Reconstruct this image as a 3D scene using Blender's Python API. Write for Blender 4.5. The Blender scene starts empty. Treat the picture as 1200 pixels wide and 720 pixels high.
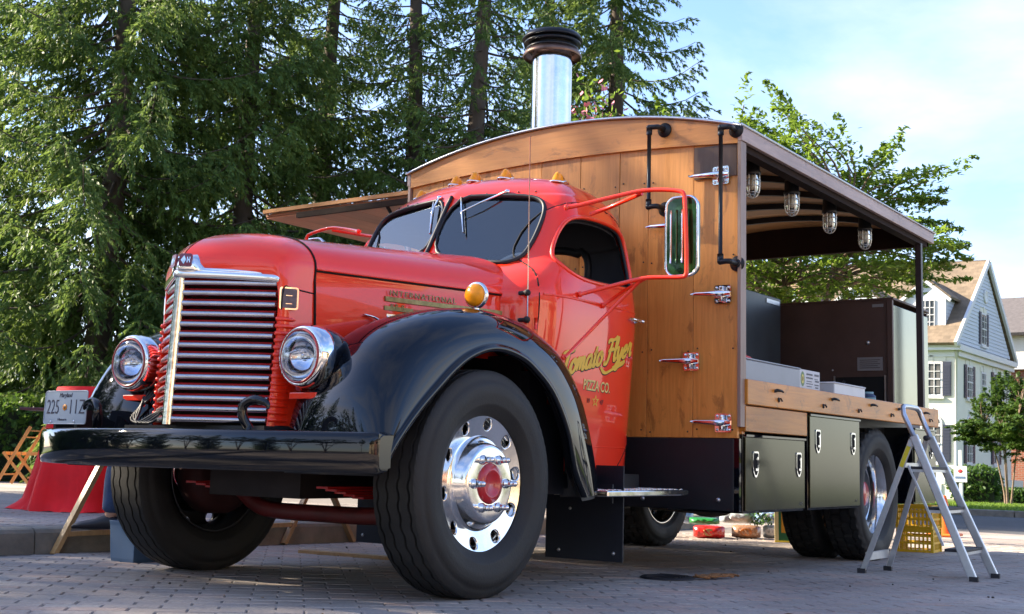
import bpy, bmesh, math, random
import numpy as np
from mathutils import Vector, Matrix, noise
from mathutils.bvhtree import BVHTree
random.seed(7)
S = bpy.context.scene
COL = S.collection
R = math.radians

# ------------------------------------------------------------------ camera
cam_d = bpy.data.cameras.new("camera"); cam = bpy.data.objects.new("camera", cam_d); COL.objects.link(cam)
rx = Vector((0.8196625, 0.57231526, 0.02467041)); dn = Vector((-0.05077909, 0.11548708, -0.99201019)); fw = Vector((-0.57059168, 0.81186081, 0.12372207))
M = Matrix.Identity(4)
for i in range(3):
    M[i][0] = rx[i]; M[i][1] = -dn[i]; M[i][2] = -fw[i]
CAM = Vector((4.26133, -4.35880, 0.62274))
M.translation = CAM
cam.matrix_world = M
cam_d.sensor_width = 36.0; cam_d.lens = 36.0 * 1427.07 / 1200.0
cam_d.clip_end = 3000; cam_d.clip_start = 0.05
cam_d.dof.use_dof = True; cam_d.dof.focus_distance = 5.6; cam_d.dof.aperture_fstop = 14.0
S.camera = cam

# ------------------------------------------------------------------ world, sun, exposure
SUN = Vector((-0.945, -0.33, 0.0)).normalized() * math.cos(R(30)); SUN.z = math.sin(R(30))
w = bpy.data.worlds.new("World"); S.world = w; w.use_nodes = True
nt = w.node_tree; nt.nodes.clear()
def N(t, typ, **kw):
    n = t.nodes.new(typ)
    for k, v in kw.items():
        if k.startswith("i_"): n.inputs[k[2:].replace("_", " ")].default_value = v
        else: setattr(n, k, v)
    return n
sky = N(nt, "ShaderNodeTexSky", sky_type="NISHITA", sun_disc=False, sun_elevation=R(30), sun_rotation=math.atan2(SUN.x, SUN.y), air_density=1.0, dust_density=0.6, ozone_density=3.5)
tc = N(nt, "ShaderNodeTexCoord"); mp = N(nt, "ShaderNodeMapping"); mp.inputs["Scale"].default_value = (1.0, 1.0, 3.4); mp.inputs["Rotation"].default_value = (0.25, 0.12, 0.6)
nz = N(nt, "ShaderNodeTexNoise"); nz.inputs["Scale"].default_value = 1.7; nz.inputs["Detail"].default_value = 9; nz.inputs["Roughness"].default_value = 0.56; nz.inputs["Distortion"].default_value = 0.35
rp = N(nt, "ShaderNodeValToRGB"); rp.color_ramp.elements[0].position = 0.43; rp.color_ramp.elements[1].position = 0.66
rp.color_ramp.elements[0].color = (0.05, 0.05, 0.05, 1); rp.color_ramp.elements[1].color = (0.97, 0.97, 0.97, 1)
mx = N(nt, "ShaderNodeMix", data_type="RGBA")
# cloud colour: scattered light follows the clear sky behind it, plus an even grey white
cl = N(nt, "ShaderNodeVectorMath", operation="MULTIPLY_ADD"); cl.inputs[1].default_value = (0.55, 0.42, 0.36); cl.inputs[2].default_value = (2.15, 2.15, 2.25)
# thin overhead: the cloud sheet is seen edge-on near the horizon and face-on above
sx = N(nt, "ShaderNodeSeparateXYZ"); th = N(nt, "ShaderNodeMapRange"); th.inputs["From Min"].default_value = 0.15; th.inputs["From Max"].default_value = 0.9; th.inputs["To Min"].default_value = 1.0; th.inputs["To Max"].default_value = 0.35
tm = N(nt, "ShaderNodeMath", operation="MULTIPLY")
bg = N(nt, "ShaderNodeBackground"); bg.inputs["Strength"].default_value = 0.105
wo = N(nt, "ShaderNodeOutputWorld")
L = nt.links.new
L(tc.outputs["Generated"], mp.inputs[0]); L(mp.outputs[0], nz.inputs["Vector"]); L(nz.outputs["Fac"], rp.inputs[0]); L(tc.outputs["Generated"], sx.inputs[0]); L(sx.outputs["Z"], th.inputs[0]); L(rp.outputs[0], tm.inputs[0]); L(th.outputs[0], tm.inputs[1]); L(tm.outputs[0], mx.inputs["Factor"]); L(sky.outputs[0], cl.inputs[0]); L(cl.outputs[0], mx.inputs["B"]); sk = N(nt, "ShaderNodeVectorMath", operation="MULTIPLY"); sk.inputs[1].default_value = (0.84, 0.85, 0.95); L(sky.outputs[0], sk.inputs[0]); L(sk.outputs[0], mx.inputs["A"]); L(mx.outputs["Result"], bg.inputs[0]); L(bg.outputs[0], wo.inputs[0])
sd = bpy.data.lights.new("sun", "SUN"); sd.energy = 5.0; sd.angle = R(0.6); sd.color = (1.0, 0.86, 0.66)
so = bpy.data.objects.new("sun", sd); COL.objects.link(so); so.rotation_euler = SUN.to_track_quat("Z", "Y").to_euler(); so.location = (0, 0, 30)
S.view_settings.view_transform = "Standard"; S.view_settings.look = "None"; S.view_settings.exposure = 2.08; S.view_settings.gamma = 1.0
S.cycles.max_bounces = 8; S.cycles.diffuse_bounces = 3; S.cycles.glossy_bounces = 5; S.cycles.transmission_bounces = 6; S.cycles.transparent_max_bounces = 12
S.cycles.use_denoising = True; S.cycles.sample_clamp_indirect = 4.0; S.cycles.caustics_reflective = False; S.cycles.caustics_refractive = False

# ------------------------------------------------------------------ materials
MT = {}
def mat(name, col=(0.5, 0.5, 0.5), rough=0.5, metal=0.0, coat=0.0, spec=0.5, var=0.0, vscale=6.0, bump=0.0, bscale=60.0, trans=0.0, ior=1.45, emis=None, dirt=0.0, alpha=1.0, objvar=0.0, stretch=(1, 1, 1), rvar=0.0):
    if name in MT: return MT[name]
    m = bpy.data.materials.new(name); m.use_nodes = True; t = m.node_tree; b = t.nodes["Principled BSDF"]; l = t.links.new
    b.inputs["Base Color"].default_value = (*col, 1); b.inputs["Roughness"].default_value = rough; b.inputs["Metallic"].default_value = metal
    b.inputs["Coat Weight"].default_value = coat; b.inputs["Coat Roughness"].default_value = 0.03; b.inputs["Specular IOR Level"].default_value = spec
    b.inputs["Transmission Weight"].default_value = trans; b.inputs["IOR"].default_value = ior; b.inputs["Alpha"].default_value = alpha
    if emis: b.inputs["Emission Color"].default_value = (*emis, 1); b.inputs["Emission Strength"].default_value = 1
    tcn = N(t, "ShaderNodeTexCoord"); mpn = N(t, "ShaderNodeMapping"); mpn.inputs["Scale"].default_value = stretch; l(tcn.outputs["Object"], mpn.inputs[0])
    src = None
    if var > 0:
        n = N(t, "ShaderNodeTexNoise"); n.inputs["Scale"].default_value = vscale; n.inputs["Detail"].default_value = 6; n.inputs["Roughness"].default_value = 0.6; l(mpn.outputs[0], n.inputs["Vector"])
        mr = N(t, "ShaderNodeMapRange"); mr.inputs["From Min"].default_value = 0.25; mr.inputs["From Max"].default_value = 0.75; mr.inputs["To Min"].default_value = 1 - var; mr.inputs["To Max"].default_value = 1 + var
        l(n.outputs["Fac"], mr.inputs[0])
        vm = N(t, "ShaderNodeVectorMath", operation="SCALE"); vm.inputs[0].default_value = col; l(mr.outputs[0], vm.inputs["Scale"]); src = vm.outputs[0]
        if rvar:
            m2 = N(t, "ShaderNodeMapRange"); m2.inputs["To Min"].default_value = max(0.02, rough - rvar); m2.inputs["To Max"].default_value = rough + rvar; m2.inputs["From Min"].default_value = .3; m2.inputs["From Max"].default_value = .7
            l(n.outputs["Fac"], m2.inputs[0]); l(m2.outputs[0], b.inputs["Roughness"])
    if objvar > 0:
        oi = N(t, "ShaderNodeObjectInfo"); mr = N(t, "ShaderNodeMapRange"); mr.inputs["To Min"].default_value = 1 - objvar; mr.inputs["To Max"].default_value = 1 + objvar; l(oi.outputs["Random"], mr.inputs[0])
        vm = N(t, "ShaderNodeVectorMath", operation="SCALE"); l(mr.outputs[0], vm.inputs["Scale"])
        if src: l(src, vm.inputs[0])
        else: vm.inputs[0].default_value = col
        src = vm.outputs[0]
    if src: l(src, b.inputs["Base Color"])
    if bump > 0:
        n = N(t, "ShaderNodeTexNoise"); n.inputs["Scale"].default_value = bscale; n.inputs["Detail"].default_value = 4; l(mpn.outputs[0], n.inputs["Vector"])
        bp = N(t, "ShaderNodeBump"); bp.inputs["Strength"].default_value = bump; bp.inputs["Distance"].default_value = 0.01; l(n.outputs["Fac"], bp.inputs["Height"]); l(bp.outputs[0], b.inputs["Normal"])
    MT[name] = m; return m

def wood(name, c1, c2, c3, axis="Z", rough=0.42, knots=True, coat=0.15):
    """plank wood: c1 light, c2 mid, c3 dark; grain runs along axis"""
    if name in MT: return MT[name]
    m = bpy.data.materials.new(name); m.use_nodes = True; t = m.node_tree; b = t.nodes["Principled BSDF"]; l = t.links.new
    b.inputs["Roughness"].default_value = rough; b.inputs["Coat Weight"].default_value = coat; b.inputs["Coat Roughness"].default_value = 0.25
    tcn = N(t, "ShaderNodeTexCoord"); oi = N(t, "ShaderNodeObjectInfo")
    off = N(t, "ShaderNodeVectorMath", operation="MULTIPLY_ADD"); off.inputs[1].default_value = (1, 1, 1)
    cmb = N(t, "ShaderNodeVectorMath", operation="SCALE"); cmb.inputs[0].default_value = (37.1, 19.7, 53.3); l(oi.outputs["Random"], cmb.inputs["Scale"])
    l(tcn.outputs["Object"], off.inputs[0]); l(cmb.outputs[0], off.inputs[2])
    st = {"Z": (9, 9, 0.55), "X": (0.55, 9, 9), "Y": (9, 0.55, 9)}[axis]
    mp1 = N(t, "ShaderNodeMapping"); mp1.inputs["Scale"].default_value = st; l(off.outputs[0], mp1.inputs[0])
    n1 = N(t, "ShaderNodeTexNoise"); n1.inputs["Scale"].default_value = 3.2; n1.inputs["Detail"].default_value = 9; n1.inputs["Roughness"].default_value = 0.65; n1.inputs["Distortion"].default_value = 1.3; l(mp1.outputs[0], n1.inputs["Vector"])
    r1 = N(t, "ShaderNodeValToRGB"); e = r1.color_ramp.elements; e[0].position = 0.28; e[0].color = (*c2, 1); e[1].position = 0.72; e[1].color = (*c1, 1)
    x = r1.color_ramp.elements.new(0.5); x.color = tuple((a + d) / 2 for a, d in zip(c1, c2)) + (1,)
    l(n1.outputs["Fac"], r1.inputs[0])
    st2 = {"Z": (1, 1, 0.5), "X": (0.5, 1, 1), "Y": (1, 0.5, 1)}[axis]
    mp2 = N(t, "ShaderNodeMapping"); mp2.inputs["Scale"].default_value = st2; l(off.outputs[0], mp2.inputs[0])
    n2 = N(t, "ShaderNodeTexNoise"); n2.inputs["Scale"].default_value = 7.5; n2.inputs["Detail"].default_value = 5; n2.inputs["Roughness"].default_value = 0.7; n2.inputs["Distortion"].default_value = 0.6; l(mp2.outputs[0], n2.inputs["Vector"])
    r2 = N(t, "ShaderNodeValToRGB"); r2.color_ramp.elements[0].position = 0.56; r2.color_ramp.elements[0].color = (0, 0, 0, 1); r2.color_ramp.elements[1].position = 0.66; r2.color_ramp.elements[1].color = (0.5, 0.5, 0.5, 1); l(n2.outputs["Fac"], r2.inputs[0])
    mxn = N(t, "ShaderNodeMix", data_type="RGBA"); mxn.inputs["B"].default_value = (*c3, 1)
    if knots: l(r2.outputs[0], mxn.inputs["Factor"])
    else: mxn.inputs["Factor"].default_value = 0.0
    l(r1.outputs[0], mxn.inputs["A"])
    n3 = N(t, "ShaderNodeTexNoise"); n3.inputs["Scale"].default_value = 1.6; n3.inputs["Detail"].default_value = 2; l(off.outputs[0], n3.inputs["Vector"])
    mr0 = N(t, "ShaderNodeMapRange"); mr0.inputs["From Min"].default_value = .3; mr0.inputs["From Max"].default_value = .7; mr0.inputs["To Min"].default_value = 0.78; mr0.inputs["To Max"].default_value = 1.12; l(n3.outputs["Fac"], mr0.inputs[0])
    mr = N(t, "ShaderNodeMapRange"); mr.inputs["To Min"].default_value = 0.72; mr.inputs["To Max"].default_value = 1.18; l(oi.outputs["Random"], mr.inputs[0])
    mu = N(t, "ShaderNodeMath", operation="MULTIPLY"); l(mr.outputs[0], mu.inputs[0]); l(mr0.outputs[0], mu.inputs[1])
    sc = N(t, "ShaderNodeVectorMath", operation="SCALE"); l(mxn.outputs["Result"], sc.inputs[0]); l(mu.outputs[0], sc.inputs["Scale"]); l(sc.outputs[0], b.inputs["Base Color"])
    bpn = N(t, "ShaderNodeBump"); bpn.inputs["Strength"].default_value = 0.25; bpn.inputs["Distance"].default_value = 0.004; l(n1.outputs["Fac"], bpn.inputs["Height"]); l(bpn.outputs[0], b.inputs["Normal"])
    MT[name] = m; return m

red = mat("red_paint", (0.93, 0.034, 0.008), 0.34, coat=1.0, spec=0.25, var=0.05, vscale=3)
redm = mat("red_satin", (0.42, 0.012, 0.012), 0.4, coat=0.3, var=0.15, vscale=12)
blackp = mat("black_paint", (0.003, 0.004, 0.007), 0.3, coat=1.0, spec=0.0)
blackm = mat("black_satin", (0.012, 0.013, 0.017), 0.45, var=0.2, vscale=8, bump=0.05)
blackd = mat("black_void", (0.004, 0.004, 0.004), 0.9)
lining = mat("cab_lining_cloth", (0.035, 0.036, 0.045), 0.95)
rubber = mat("tyre_rubber", (0.018, 0.018, 0.018), 0.66, var=0.55, vscale=7, bump=0.12, bscale=90, rvar=0.1)
rubberg = mat("window_rubber", (0.008, 0.010, 0.016), 0.5)
chrome = mat("chrome", (0.84, 0.85, 0.87), 0.06, 1.0, var=0.05, vscale=20, bump=0.02, bscale=12)
polish = mat("polished_aluminium", (0.82, 0.81, 0.79), 0.12, 1.0, var=0.08, vscale=25, rvar=0.05)
alum = mat("dull_aluminium", (0.52, 0.53, 0.55), 0.38, 1.0, var=0.12, vscale=30)
grilm = mat("grille_bar_metal", (0.47, 0.46, 0.50), 0.25, 1.0, var=0.15, vscale=18)
galv = mat("flue_steel", (0.72, 0.73, 0.75), 0.13, 1.0, var=0.1, vscale=9, bump=0.25, bscale=7)
ssteel = mat("dark_steel_sheet", (0.050, 0.052, 0.036), 0.15, 1.0, var=0.10, vscale=1.5, rvar=0.0, bump=0.0, bscale=4)
ssteel2 = mat("brushed_steel_sheet", (0.30, 0.31, 0.23), 0.24, 1.0, var=0.10, vscale=1.5, rvar=0.0)
browns = mat("brown_steel_panel", (0.085, 0.052, 0.045), 0.45, 0.3, var=0.2, vscale=4)
bluesteel = mat("blue_grey_steel_panel", (0.045, 0.060, 0.075), 0.4, 0.4, var=0.2, vscale=4)
ironp = mat("black_iron_pipe", (0.018, 0.020, 0.024), 0.42, 0.4, bump=0.08)
amber = mat("amber_lens", (1.0, 0.36, 0.012), 0.25, spec=0.3, coat=0.15, var=0.15, vscale=40)
glassd = mat("lamp_glass", (0.9, 0.92, 0.95), 0.03, trans=1.0, ior=1.45)
white = mat("white_paint", (0.72, 0.73, 0.72), 0.5, var=0.05)
whitep = mat("white_plastic", (0.62, 0.64, 0.68), 0.4, var=0.06)
greyb = mat("grey_plastic", (0.30, 0.33, 0.37), 0.45, var=0.08)
yel = mat("gold_lettering", (0.80, 0.50, 0.05), 0.4)
blkl = mat("dark_lettering", (0.02, 0.01, 0.01), 0.5)
redl = mat("maroon_lettering", (0.20, 0.01, 0.01), 0.5)
greent = mat("green_reflection_mirror", (0.018, 0.065, 0.018), 0.12, 0.6, coat=0.7, var=0.5, vscale=22)  # green reflection on the mirror back, put into its base colour
W_front = wood("honey_plank_wood", (0.78, 0.340, 0.075), (0.54, 0.210, 0.038), (0.13, 0.042, 0.013), "Z")
W_band = wood("honey_band_wood", (0.70, 0.300, 0.065), (0.49, 0.185, 0.034), (0.13, 0.042, 0.013), "X")
W_beam = wood("honey_beam_wood", (0.78, 0.300, 0.025), (0.56, 0.185, 0.012), (0.16, 0.045, 0.008), "Y")
W_fascia = wood("grey_brown_fascia_wood", (0.46, 0.35, 0.31), (0.32, 0.235, 0.21), (0.11, 0.075, 0.085), "Y", rough=0.55, knots=True)
W_post = wood("pale_post_wood", (0.42, 0.30, 0.24), (0.28, 0.19, 0.15), (0.16, 0.10, 0.08), "Z", rough=0.55, knots=False)
W_ceil = wood("ceiling_board_wood", (0.70, 0.40, 0.17), (0.55, 0.28, 0.11), (0.24, 0.11, 0.05), "X", rough=0.55)
W_awn = wood("awning_board_wood", (0.60, 0.24, 0.10), (0.46, 0.165, 0.07), (0.15, 0.06, 0.03), "Y", rough=0.6, knots=False)
W_chair = wood("chair_wood", (0.62, 0.30, 0.09), (0.45, 0.19, 0.05), (0.3, 0.1, 0.03), "Z", knots=False)
W_easel = wood("easel_wood", (0.60, 0.36, 0.15), (0.42, 0.23, 0.09), (0.3, 0.1, 0.03), "Z", knots=False)

# tinted window glass: reflects, dim see-through
def glass_mat(name, tint, gfac):
    m = bpy.data.materials.new(name); m.use_nodes = True; t = m.node_tree; t.nodes.clear(); l = t.links.new
    o = N(t, "ShaderNodeOutputMaterial"); tr = N(t, "ShaderNodeBsdfTransparent"); tr.inputs[0].default_value = (*tint, 1)
    g = N(t, "ShaderNodeBsdfGlossy"); g.inputs["Roughness"].default_value = 0.02; g.inputs[0].default_value = (.84, .94, 1, 1)
    f = N(t, "ShaderNodeFresnel"); f.inputs[0].default_value = 1.5
    ad = N(t, "ShaderNodeMath", operation="MULTIPLY_ADD"); ad.inputs[1].default_value = 1.0; ad.inputs[2].default_value = gfac; ad.use_clamp = True; l(f.outputs[0], ad.inputs[0])
    mxs = N(t, "ShaderNodeMixShader"); l(ad.outputs[0], mxs.inputs[0]); l(tr.outputs[0], mxs.inputs[1]); l(g.outputs[0], mxs.inputs[2]); l(mxs.outputs[0], o.inputs[0])
    return m
G_wind = glass_mat("windscreen_glass", (0.90, 0.95, 0.98), 0.07)
G_clear = glass_mat("clear_glass", (0.9, 0.92, 0.92), 0.03)
G_house = mat("house_window_glass", (0.05, 0.055, 0.06), 0.08, coat=0.5)

# ------------------------------------------------------------------ mesh helpers
def fin(name, V, F, mats, parent=None, smooth=False, mi=None, sm=None, bev=0.0, autos=None):
    me = bpy.data.meshes.new(name); me.from_pydata([tuple(v) for v in V], [], F)
    if not isinstance(mats, (list, tuple)): mats = [mats]
    for m in mats: me.materials.append(m)
    if mi is not None: me.polygons.foreach_set("material_index", mi)
    if sm is not None: me.polygons.foreach_set("use_smooth", sm)
    elif smooth: me.polygons.foreach_set("use_smooth", [True] * len(F))
    me.update()
    o = bpy.data.objects.new(name, me); COL.objects.link(o)
    if parent: o.parent = parent
    if bev > 0:
        b = o.modifiers.new("bevel", "BEVEL"); b.width = bev; b.segments = 2; b.limit_method = "ANGLE"; b.angle_limit = R(40); b.harden_normals = False
    return o

class MB:
    def __init__(s): s.v = []; s.f = []; s.mi = []; s.sm = []
    def add(s, V, F, mi=0, sm=False):
        o = len(s.v); s.v += [tuple(v) for v in V]; s.f += [tuple(i + o for i in f) for f in F]; s.mi += [mi] * len(F); s.sm += [sm] * len(F); return s
    def box(s, x0, x1, y0, y1, z0, z1, mi=0, X=None):
        V = [Vector((x, y, z)) for x in (x0, x1) for y in (y0, y1) for z in (z0, z1)]
        if X: V = [X @ v for v in V]
        return s.add(V, [(0, 1, 3, 2), (4, 6, 7, 5), (0, 4, 5, 1), (2, 3, 7, 6), (0, 2, 6, 4), (1, 5, 7, 3)], mi)
    def grid(s, P, mi=0, sm=True, cu=False, cv=False):
        nu, nv = len(P), len(P[0]); V = [p for r in P for p in r]; F = []
        for i in range(nu if cu else nu - 1):
            for j in range(nv if cv else nv - 1):
                i2, j2 = (i + 1) % nu, (j + 1) % nv
                F.append((i * nv + j, i2 * nv + j, i2 * nv + j2, i * nv + j2))
        return s.add(V, F, mi, sm)
    def tube(s, path, r, seg=10, mi=0, closed=False, caps=True, flat=None):
        P = [Vector(p) for p in path]; n = len(P); rr = r if isinstance(r, (list, tuple)) else [r] * n
        T = []
        for i in range(n):
            a = P[(i - 1) % n] if (closed or i > 0) else P[i]; b = P[(i + 1) % n] if (closed or i < n - 1) else P[i]
            T.append((b - a).normalized())
        up = Vector((0, 0, 1)) if abs(T[0].z) < 0.9 else Vector((1, 0, 0))
        nrm = (up - T[0] * up.dot(T[0])).normalized(); rings = []
        for i in range(n):
            nrm = (nrm - T[i] * nrm.dot(T[i])).normalized(); bi = T[i].cross(nrm)
            fa, fb = flat if flat else (1, 1)
            rings.append([P[i] + (nrm * math.cos(a) * fa + bi * math.sin(a) * fb) * rr[i] for a in (2 * math.pi * k / seg for k in range(seg))])
        s.grid(rings, mi, True, cu=closed, cv=True)
        if caps and not closed:
            o = len(s.v) - n * seg
            s.f.append(tuple(range(o + seg - 1, o - 1, -1))); s.mi.append(mi); s.sm.append(False)
            s.f.append(tuple(range(o + (n - 1) * seg, o + n * seg))); s.mi.append(mi); s.sm.append(False)
        return s
    def lathe(s, prof, c=(0, 0, 0), axis=(0, 0, 1), seg=32, mi=0, sm=True, caps=False, mod=None):
        ax = Vector(axis).normalized(); up = Vector((0, 0, 1)) if abs(ax.z) < 0.9 else Vector((1, 0, 0))
        u = (up - ax * up.dot(ax)).normalized(); v = ax.cross(u); c = Vector(c); G = []
        for k in range(seg):
            a = 2 * math.pi * k / seg; d = u * math.cos(a) + v * math.sin(a)
            G.append([c + ax * (p[0]) + d * (p[1] if mod is None else mod(k, j, p[1])) for j, p in enumerate(prof)])
        s.grid(G, mi, sm, cu=True)
        if caps:
            o = len(s.v) - seg * len(prof); m = len(prof)
            s.f.append(tuple(o + k * m for k in range(seg))[::-1]); s.mi.append(mi); s.sm.append(False)
            s.f.append(tuple(o + k * m + m - 1 for k in range(seg))); s.mi.append(mi); s.sm.append(False)
        return s
    def ball(s, c, r, seg=12, mi=0, sc=(1, 1, 1)):
        G = []
        for i in range(seg // 2 + 1):
            t = math.pi * i / (seg // 2)
            G.append([(c[0] + r * sc[0] * math.sin(t) * math.cos(a), c[1] + r * sc[1] * math.sin(t) * math.sin(a), c[2] + r * sc[2] * math.cos(t)) for a in (2 * math.pi * k / seg for k in range(seg))])
        return s.grid(G, mi, True, cv=True)
    def build(s, name, mats, parent=None, bev=0.0, keep=True):
        return fin(name, s.v, s.f, mats, parent, mi=s.mi, sm=s.sm, bev=bev)

def empty(name, loc=(0, 0, 0), label=None, cat=None, group=None, rot=0.0):
    o = bpy.data.objects.new(name, None); COL.objects.link(o); o.location = loc; o.rotation_euler = (0, 0, rot); o.empty_display_size = 0.2
    tag(o, label, cat, group); return o
def tag(o, label=None, cat=None, group=None, kind=None):
    if label: o["label"] = label
    if cat: o["category"] = cat
    if group: o["group"] = group
    if kind: o["kind"] = kind
    return o
def crs(pts, n):
    """Catmull-Rom resample by index"""
    P = [np.array(p, float) for p in pts]; P = [2 * P[0] - P[1]] + P + [2 * P[-1] - P[-2]]; m = len(P) - 3; out = []
    for k in range(n):
        t = k / (n - 1) * m; i = min(int(t), m - 1); t -= i; a, b, c, d = P[i:i + 4]
        out.append(0.5 * (2 * b + (c - a) * t + (2 * a - 5 * b + 4 * c - d) * t * t + (3 * b - a - 3 * c + d) * t ** 3))
    return out
def rrect(x0, x1, z0, z1, r, n=6):
    P = []
    for cx, cz, a0 in ((x1 - r, z1 - r, 0), (x0 + r, z1 - r, 90), (x0 + r, z0 + r, 180), (x1 - r, z0 + r, 270)):
        for k in range(n + 1):
            a = R(a0 + 90 * k / n); P.append((cx + r * math.cos(a), cz + r * math.sin(a)))
    return P
def prism(mb, P2, f0, f1, mi=0):
    """P2 outline (ccw); f0,f1 map (a,b)->3D for the two caps"""
    n = len(P2); V = [f0(*p) for p in P2] + [f1(*p) for p in P2]
    mb.add(V, [tuple(range(n - 1, -1, -1)), tuple(range(n, 2 * n))] + [(i, (i + 1) % n, n + (i + 1) % n, n + i) for i in range(n)], mi)
def text(name, body, size, mt, parent, X, shear=0.0, offset=0.0, ext=0.001, align="LEFT", spacing=1.0, sx=1.0, map3=None):
    cu = bpy.data.curves.new(name, "FONT"); cu.body = body; cu.size = size; cu.shear = shear; cu.offset = offset; cu.extrude = ext; cu.align_x = align; cu.space_character = spacing; cu.resolution_u = 3
    o = bpy.data.objects.new(name, cu); COL.objects.link(o)
    me = bpy.data.meshes.new_from_object(o.evaluated_get(bpy.context.evaluated_depsgraph_get())); COL.objects.unlink(o); bpy.data.objects.remove(o)
    for v in me.vertices:
        p = Vector((v.co.x * sx, v.co.y, v.co.z)); v.co = map3(p) if map3 else X @ p
    me.materials.clear(); me.materials.append(mt); me.name = name
    ob = bpy.data.objects.new(name, me); COL.objects.link(ob); ob.parent = parent; return ob
def frame(o, xa, ya):
    """matrix with local x->xa, y->ya, z-> xa x ya at origin o"""
    xa = Vector(xa).normalized(); ya = Vector(ya); ya = (ya - xa * ya.dot(xa)).normalized(); za = xa.cross(ya)
    m = Matrix.Identity(4)
    for i in range(3): m[i][0] = xa[i]; m[i][1] = ya[i]; m[i][2] = za[i]; m[i][3] = Vector(o)[i]
    return m
def gz(x, y): return -0.0145 * (y - 0.2)

# ------------------------------------------------------------------ ground, pavers, kerb, street, lawn
def paver_mat(name, brick_tex):
    m = bpy.data.materials.new(name); m.use_nodes = True; t = m.node_tree; b = t.nodes["Principled BSDF"]; l = t.links.new
    b.inputs["Roughness"].default_value = 0.8
    geo = N(t, "ShaderNodeNewGeometry"); oi = N(t, "ShaderNodeObjectInfo")
    ad = N(t, "ShaderNodeMath", operation="ADD"); l(geo.outputs["Random Per Island"], ad.inputs[0]); l(oi.outputs["Random"], ad.inputs[1])
    fr = N(t, "ShaderNodeMath", operation="FRACT"); l(ad.outputs[0], fr.inputs[0])
    r = N(t, "ShaderNodeValToRGB"); r.color_ramp.interpolation = "LINEAR"; e = r.color_ramp.elements
    e[0].position = 0; e[0].color = (0.305, 0.270, 0.244, 1); e[1].position = 1; e[1].color = (0.390, 0.290, 0.240, 1)
    for p, c in ((0.25, (0.350, 0.310, 0.275)), (0.5, (0.322, 0.274, 0.244)), (0.8, (0.365, 0.310, 0.268))): x = e.new(p); x.color = (*c, 1)
    col = None
    ps = N(t, "ShaderNodeMapping"); ps.inputs["Rotation"].default_value = (0, 0, R(-45)); l(geo.outputs["Position"], ps.inputs[0])
    if brick_tex:
        bt = N(t, "ShaderNodeTexBrick"); bt.inputs["Scale"].default_value = 1.0; bt.inputs["Brick Width"].default_value = 0.22; bt.inputs["Row Height"].default_value = 0.11; bt.inputs["Mortar Size"].default_value = 0.004
        bt.inputs["Color1"].default_value = (0.305, 0.27, 0.245, 1); bt.inputs["Color2"].default_value = (0.375, 0.295, 0.25, 1); bt.inputs["Mortar"].default_value = (0.14, 0.125, 0.115, 1); l(ps.outputs[0], bt.inputs["Vector"]); col = bt.outputs["Color"]
    else:
        l(fr.outputs[0], r.inputs[0]); col = r.outputs[0]
    n = N(t, "ShaderNodeTexNoise"); n.inputs["Scale"].default_value = 0.7; n.inputs["Detail"].default_value = 5; l(geo.outputs["Position"], n.inputs["Vector"])
    mr = N(t, "ShaderNodeMapRange"); mr.inputs["From Min"].default_value = .3; mr.inputs["From Max"].default_value = .7; mr.inputs["To Min"].default_value = 0.62; mr.inputs["To Max"].default_value = 1.22; l(n.outputs["Fac"], mr.inputs[0])
    n2 = N(t, "ShaderNodeTexNoise"); n2.inputs["Scale"].default_value = 55; n2.inputs["Detail"].default_value = 5; n2.inputs["Roughness"].default_value = 0.7; l(geo.outputs["Position"], n2.inputs["Vector"])
    m2 = N(t, "ShaderNodeMapRange"); m2.inputs["From Min"].default_value = .25; m2.inputs["From Max"].default_value = .75; m2.inputs["To Min"].default_value = 0.72; m2.inputs["To Max"].default_value = 1.28; l(n2.outputs["Fac"], m2.inputs[0])
    mu = N(t, "ShaderNodeMath", operation="MULTIPLY"); l(mr.outputs[0], mu.inputs[0]); l(m2.outputs[0], mu.inputs[1])
    sc = N(t, "ShaderNodeVectorMath", operation="SCALE"); l(col, sc.inputs[0]); l(mu.outputs[0], sc.inputs["Scale"]); l(sc.outputs[0], b.inputs["Base Color"])
    bp = N(t, "ShaderNodeBump"); bp.inputs["Strength"].default_value = 0.35; bp.inputs["Distance"].default_value = 0.004; l(n2.outputs["Fac"], bp.inputs["Height"]); l(bp.outputs[0], b.inputs["Normal"])
    return m
paver = paver_mat("clay_paver", False); paverfar = paver_mat("clay_paver_far", True)
sand = mat("joint_sand", (0.16, 0.142, 0.13), 0.95, var=0.35, vscale=20)
concrete = mat("kerb_concrete", (0.215, 0.195, 0.160), 0.85, var=0.28, vscale=7, bump=0.3, bscale=80)
asphalt = mat("asphalt", (0.060, 0.062, 0.066), 0.85, var=0.2, vscale=0.6, bump=0.4, bscale=150)
grassm = mat("lawn_grass", (0.085, 0.125, 0.022), 0.9, var=0.35, vscale=1.2, bump=0.6, bscale=40)
soil = mat("mulch_soil", (0.05, 0.04, 0.028), 0.95, var=0.3, vscale=3)

def sheet(name, x0, x1, y0, y1, dz, m, nx=1, ny=1):
    mb = MB(); P = [[(x0 + (x1 - x0) * i / nx, y0 + (y1 - y0) * j / ny, gz(0, y0 + (y1 - y0) * j / ny) + dz) for j in range(ny + 1)] for i in range(nx + 1)]
    mb.grid(P, 0, False); o = mb.build(name, m); tag(o, kind="structure"); return o
g = sheet("ground", -900, 900, -900, 900, -0.030, soil, 4, 4)
plaza = sheet("plaza_paving", -2.2, 40, -30, 12.6, -0.010, paverfar, 4, 8)
near_sand = sheet("paver_bed", -2.19, 9, -4.5, 9.6, -0.0045, sand)
near_sand.parent = plaza
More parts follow.
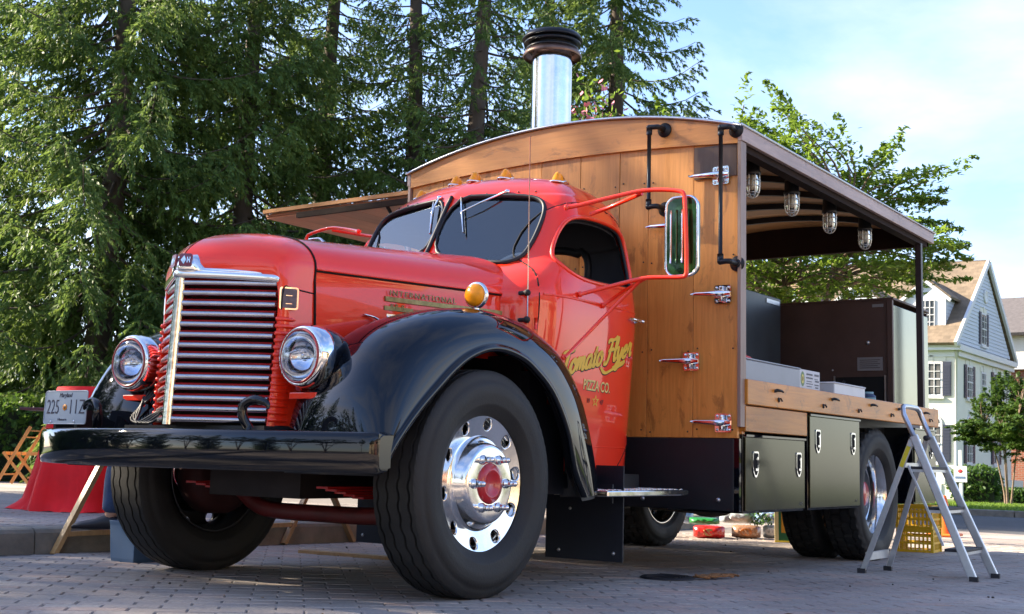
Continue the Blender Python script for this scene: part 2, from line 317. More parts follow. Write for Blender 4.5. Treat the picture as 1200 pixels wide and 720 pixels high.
# driveway beyond kerb end
sheet("far_paving", -40, -2.2, 8.6, 12.6, -0.010, paverfar, 2, 1)
side = MB(); side.box(-14.8, -2.36, -30, 8.6, -0.12, 0.0)
sd_o = MB(); P = [[(x, y, gz(0, y) + 0.138) for y in (-30, 8.6)] for x in (-14.8, -2.36)]
sd_o.grid(P, 0, False)
walk = sd_o.build("sidewalk", paverfar); tag(walk, kind="structure")
bed2 = sheet("sidewalk_bed", -9.5, -2.37, -2.5, 8.5, 0.1425, sand); bed2.parent = walk; del bed2["kind"]
del near_sand["kind"]
# street + lawns
street = sheet("street", -90, 60, 12.6, 23.4, -0.016, asphalt, 4, 1)
for nm, y0, y1 in (("street_kerb", 23.4, 23.58),):
    mb = MB()
    for i in range(50):
        x = -80 + i * 2.6; mb.box(x, x + 2.58, y0, y1, gz(0, 23.4) - 0.1, gz(0, 23.4) + 0.12)
    tag(mb.build(nm, concrete, bev=0.015), kind="structure")
lawn = sheet("lawn", -90, 60, 23.58, 75, 0.10, grassm, 10, 10)
lawn2 = sheet("side_lawn", -90, -14.85, -60, 12.4, 0.10, grassm, 10, 10)
# kerb stones (x = -2.36 .. -2.19)
kerb = MB().box(-2.355, -2.195, -20, 8.6, -0.35, -0.12).build("kerb", concrete); tag(kerb, kind="structure")
y = -12.0; k = 0
while y < 8.5:
    ln = 1.5
    mb = MB(); sec = [(-2.36, -0.2), (-2.19, -0.2), (-2.178, 0.0), (-2.187, 0.118), (-2.200, 0.139), (-2.222, 0.148), (-2.36, 0.150)]
    a, b_ = y + 0.005, y + ln - 0.005
    prism(mb, sec, lambda u, v: (u, a, v + gz(0, a)), lambda u, v: (u, b_, v + gz(0, b_)))
    o = mb.build("kerb_stone", concrete, kerb); y += ln
# bricks
def brick_data(l=0.2170, wd=0.1068, h=0.05, c=0.006):
    V = []; hl, hw = l / 2, wd / 2
    for z, i in ((-h, 0), (-c, 0), (0, c)):
        V += [(-hl + i, -hw + i, z), (hl - i, -hw + i, z), (hl - i, hw - i, z), (-hl + i, hw - i, z)]
    F = [(8, 9, 10, 11)]
    for a in (0, 4):
        for i in range(4): F.append((a + i, a + (i + 1) % 4, a + 4 + (i + 1) % 4, a + 4 + i))
    return V, F
BV, BF = brick_data()
bme = bpy.data.meshes.new("brick"); bme.from_pydata(BV, [], BF); bme.materials.append(paver)
def inframe(p, mx=0.22):
    q = p - CAM; z = q.dot(fw)
    if z < 0.6: return None
    u = q.dot(rx) / z * 1427 / 600; v = -q.dot(dn) / z * 1427 / 360
    return z if (abs(u) < 1 + mx and abs(v) < 1 + mx + 0.3) else None
du = Vector((-1, 1, 0)).normalized(); dv = Vector((1, 1, 0)).normalized()
rr = random.Random(3)
def lay(x0, x1, y0, y1, dz, maxd):
    out = []; nm = int(40 / 0.11)
    for i in range(-nm, nm):
        for j in range(-180, 180):
            p = du * (i * 0.11) + dv * (j * 0.22 + (0.11 if i % 2 else 0))
            if not (x0 < p.x < x1 and y0 < p.y < y1): continue
            p.z = gz(p.x, p.y) + dz; z = inframe(p)
            if z and z < maxd: out.append((z, p))
    out.sort(key=lambda a: a[0]); return out
ang = math.atan2(dv.y, dv.x)
def brick_mat4(p):
    sl = Matrix.Rotation(R(-0.83), 4, "X")
    return Matrix.Translation(p + Vector((0, 0, rr.uniform(-.0016, .0016)))) @ sl @ Matrix.Rotation(ang + rr.uniform(-.008, .008), 4, "Z") @ Matrix.Rotation(rr.uniform(-.006, .006), 4, "X") @ Matrix.Rotation(rr.uniform(-.005, .005), 4, "Y")
B1 = lay(-2.12, 8.8, -4.2, 9.4, 0.0, 13.0)
for z, p in B1[:300]:
    o = bpy.data.objects.new("brick", bme); COL.objects.link(o); o.parent = plaza; o.matrix_local = brick_mat4(p)
def joined(name, L_, par):
    V = []; F = []
    for z, p in L_:
        m4 = brick_mat4(p); b0 = len(V); V += [m4 @ Vector(v) for v in BV]; F += [tuple(i + b0 for i in f) for f in BF]
    o = fin(name, V, F, paver, par); tag(o, kind="stuff"); return o
joined("bricks", B1[300:], plaza)
B2 = lay(-9.4, -2.44, -2.4, 8.4, 0.150, 14.0)
joined("bricks", B2, walk)
# manhole lid with a rope beside it
mb = MB(); mb.lathe([(0, 0.0001), (0.004, 0.0001), (0.006, 0.09), (0.010, 0.10), (0.010, 0.145), (0.004, 0.155), (0.0, 0.157)], (0, 0, 0.002), seg=28)
for k in range(6): mb.tube([(-.09, -.08 + k * .032, .012), (.09, -.08 + k * .032, .012)], 0.006, 5)
mh = empty("drain_cover", (0.98, 1.90, gz(0, 1.9)), "round dark iron drain cover in the paving beside the truck", "drain cover")
mb.build("lid", mat("cast_iron", (0.03, 0.028, 0.03), 0.7, 0.4, var=.3), mh)
mb = MB(); rg = random.Random(5)
pts = []
for k in range(60):
    a = k * 0.42; pts.append((0.02 + 0.11 * math.cos(a) * (0.6 + 0.4 * rg.random()) + k * .0016, 0.055 * math.sin(a * 1.13) * (0.5 + rg.random()), 0.012 + 0.012 * rg.random()))
mb.tube(crs(pts, 240), 0.006, 5)
ro = mb.build("rope", mat("orange_rope", (0.26, 0.12, 0.045), 0.85, var=0.3, vscale=80)); ro.location = (1.12, 2.06, gz(0, 2.06)); ro.rotation_euler = (0, 0, 0.7)
tag(ro, "small heap of orange brown rope lying beside the iron drain cover", "rope")
# scattered pebbles / litter specks
mb = MB(); rg = random.Random(9)
for k in range(70):
    x = rg.uniform(-1.8, 4.5); y = rg.uniform(-1.5, 7)
    s_ = rg.uniform(.004, .011); mb.ball((x, y, gz(0, y) + s_ * .6), s_, 6, sc=(1, rg.uniform(.5, 1), .6))
tag(mb.build("gravel_specks", mat("pebble", (.06, .05, .045), .9)), kind="stuff")
mb = MB(); rg = random.Random(31)
for k in range(90):
    x = rg.uniform(-2.0, 5.0); y = rg.uniform(-2.5, 9); a = rg.uniform(0, 6.28); s_ = rg.uniform(.010, .024); c_, q_ = math.cos(a) * s_, math.sin(a) * s_; z = gz(0, y) + .004; h_ = rg.uniform(.002, .010)
    mb.add([(x - c_, y - q_, z), (x + q_ * .4, y - c_ * .4, z + h_), (x + c_, y + q_, z + h_ * .5), (x - q_ * .4, y + c_ * .4, z + .002)], [(0, 1, 2, 3)])
tag(mb.build("fallen_leaves", mat("dry_leaf", (.20, .12, .045), .8, var=.4, vscale=9)), kind="stuff")
# ------------------------------------------------------------------ TRUCK
truck = empty("food_truck", (0, 0, 0), "vintage red truck with black fenders and a wooden pizza kitchen box behind the cab", "truck")
T_ = truck

# ---- hood sections
def hood_sec(y, n1=22, n2=12, zb=None):
    if zb is None: zb = min(1.13, 1.0 + .32 * (y + .42))
    t = (y + .42) / 1.22; xs = .400 + .215 * t; zs = 1.447 + .024 * t; z0 = 1.632 + .095 * max(t, 0) ** 1.15; out = []
    for i in range(n1):
        ph = math.pi / 2 * i / (n1 - 1); out.append((xs * math.sin(ph) ** (2 / 2.5), y, zs + (z0 - zs) * max(math.cos(ph), 0) ** (2 / 2.1)))
    for i in range(1, n2 + 1):
        s = i / n2; out.append((xs - .006 + .018 * math.sin(s * 2.2), y, zs - .004 - (zs - zb) * s))
    return out
def mirror_grid(rows):  # rows of points center->side; returns full-width rows
    return [[(-p[0], p[1], p[2]) for p in r[:0:-1]] + list(r) for r in rows]
# upper hood + sides
ys = np.linspace(-.415, .86, 30)
secs = [hood_sec(float(y)) for y in ys]
top = [s[:22] for s in secs]
mb = MB(); mb.grid(mirror_grid(top)); hood = mb.build("hood", red, T_)
for sg, nm in ((1, "hood_side"), (-1, "hood_side")):
    mb = MB(); rows = [[(sg * (p[0] - .004), p[1], p[2]) for p in s[21:]] for s in secs[0:]]
    mb.grid(rows); hs = mb.build(nm, red, T_)
    if sg == 1: hood_r = hs
# seam shadow gap / drip bead along seam
for sg in (1, -1):
    pts = [(sg * (hood_sec(float(y))[21][0] + .001), float(y), hood_sec(float(y))[21][2] - .004) for y in np.linspace(-.41, .8, 24)]
    MB().tube(pts, .0045, 6).build("hood_seam", blackd, hood)
    MB().tube([(p[0] + sg * .003, p[1], p[2] + .008) for p in pts], .0045, 6).build("hood_bead", red, hood)
# ---- nose shell
FR = [(0, -.850, 1.425), (.095, -.800, 1.424), (.19, -.742, 1.418), (.285, -.680, 1.408), (.342, -.642, 1.395), (.369, -.620, 1.365), (.376, -.615, 1.30), (.377, -.619, 1.15), (.377, -.632, .95), (.375, -.649, .72)]
ntop, nside = 22, 14
ft = crs(FR[:6], ntop); fs = crs(FR[5:], nside + 1)[1:]
P0 = [tuple(p) for p in ft] + [tuple(p) for p in fs]
s3 = hood_sec(-.42, ntop, nside, .72); rows = []
for i, (a, d) in enumerate(zip(P0, s3)):
    a = Vector(a); d = Vector(d)
    wt = min(1, i / (ntop - 1)); side_ = max(0, (i - ntop + 4) / nside); side_ = min(1, side_)
    k = 1 - min(1, i / (ntop - 1))
    up = .135 * (0.35 + .65 * k) * (1 - side_) ; out = .010 + .014 * (i / (ntop - 1)) if i < ntop else .036
    b = a + Vector((out, .012 if i >= ntop else .0, up)); c_ = d + Vector((0, -.20 * (1 - side_) - .11 * side_, .006 * (1 - side_)))
    row = []
    for j in range(19):
        t = j / 18; row.append(tuple(a * (1 - t) ** 3 + b * 3 * t * (1 - t) ** 2 + c_ * 3 * t * t * (1 - t) + d * t ** 3))
    rows.append(row)
mb = MB(); mb.grid(rows); mb.grid([[(-p[0], p[1], p[2]) for p in r] for r in rows])
# inner return of grille opening
mb.grid([[p, (p[0] * .965, p[1] + .02, p[2] - .004), (p[0] * .94, p[1] + .12, p[2] - .01)] for p in P0]); mb.grid([[(-p[0], p[1], p[2]), (-p[0] * .965, p[1] + .02, p[2] - .004), (-p[0] * .94, p[1] + .12, p[2] - .01)] for p in P0])
nose = mb.build("radiator_shell", red, T_)
# seam between shell and hood
def seam_path(sec, ny=0):
    return [(-p[0], p[1] + ny, p[2]) for p in sec[::-1]] + [(p[0], p[1] + ny, p[2]) for p in sec]
MB().tube([(p[0] * 1.003, -.417, p[2] + .0005) for p in seam_path(hood_sec(-.418, 22, 12, .95))], .0055, 6).build("shell_seam", blackd, nose)
# raised side panel outline on the shell
def npt(i, j, sg): p = rows[i][j]; return (sg * (p[0] + .0015), p[1] - .0005, p[2])
for sg in (1, -1):
    pth = [npt(ntop + 1, j, sg) for j in (18, 15, 12, 9)] + [npt(ntop + 1, 6, sg), npt(ntop + 2, 4, sg), npt(ntop + 3, 3, sg)] + [npt(i, 3, sg) for i in range(ntop + 4, ntop + 5)]
    MB().tube(crs(pth, 40), .0032, 6).build("panel_seam", blackd, nose)
# corrugated ribs down the side of the grille
for sg in (1, -1):
    for k in range(15):
        z = 1.205 - k * .0315; y0 = -.617 - (1.3 - z) * .045
        prof = [(sg * .369, y0 + .010, z), (sg * .383, y0 - .001, z), (sg * .397, y0 + .014, z), (sg * .406, y0 + .042, z), (sg * .410, y0 + .082, z)]
        MB().tube(crs(prof, 12), [.003] + [.0078] * 10 + [.003], 8, flat=(1.2, .8)).build("shell_rib", red, nose)
    # emblem plate on shell
    X = frame((sg * .404, -.578, 1.298), (.58, sg * .81, 0), (0, 0, 1))
    mb = MB(); P = rrect(-.042, .042, -.050, .050, .012); prism(mb, P, lambda a, b: X @ Vector((a, b, -.012)), lambda a, b: X @ Vector((a, b, .006)), 0)
    P = rrect(-.035, .035, -.043, .043, .008); prism(mb, P, lambda a, b: X @ Vector((a, b, .003)), lambda a, b: X @ Vector((a, b, .0075)), 1)
    for q in (-.024, .012): mb.box(-.014, .014, q - .0015, q + .0015, .007, .0090, 0, X)
    mb.build("shell_badge", [chrome, mat("badge_enamel", (.10, .09, .12), .3, .4, var=.3, vscale=40)], nose)
# ---- grille
g_ = MB()
def gy(x, z): return -.850 + .648 * abs(x) - .10 * (1.39 - z) * .45 + .0 if True else 0
g_.grid([[(sx_ * x, gy(x, z) + .075, z) for z in (.73, 1.40)] for sx_, x in ((-1, .365), (-1, .001), (1, .365))], 0, False)
grille = g_.build("grille", blackd, T_)
for k in range(14):
    z = 1.362 - k * .0463
    for sg in (1, -1):
        xs = np.linspace(.014, .364, 9)
        def P_(dy, dz): return [(sg * x, gy(x, z) + dy + .012 * math.sin((x) / .364 * math.pi) * -0.6, z + dz) for x in xs]
        prof = [(.022, -.011), (.002, -.0125), (-.003, -.006), (-.003, .004), (.003, .010), (.022, .011)]
        mb = MB(); A = [P_(a, b) for a, b in prof]; mb.grid(A, 0, True, cu=False)
        # end caps
        o = [r[-1] for r in A]; mb.add(o, [tuple(range(len(o)))], 0); mb.build("grille_bar", grilm, grille)
        mb = MB(); prof2 = [(.006, .0105), (.012, .0175), (.045, .0200)]; mb.grid([P_(a, b) for a, b in prof2], 0, True); mb.grid([P_(a, b) for a, b in ((.03, -.012), (.060, -.012))], 0, True)
        mb.build("grille_fin", redm, grille)
mb = MB(); cb = []
for z in np.linspace(1.385, .735, 10):
    y = gy(0, z) - .004; cb.append([(-.018, y + .02, z), (-.0165, y - .004, z), (-.009, y - .011, z), (0, y - .0125, z), (.009, y - .011, z), (.0165, y - .004, z), (.018, y + .02, z)])
mb.grid(cb); mb.build("centre_bar", mat("worn_chrome", (.66, .66, .60), .16, 1.0, var=.35, vscale=30, bump=.15, bscale=30), grille)
# chrome top moulding
path = [(-.370, -.610, 1.382)] + [(x, gy(x, 1.39) - .012 - .004 * math.cos(x * 5), 1.396 - .012 * (abs(x) / .365) ** 2) for x in np.linspace(-.352, .352, 25)] + [(.370, -.610, 1.382)]
mb = MB(); mb.tube(path, .0155, 12, flat=(1.15, .85)); mb.tube([(p[0] * .98, p[1] + .004, p[2] + .021) for p in path[1:-1]], [.004] + [.0095] * 23 + [.004], 8); mb.build("grille_moulding", chrome, T_)
mb = MB()
rows = []
for x in np.linspace(-.32, .32, 65):
    ax_ = abs(x); h = .085 - .055 * min(1, max(0, (ax_ - .066) / .034)) ** .8 - .028 * min(1, max(0, (ax_ - .10) / .20)); y = -.862 + .645 * max(0, ax_ - .01) * min(1, ax_ / .08) + .002
    rows.append([(x, y + .01, 1.392), (x, y - .010, 1.405), (x, y - .004, 1.402 + h * .55), (x, y + .012, 1.402 + h * .88), (x, y + .034, 1.402 + h), (x, y + .08, 1.402 + h * .96)])
mb.grid(rows); orn = mb.build("hood_emblem", chrome, T_)
for sg in (1, -1):
    X = frame((sg * .036, -.862 + .012, 1.455), (1, sg * .42, 0), (0, .14, 1))
    mb = MB(); P = rrect(-.030, .030, -.029, .029, .010); prism(mb, P, lambda a, b: X @ Vector((a, b, .0)), lambda a, b: X @ Vector((a, b, .009)), 0)
    mb.add([X @ Vector(v) for v in ((-.022, 0, .010), (-.006, -.020, .010), (.004, 0, .010), (-.006, .020, .010))], [(0, 1, 2, 3)], 1)
    mb.box(.008, .024, -.004, .004, .0092, .0102, 1, X); mb.box(.008, .013, -.013, .013, .0092, .0102, 1, X); mb.box(.020, .024, -.013, .013, .0092, .0102, 1, X); mb.build("emblem_badge", [mat("maroon_enamel", (.16, .02, .035), .3, .3, coat=.8), chrome], orn)
# ---- badge strips and louvre trims on hood side
def hsx(y): return hood_sec(y)[24][0] - .004
def strip(y0, y1, z0a, z0b, h, m, nm, dx=.004, th=.006):
    mb = MB(); A = []
    for i in range(13):
        y = y0 + (y1 - y0) * i / 12; z = z0a + (z0b - z0a) * i / 12; x = hsx(y) + dx
        A.append([(x - .004, y, z - h / 2), (x + th, y, z - h / 2 + .002), (x + th, y, z + h / 2 - .002), (x - .004, y, z + h / 2)])
    mb.grid(A, 0, False); 
    for r_ in (A[0], A[-1]): mb.add(r_, [(0, 1, 2, 3)], 0)
    return mb.build(nm, m, hood_r)
badgem = mat("tarnished_badge", (.22, .20, .10), .38, .8, var=.4, vscale=40)
strip(-.02, .78, 1.362, 1.372, .026, badgem, "name_strip")
X = None
text("name_lettering", "INTERNATIONAL", .047, badgem, hood_r, None, ext=.002, spacing=1.33, sx=.92, map3=lambda p: Vector((hsx(.0 + p.x) + .011 + p.z, .0 + p.x, 1.380 + p.y * .8 + .0123 * p.x)))
strip(-.025, .15, 1.318, 1.320, .024, badgem, "name_strip"); strip(.15, .77, 1.321, 1.330, .018, redm, "trim_strip")
text("model_lettering", "KB-8", .036, badgem, hood_r, None, ext=.002, spacing=1.2, map3=lambda p: Vector((hsx(0 + p.x) + .011 + p.z, .01 + p.x, 1.316 + p.y)))
for z in (1.283, 1.240, 1.197): strip(.0 if z < 1.28 else -.01, .76, z, z + .010, .018, polish, "trim_strip")
strip(.14, .76, 1.300, 1.310, .012, polish, "trim_strip")
# hood latch handle
MB().tube(crs([(hsx(-.13) + .012, -.150, 1.272), (hsx(-.1) + .030, -.10, 1.262), (hsx(-.06) + .030, -.05, 1.235), (hsx(-.03) + .012, -.03, 1.205), (hsx(-.03), -.028, 1.20)], 14), .0075, 8, flat=(.7, 1.3)).build("hood_latch", chrome, hood_r)
for q in ((-.02, 1.13), (.08, 1.145), (.52, 1.42)): MB().ball((hsx(q[0]) + .008, q[0], q[1]), .008, 8).build("rivet", red, hood_r)

# ---- cab shell
ZT = [(.50, .70, 1.94, .775), (.9, .70, 1.95, .805), (1.30, .70, 1.96, .832), (1.47, .70, 1.965, .835), (1.58, .735, 1.965, .822), (1.66, .80, 1.96, .808), (1.74, .862, 1.955, .795), (1.90, .955, 1.95, .757), (2.00, 1.012, 1.94, .725), (2.08, 1.060, 1.93, .685), (2.14, 1.105, 1.91, .635), (2.19, 1.165, 1.885, .575), (2.235, 1.25, 1.84, .48), (2.265, 1.35, 1.77, .35), (2.280, 1.45, 1.68, .20), (2.286, 1.54, 1.60, .05)]
zs_ = [z[0] for z in ZT]
def cabp(t):  # t in rows
    i = min(int(t), len(ZT) - 2); 
    pts = [np.array(ZT[max(0, i - 1)]), np.array(ZT[i]), np.array(ZT[i + 1]), np.array(ZT[min(len(ZT) - 1, i + 2)])]
    u = t - i; a, b, c, d = pts
    return 0.5 * (2 * b + (c - a) * u + (2 * a - 5 * b + 4 * c - d) * u * u + (3 * b - a - 3 * c + d) * u ** 3)
def ring(z, yf, yr, wd, n=240):
    yc = 1.40 if z < 2.1 else (yf + yr) / 2
    ex = 5.2 if z < 2.05 else max(2.6, 5.2 - (z - 2.05) * 13)
    vk = .03 + .19 * min(1, max(0, (z - 1.5) / .2)) * min(1, max(0, (2.30 - z) / .12)); pts = []
    M_ = 900; raw = []
    for k in range(M_):
        a = 2 * math.pi * k / M_; s, c = math.sin(a), math.cos(a)
        x = wd * math.copysign(abs(s) ** (2 / ex), s); q = math.copysign(abs(c) ** (2 / ex), c)
        y = yc - (yc - yf) * q if q > 0 else yc - (yr - yc) * q
        if q > 0: y += vk * abs(x) * q * (.8 / max(.8, 1)) 
        raw.append((x, y))
    raw = np.array(raw); d = np.r_[0, np.cumsum(np.hypot(*(np.roll(raw, -1, 0) - raw).T))]; rx_ = np.r_[raw[:, 0], raw[0, 0]]; ry_ = np.r_[raw[:, 1], raw[0, 1]]
    s = np.linspace(0, d[-1], n, endpoint=False)
    return [(float(a), float(b), z) for a, b in zip(np.interp(s, d, rx_), np.interp(s, d, ry_))]
rows = []
tt = np.concatenate([np.linspace(0, 3, 40), np.linspace(3, 10, 44)[1:], np.linspace(10, 15, 26)[1:]])
for t in tt:
    z, yf, yr, wd = cabp(float(t)); rows.append(ring(z, yf, yr, wd))
NR, NC = len(rows), len(rows[0])
V = np.array(rows).reshape(-1, 3)
WIN_S = [(1.03, 1.70), (1.10, 1.83), (1.17, 1.92), (1.24, 1.958), (1.4, 1.978), (1.6, 1.980), (1.73, 1.962), (1.79, 1.92), (1.815, 1.85), (1.82, 1.66), (1.80, 1.62), (1.76, 1.605), (1.35, 1.592), (1.2, 1.597), (1.10, 1.617), (1.045, 1.655)]
DOOR = [(.845, .56), (.845, 1.45), (.865, 1.55), (.95, 1.72), (1.06, 1.90), (1.14, 1.995), (1.25, 2.045), (1.45, 2.068), (1.65, 2.06), (1.78, 2.01), (1.86, 1.90), (1.89, 1.75), (1.895, 1.5), (1.885, .56)]
WSH = [(.012, 1.735), (.012, 2.108), (.30, 2.100), (.48, 2.082), (.555, 2.06), (.595, 2.02), (.612, 1.96), (.612, 1.84), (.600, 1.745), (.580, 1.690), (.540, 1.665), (.47, 1.664), (.30, 1.690)]
WREAR = [(.42 * math.cos(a) ** 1 if True else 0, 1.745 + .125 * math.sin(a)) for a in np.linspace(0, 2 * math.pi, 28, endpoint=False)]
WREAR = [(math.copysign(abs(math.cos(a)) ** .6, math.cos(a)) * .43, 1.785 + math.copysign(abs(math.sin(a)) ** .75, math.sin(a)) * .165) for a in np.linspace(0, 2 * math.pi, 40, endpoint=False)]
def dense(poly, st=.012, sm=2):
    P = np.array(poly, float)
    for _ in range(sm):  # chaikin
        Q = np.roll(P, -1, 0); P = np.stack([P * .75 + Q * .25, P * .25 + Q * .75], 1).reshape(-1, 2)
    out = []
    for a, b in zip(P, np.roll(P, -1, 0)):
        n = max(1, int(np.hypot(*(b - a)) / st)); out += [a + (b - a) * k / n for k in range(n)]
    return np.array(out)
def inside(P, poly):
    x, y = P[:, 0], P[:, 1]; r = np.zeros(len(P), bool); n = len(poly); j = n - 1
    for i in range(n):
        xi, yi = poly[i]; xj, yj = poly[j]
        c = ((yi > y) != (yj > y)) & (x < (xj - xi) * (y - yi) / (yj - yi + 1e-12) + xi); r ^= c; j = i
    return r
regs = [("win", dense(WIN_S), lambda V: V[:, [1, 2]], lambda V: V[:, 0] > .5, (1, 2)), ("win", dense(WIN_S), lambda V: V[:, [1, 2]], lambda V: V[:, 0] < -.5, (1, 2)),
        ("wsh", dense(WSH), lambda V: V[:, [0, 2]], lambda V: V[:, 1] < 1.35, (0, 2)), ("wsh", dense([(-a, b) for a, b in WSH]), lambda V: V[:, [0, 2]], lambda V: V[:, 1] < 1.35, (0, 2)),
        ("rear", dense(WREAR, sm=0), lambda V: V[:, [0, 2]], lambda V: V[:, 1] > 1.7, (0, 2)),
        ("door", dense(DOOR, sm=1), lambda V: V[:, [1, 2]], lambda V: V[:, 0] > .5, (1, 2)), ("door", dense(DOOR, sm=1), lambda V: V[:, [1, 2]], lambda V: V[:, 0] < -.5, (1, 2))]
quads = []
for i in range(NR - 1):
    for j in range(NC): quads.append((i * NC + j, i * NC + (j + 1) % NC, (i + 1) * NC + (j + 1) % NC, (i + 1) * NC + j))
quads = np.array(quads)
cabV0 = V.copy()
bvh = BVHTree.FromPolygons([Vector(v) for v in V], [tuple(int(a) for a in q) for q in quads])
cls = {}
for idx, (nm, poly, pr, side_, ax) in enumerate(regs):
    P2 = pr(V); ok = side_(V)
    near = np.where(ok & (P2[:, 0] > poly[:, 0].min() - .03) & (P2[:, 0] < poly[:, 0].max() + .03) & (P2[:, 1] > poly[:, 1].min() - .03) & (P2[:, 1] < poly[:, 1].max() + .03))[0]
    for vi in near:
        d = np.hypot(*(poly - P2[vi]).T); k = d.argmin()
        if d[k] < .0095: V[vi, ax[0]] = poly[k][0]; V[vi, ax[1]] = poly[k][1]
cen = V[quads].mean(1)
m_win = np.zeros(len(quads), bool); m_door = [None, None]; dk = 0
for nm, poly, pr, side_, ax in regs:
    r_ = inside(pr(cen), poly) & side_(cen)
    if nm == "door": m_door[dk] = r_; dk += 1
    else: m_win |= r_
low = cen[:, 2] < .53
def sub(mask, name, m, parent, smooth=True, tf=None):
    q = quads[mask]; u, inv = np.unique(q, return_inverse=True); vv = V[u]
    if tf: vv = tf(vv)
    return fin(name, [tuple(map(float, a)) for a in vv], [tuple(int(b) for b in r) for r in inv.reshape(-1, 4)], m, parent, smooth=smooth)
def lin_tf(v):
    v = v.copy(); v[:, 0] *= .955; v[:, 1] = 1.4 + (v[:, 1] - 1.4) * .955; v[:, 2] = np.where(v[:, 2] > 1.9, v[:, 2] - .03, v[:, 2]); return v
cab = sub(~m_win & ~m_door[0] & ~m_door[1], "cab", red, T_)
sub(~m_win, "cab_lining", lining, cab, tf=lin_tf)
door_r = sub(m_door[0] & ~m_win, "door", red, T_); door_l = sub(m_door[1] & ~m_win, "door", red, T_)
# cab back/floor closing
MB().box(-.74, .74, .75, 1.9, .50, .52).build("cab_floor", blackm, cab)
def surf(y, z, sg=1):
    h = bvh.ray_cast(Vector((sg * 2, y, z)), Vector((-sg, 0, 0))); return h[0].x if h[0] else sg * .8
def surfy(x, z, front=True):
    h = bvh.ray_cast(Vector((x, -1 if front else 4, z)), Vector((0, 1 if front else -1, 0))); return h[0].y if h[0] else 1.0
for sg, d in ((1, door_r), (-1, door_l)):
    pl = dense(DOOR, .03, 1); MB().tube([(surf(p[0], p[1], sg) - sg * .0015, p[0], p[1]) for p in pl], .0042, 6, closed=True).build("door_gap", blackd, d)
    pw = dense(WIN_S, .02)
    MB().tube([(surf(p[0], p[1], sg) - sg * .004, p[0], p[1]) for p in pw], .013, 8, closed=True).build("window_rim", red, d)
    MB().tube([(surf(p[0], p[1], sg) - sg * .016, 1.42 + (p[0] - 1.42) * .975, 1.78 + (p[1] - 1.78) * .955) for p in pw], .011, 8, closed=True).build("window_seal", rubberg, d)
    MB().tube([(surf(y, 1.475 + .012 * math.sin((y - .85) * 3), sg) - sg * .003, y, 1.478 + .0 * y) for y in np.linspace(.87, 1.87, 20)], .008, 8).build("belt_bead", red, d)
    MB().tube([(surf(y, .70, sg) - sg * .0035, y, .70) for y in np.linspace(.87, 1.87, 20)], .006, 6).build("lower_crease", red, d)
    y0 = 1.765; x0 = surf(y0, 1.43, sg)
    mb = MB(); mb.lathe([(0, .0), (0, .020), (.012, .017), (.03, .010), (.034, .0)], (x0 - sg * .002, y0, 1.43), (sg, 0, 0), 14)
    mb.tube([(x0 + sg * .034, y0 + .055, 1.43), (x0 + sg * .036, y0, 1.430), (x0 + sg * .036, y0 - .07, 1.432), (x0 + sg * .030, y0 - .10, 1.433)], [.007, .011, .009, .004], 8); mb.build("door_handle", chrome, d)
    for z in (1.32, .80): MB().tube([(surf(.835, z, sg) + sg * .004, .835, z - .03), (surf(.835, z, sg) + sg * .004, .835, z + .03)], .009, 8).build("hinge", red, d)
# windscreen panes
for sg in (1, -1):
    P = dense(WSH, .05, 2); ya = surfy(.04, 1.74); yb = surfy(.04, 2.09); yc_ = surfy(.55, 1.92)
    n_ = (Vector((.04, yb, 2.09)) - Vector((.04, ya, 1.74))).cross(Vector((.55, yc_, 1.92)) - Vector((.04, ya, 1.74)))
    def py(x, z): return ya - (n_.x * (x - .04) + n_.z * (z - 1.74)) / n_.y + .006
    V_ = [(sg * a, py(a, b), b) for a, b in P]; fin("windscreen_pane", V_, [tuple(range(len(V_))) if sg < 0 else tuple(range(len(V_)))[::-1]], G_wind, cab)
    MB().tube([(sg * p[0], max(surfy(sg * p[0], p[1]), 0) - .003, p[1]) for p in dense(WSH, .02)], [(.0165 if p[0] > .05 else .009) for p in dense(WSH, .02)], 10, closed=True, flat=(1, .75)).build("windscreen_seal", rubberg, cab)
    for a in np.linspace(.12, .5, 5): MB().ball((sg * a, surfy(sg * a, 2.118) - .004, 2.118), .006, 6).build("screw", rubberg, cab)
MB().tube([(0, surfy(0, z) - .010, z) for z in np.linspace(1.73, 2.115, 8)], .012, 8).build("windscreen_divider", rubberg, cab)
MB().tube([(p[0], surfy(p[0], p[1], False) + .002, p[1]) for p in dense(WREAR, .03, 0)], .014, 8, closed=True).build("rear_window_seal", rubberg, cab)
MB().tube([(p[0] * .955, 1.4 + (surfy(p[0], p[1], False) - 1.4) * .955, p[1] - (.03 if p[1] > 1.9 else 0)) for p in dense(WREAR, .03, 0)], .026, 8, closed=True).build("rear_window_seal", rubberg, cab)
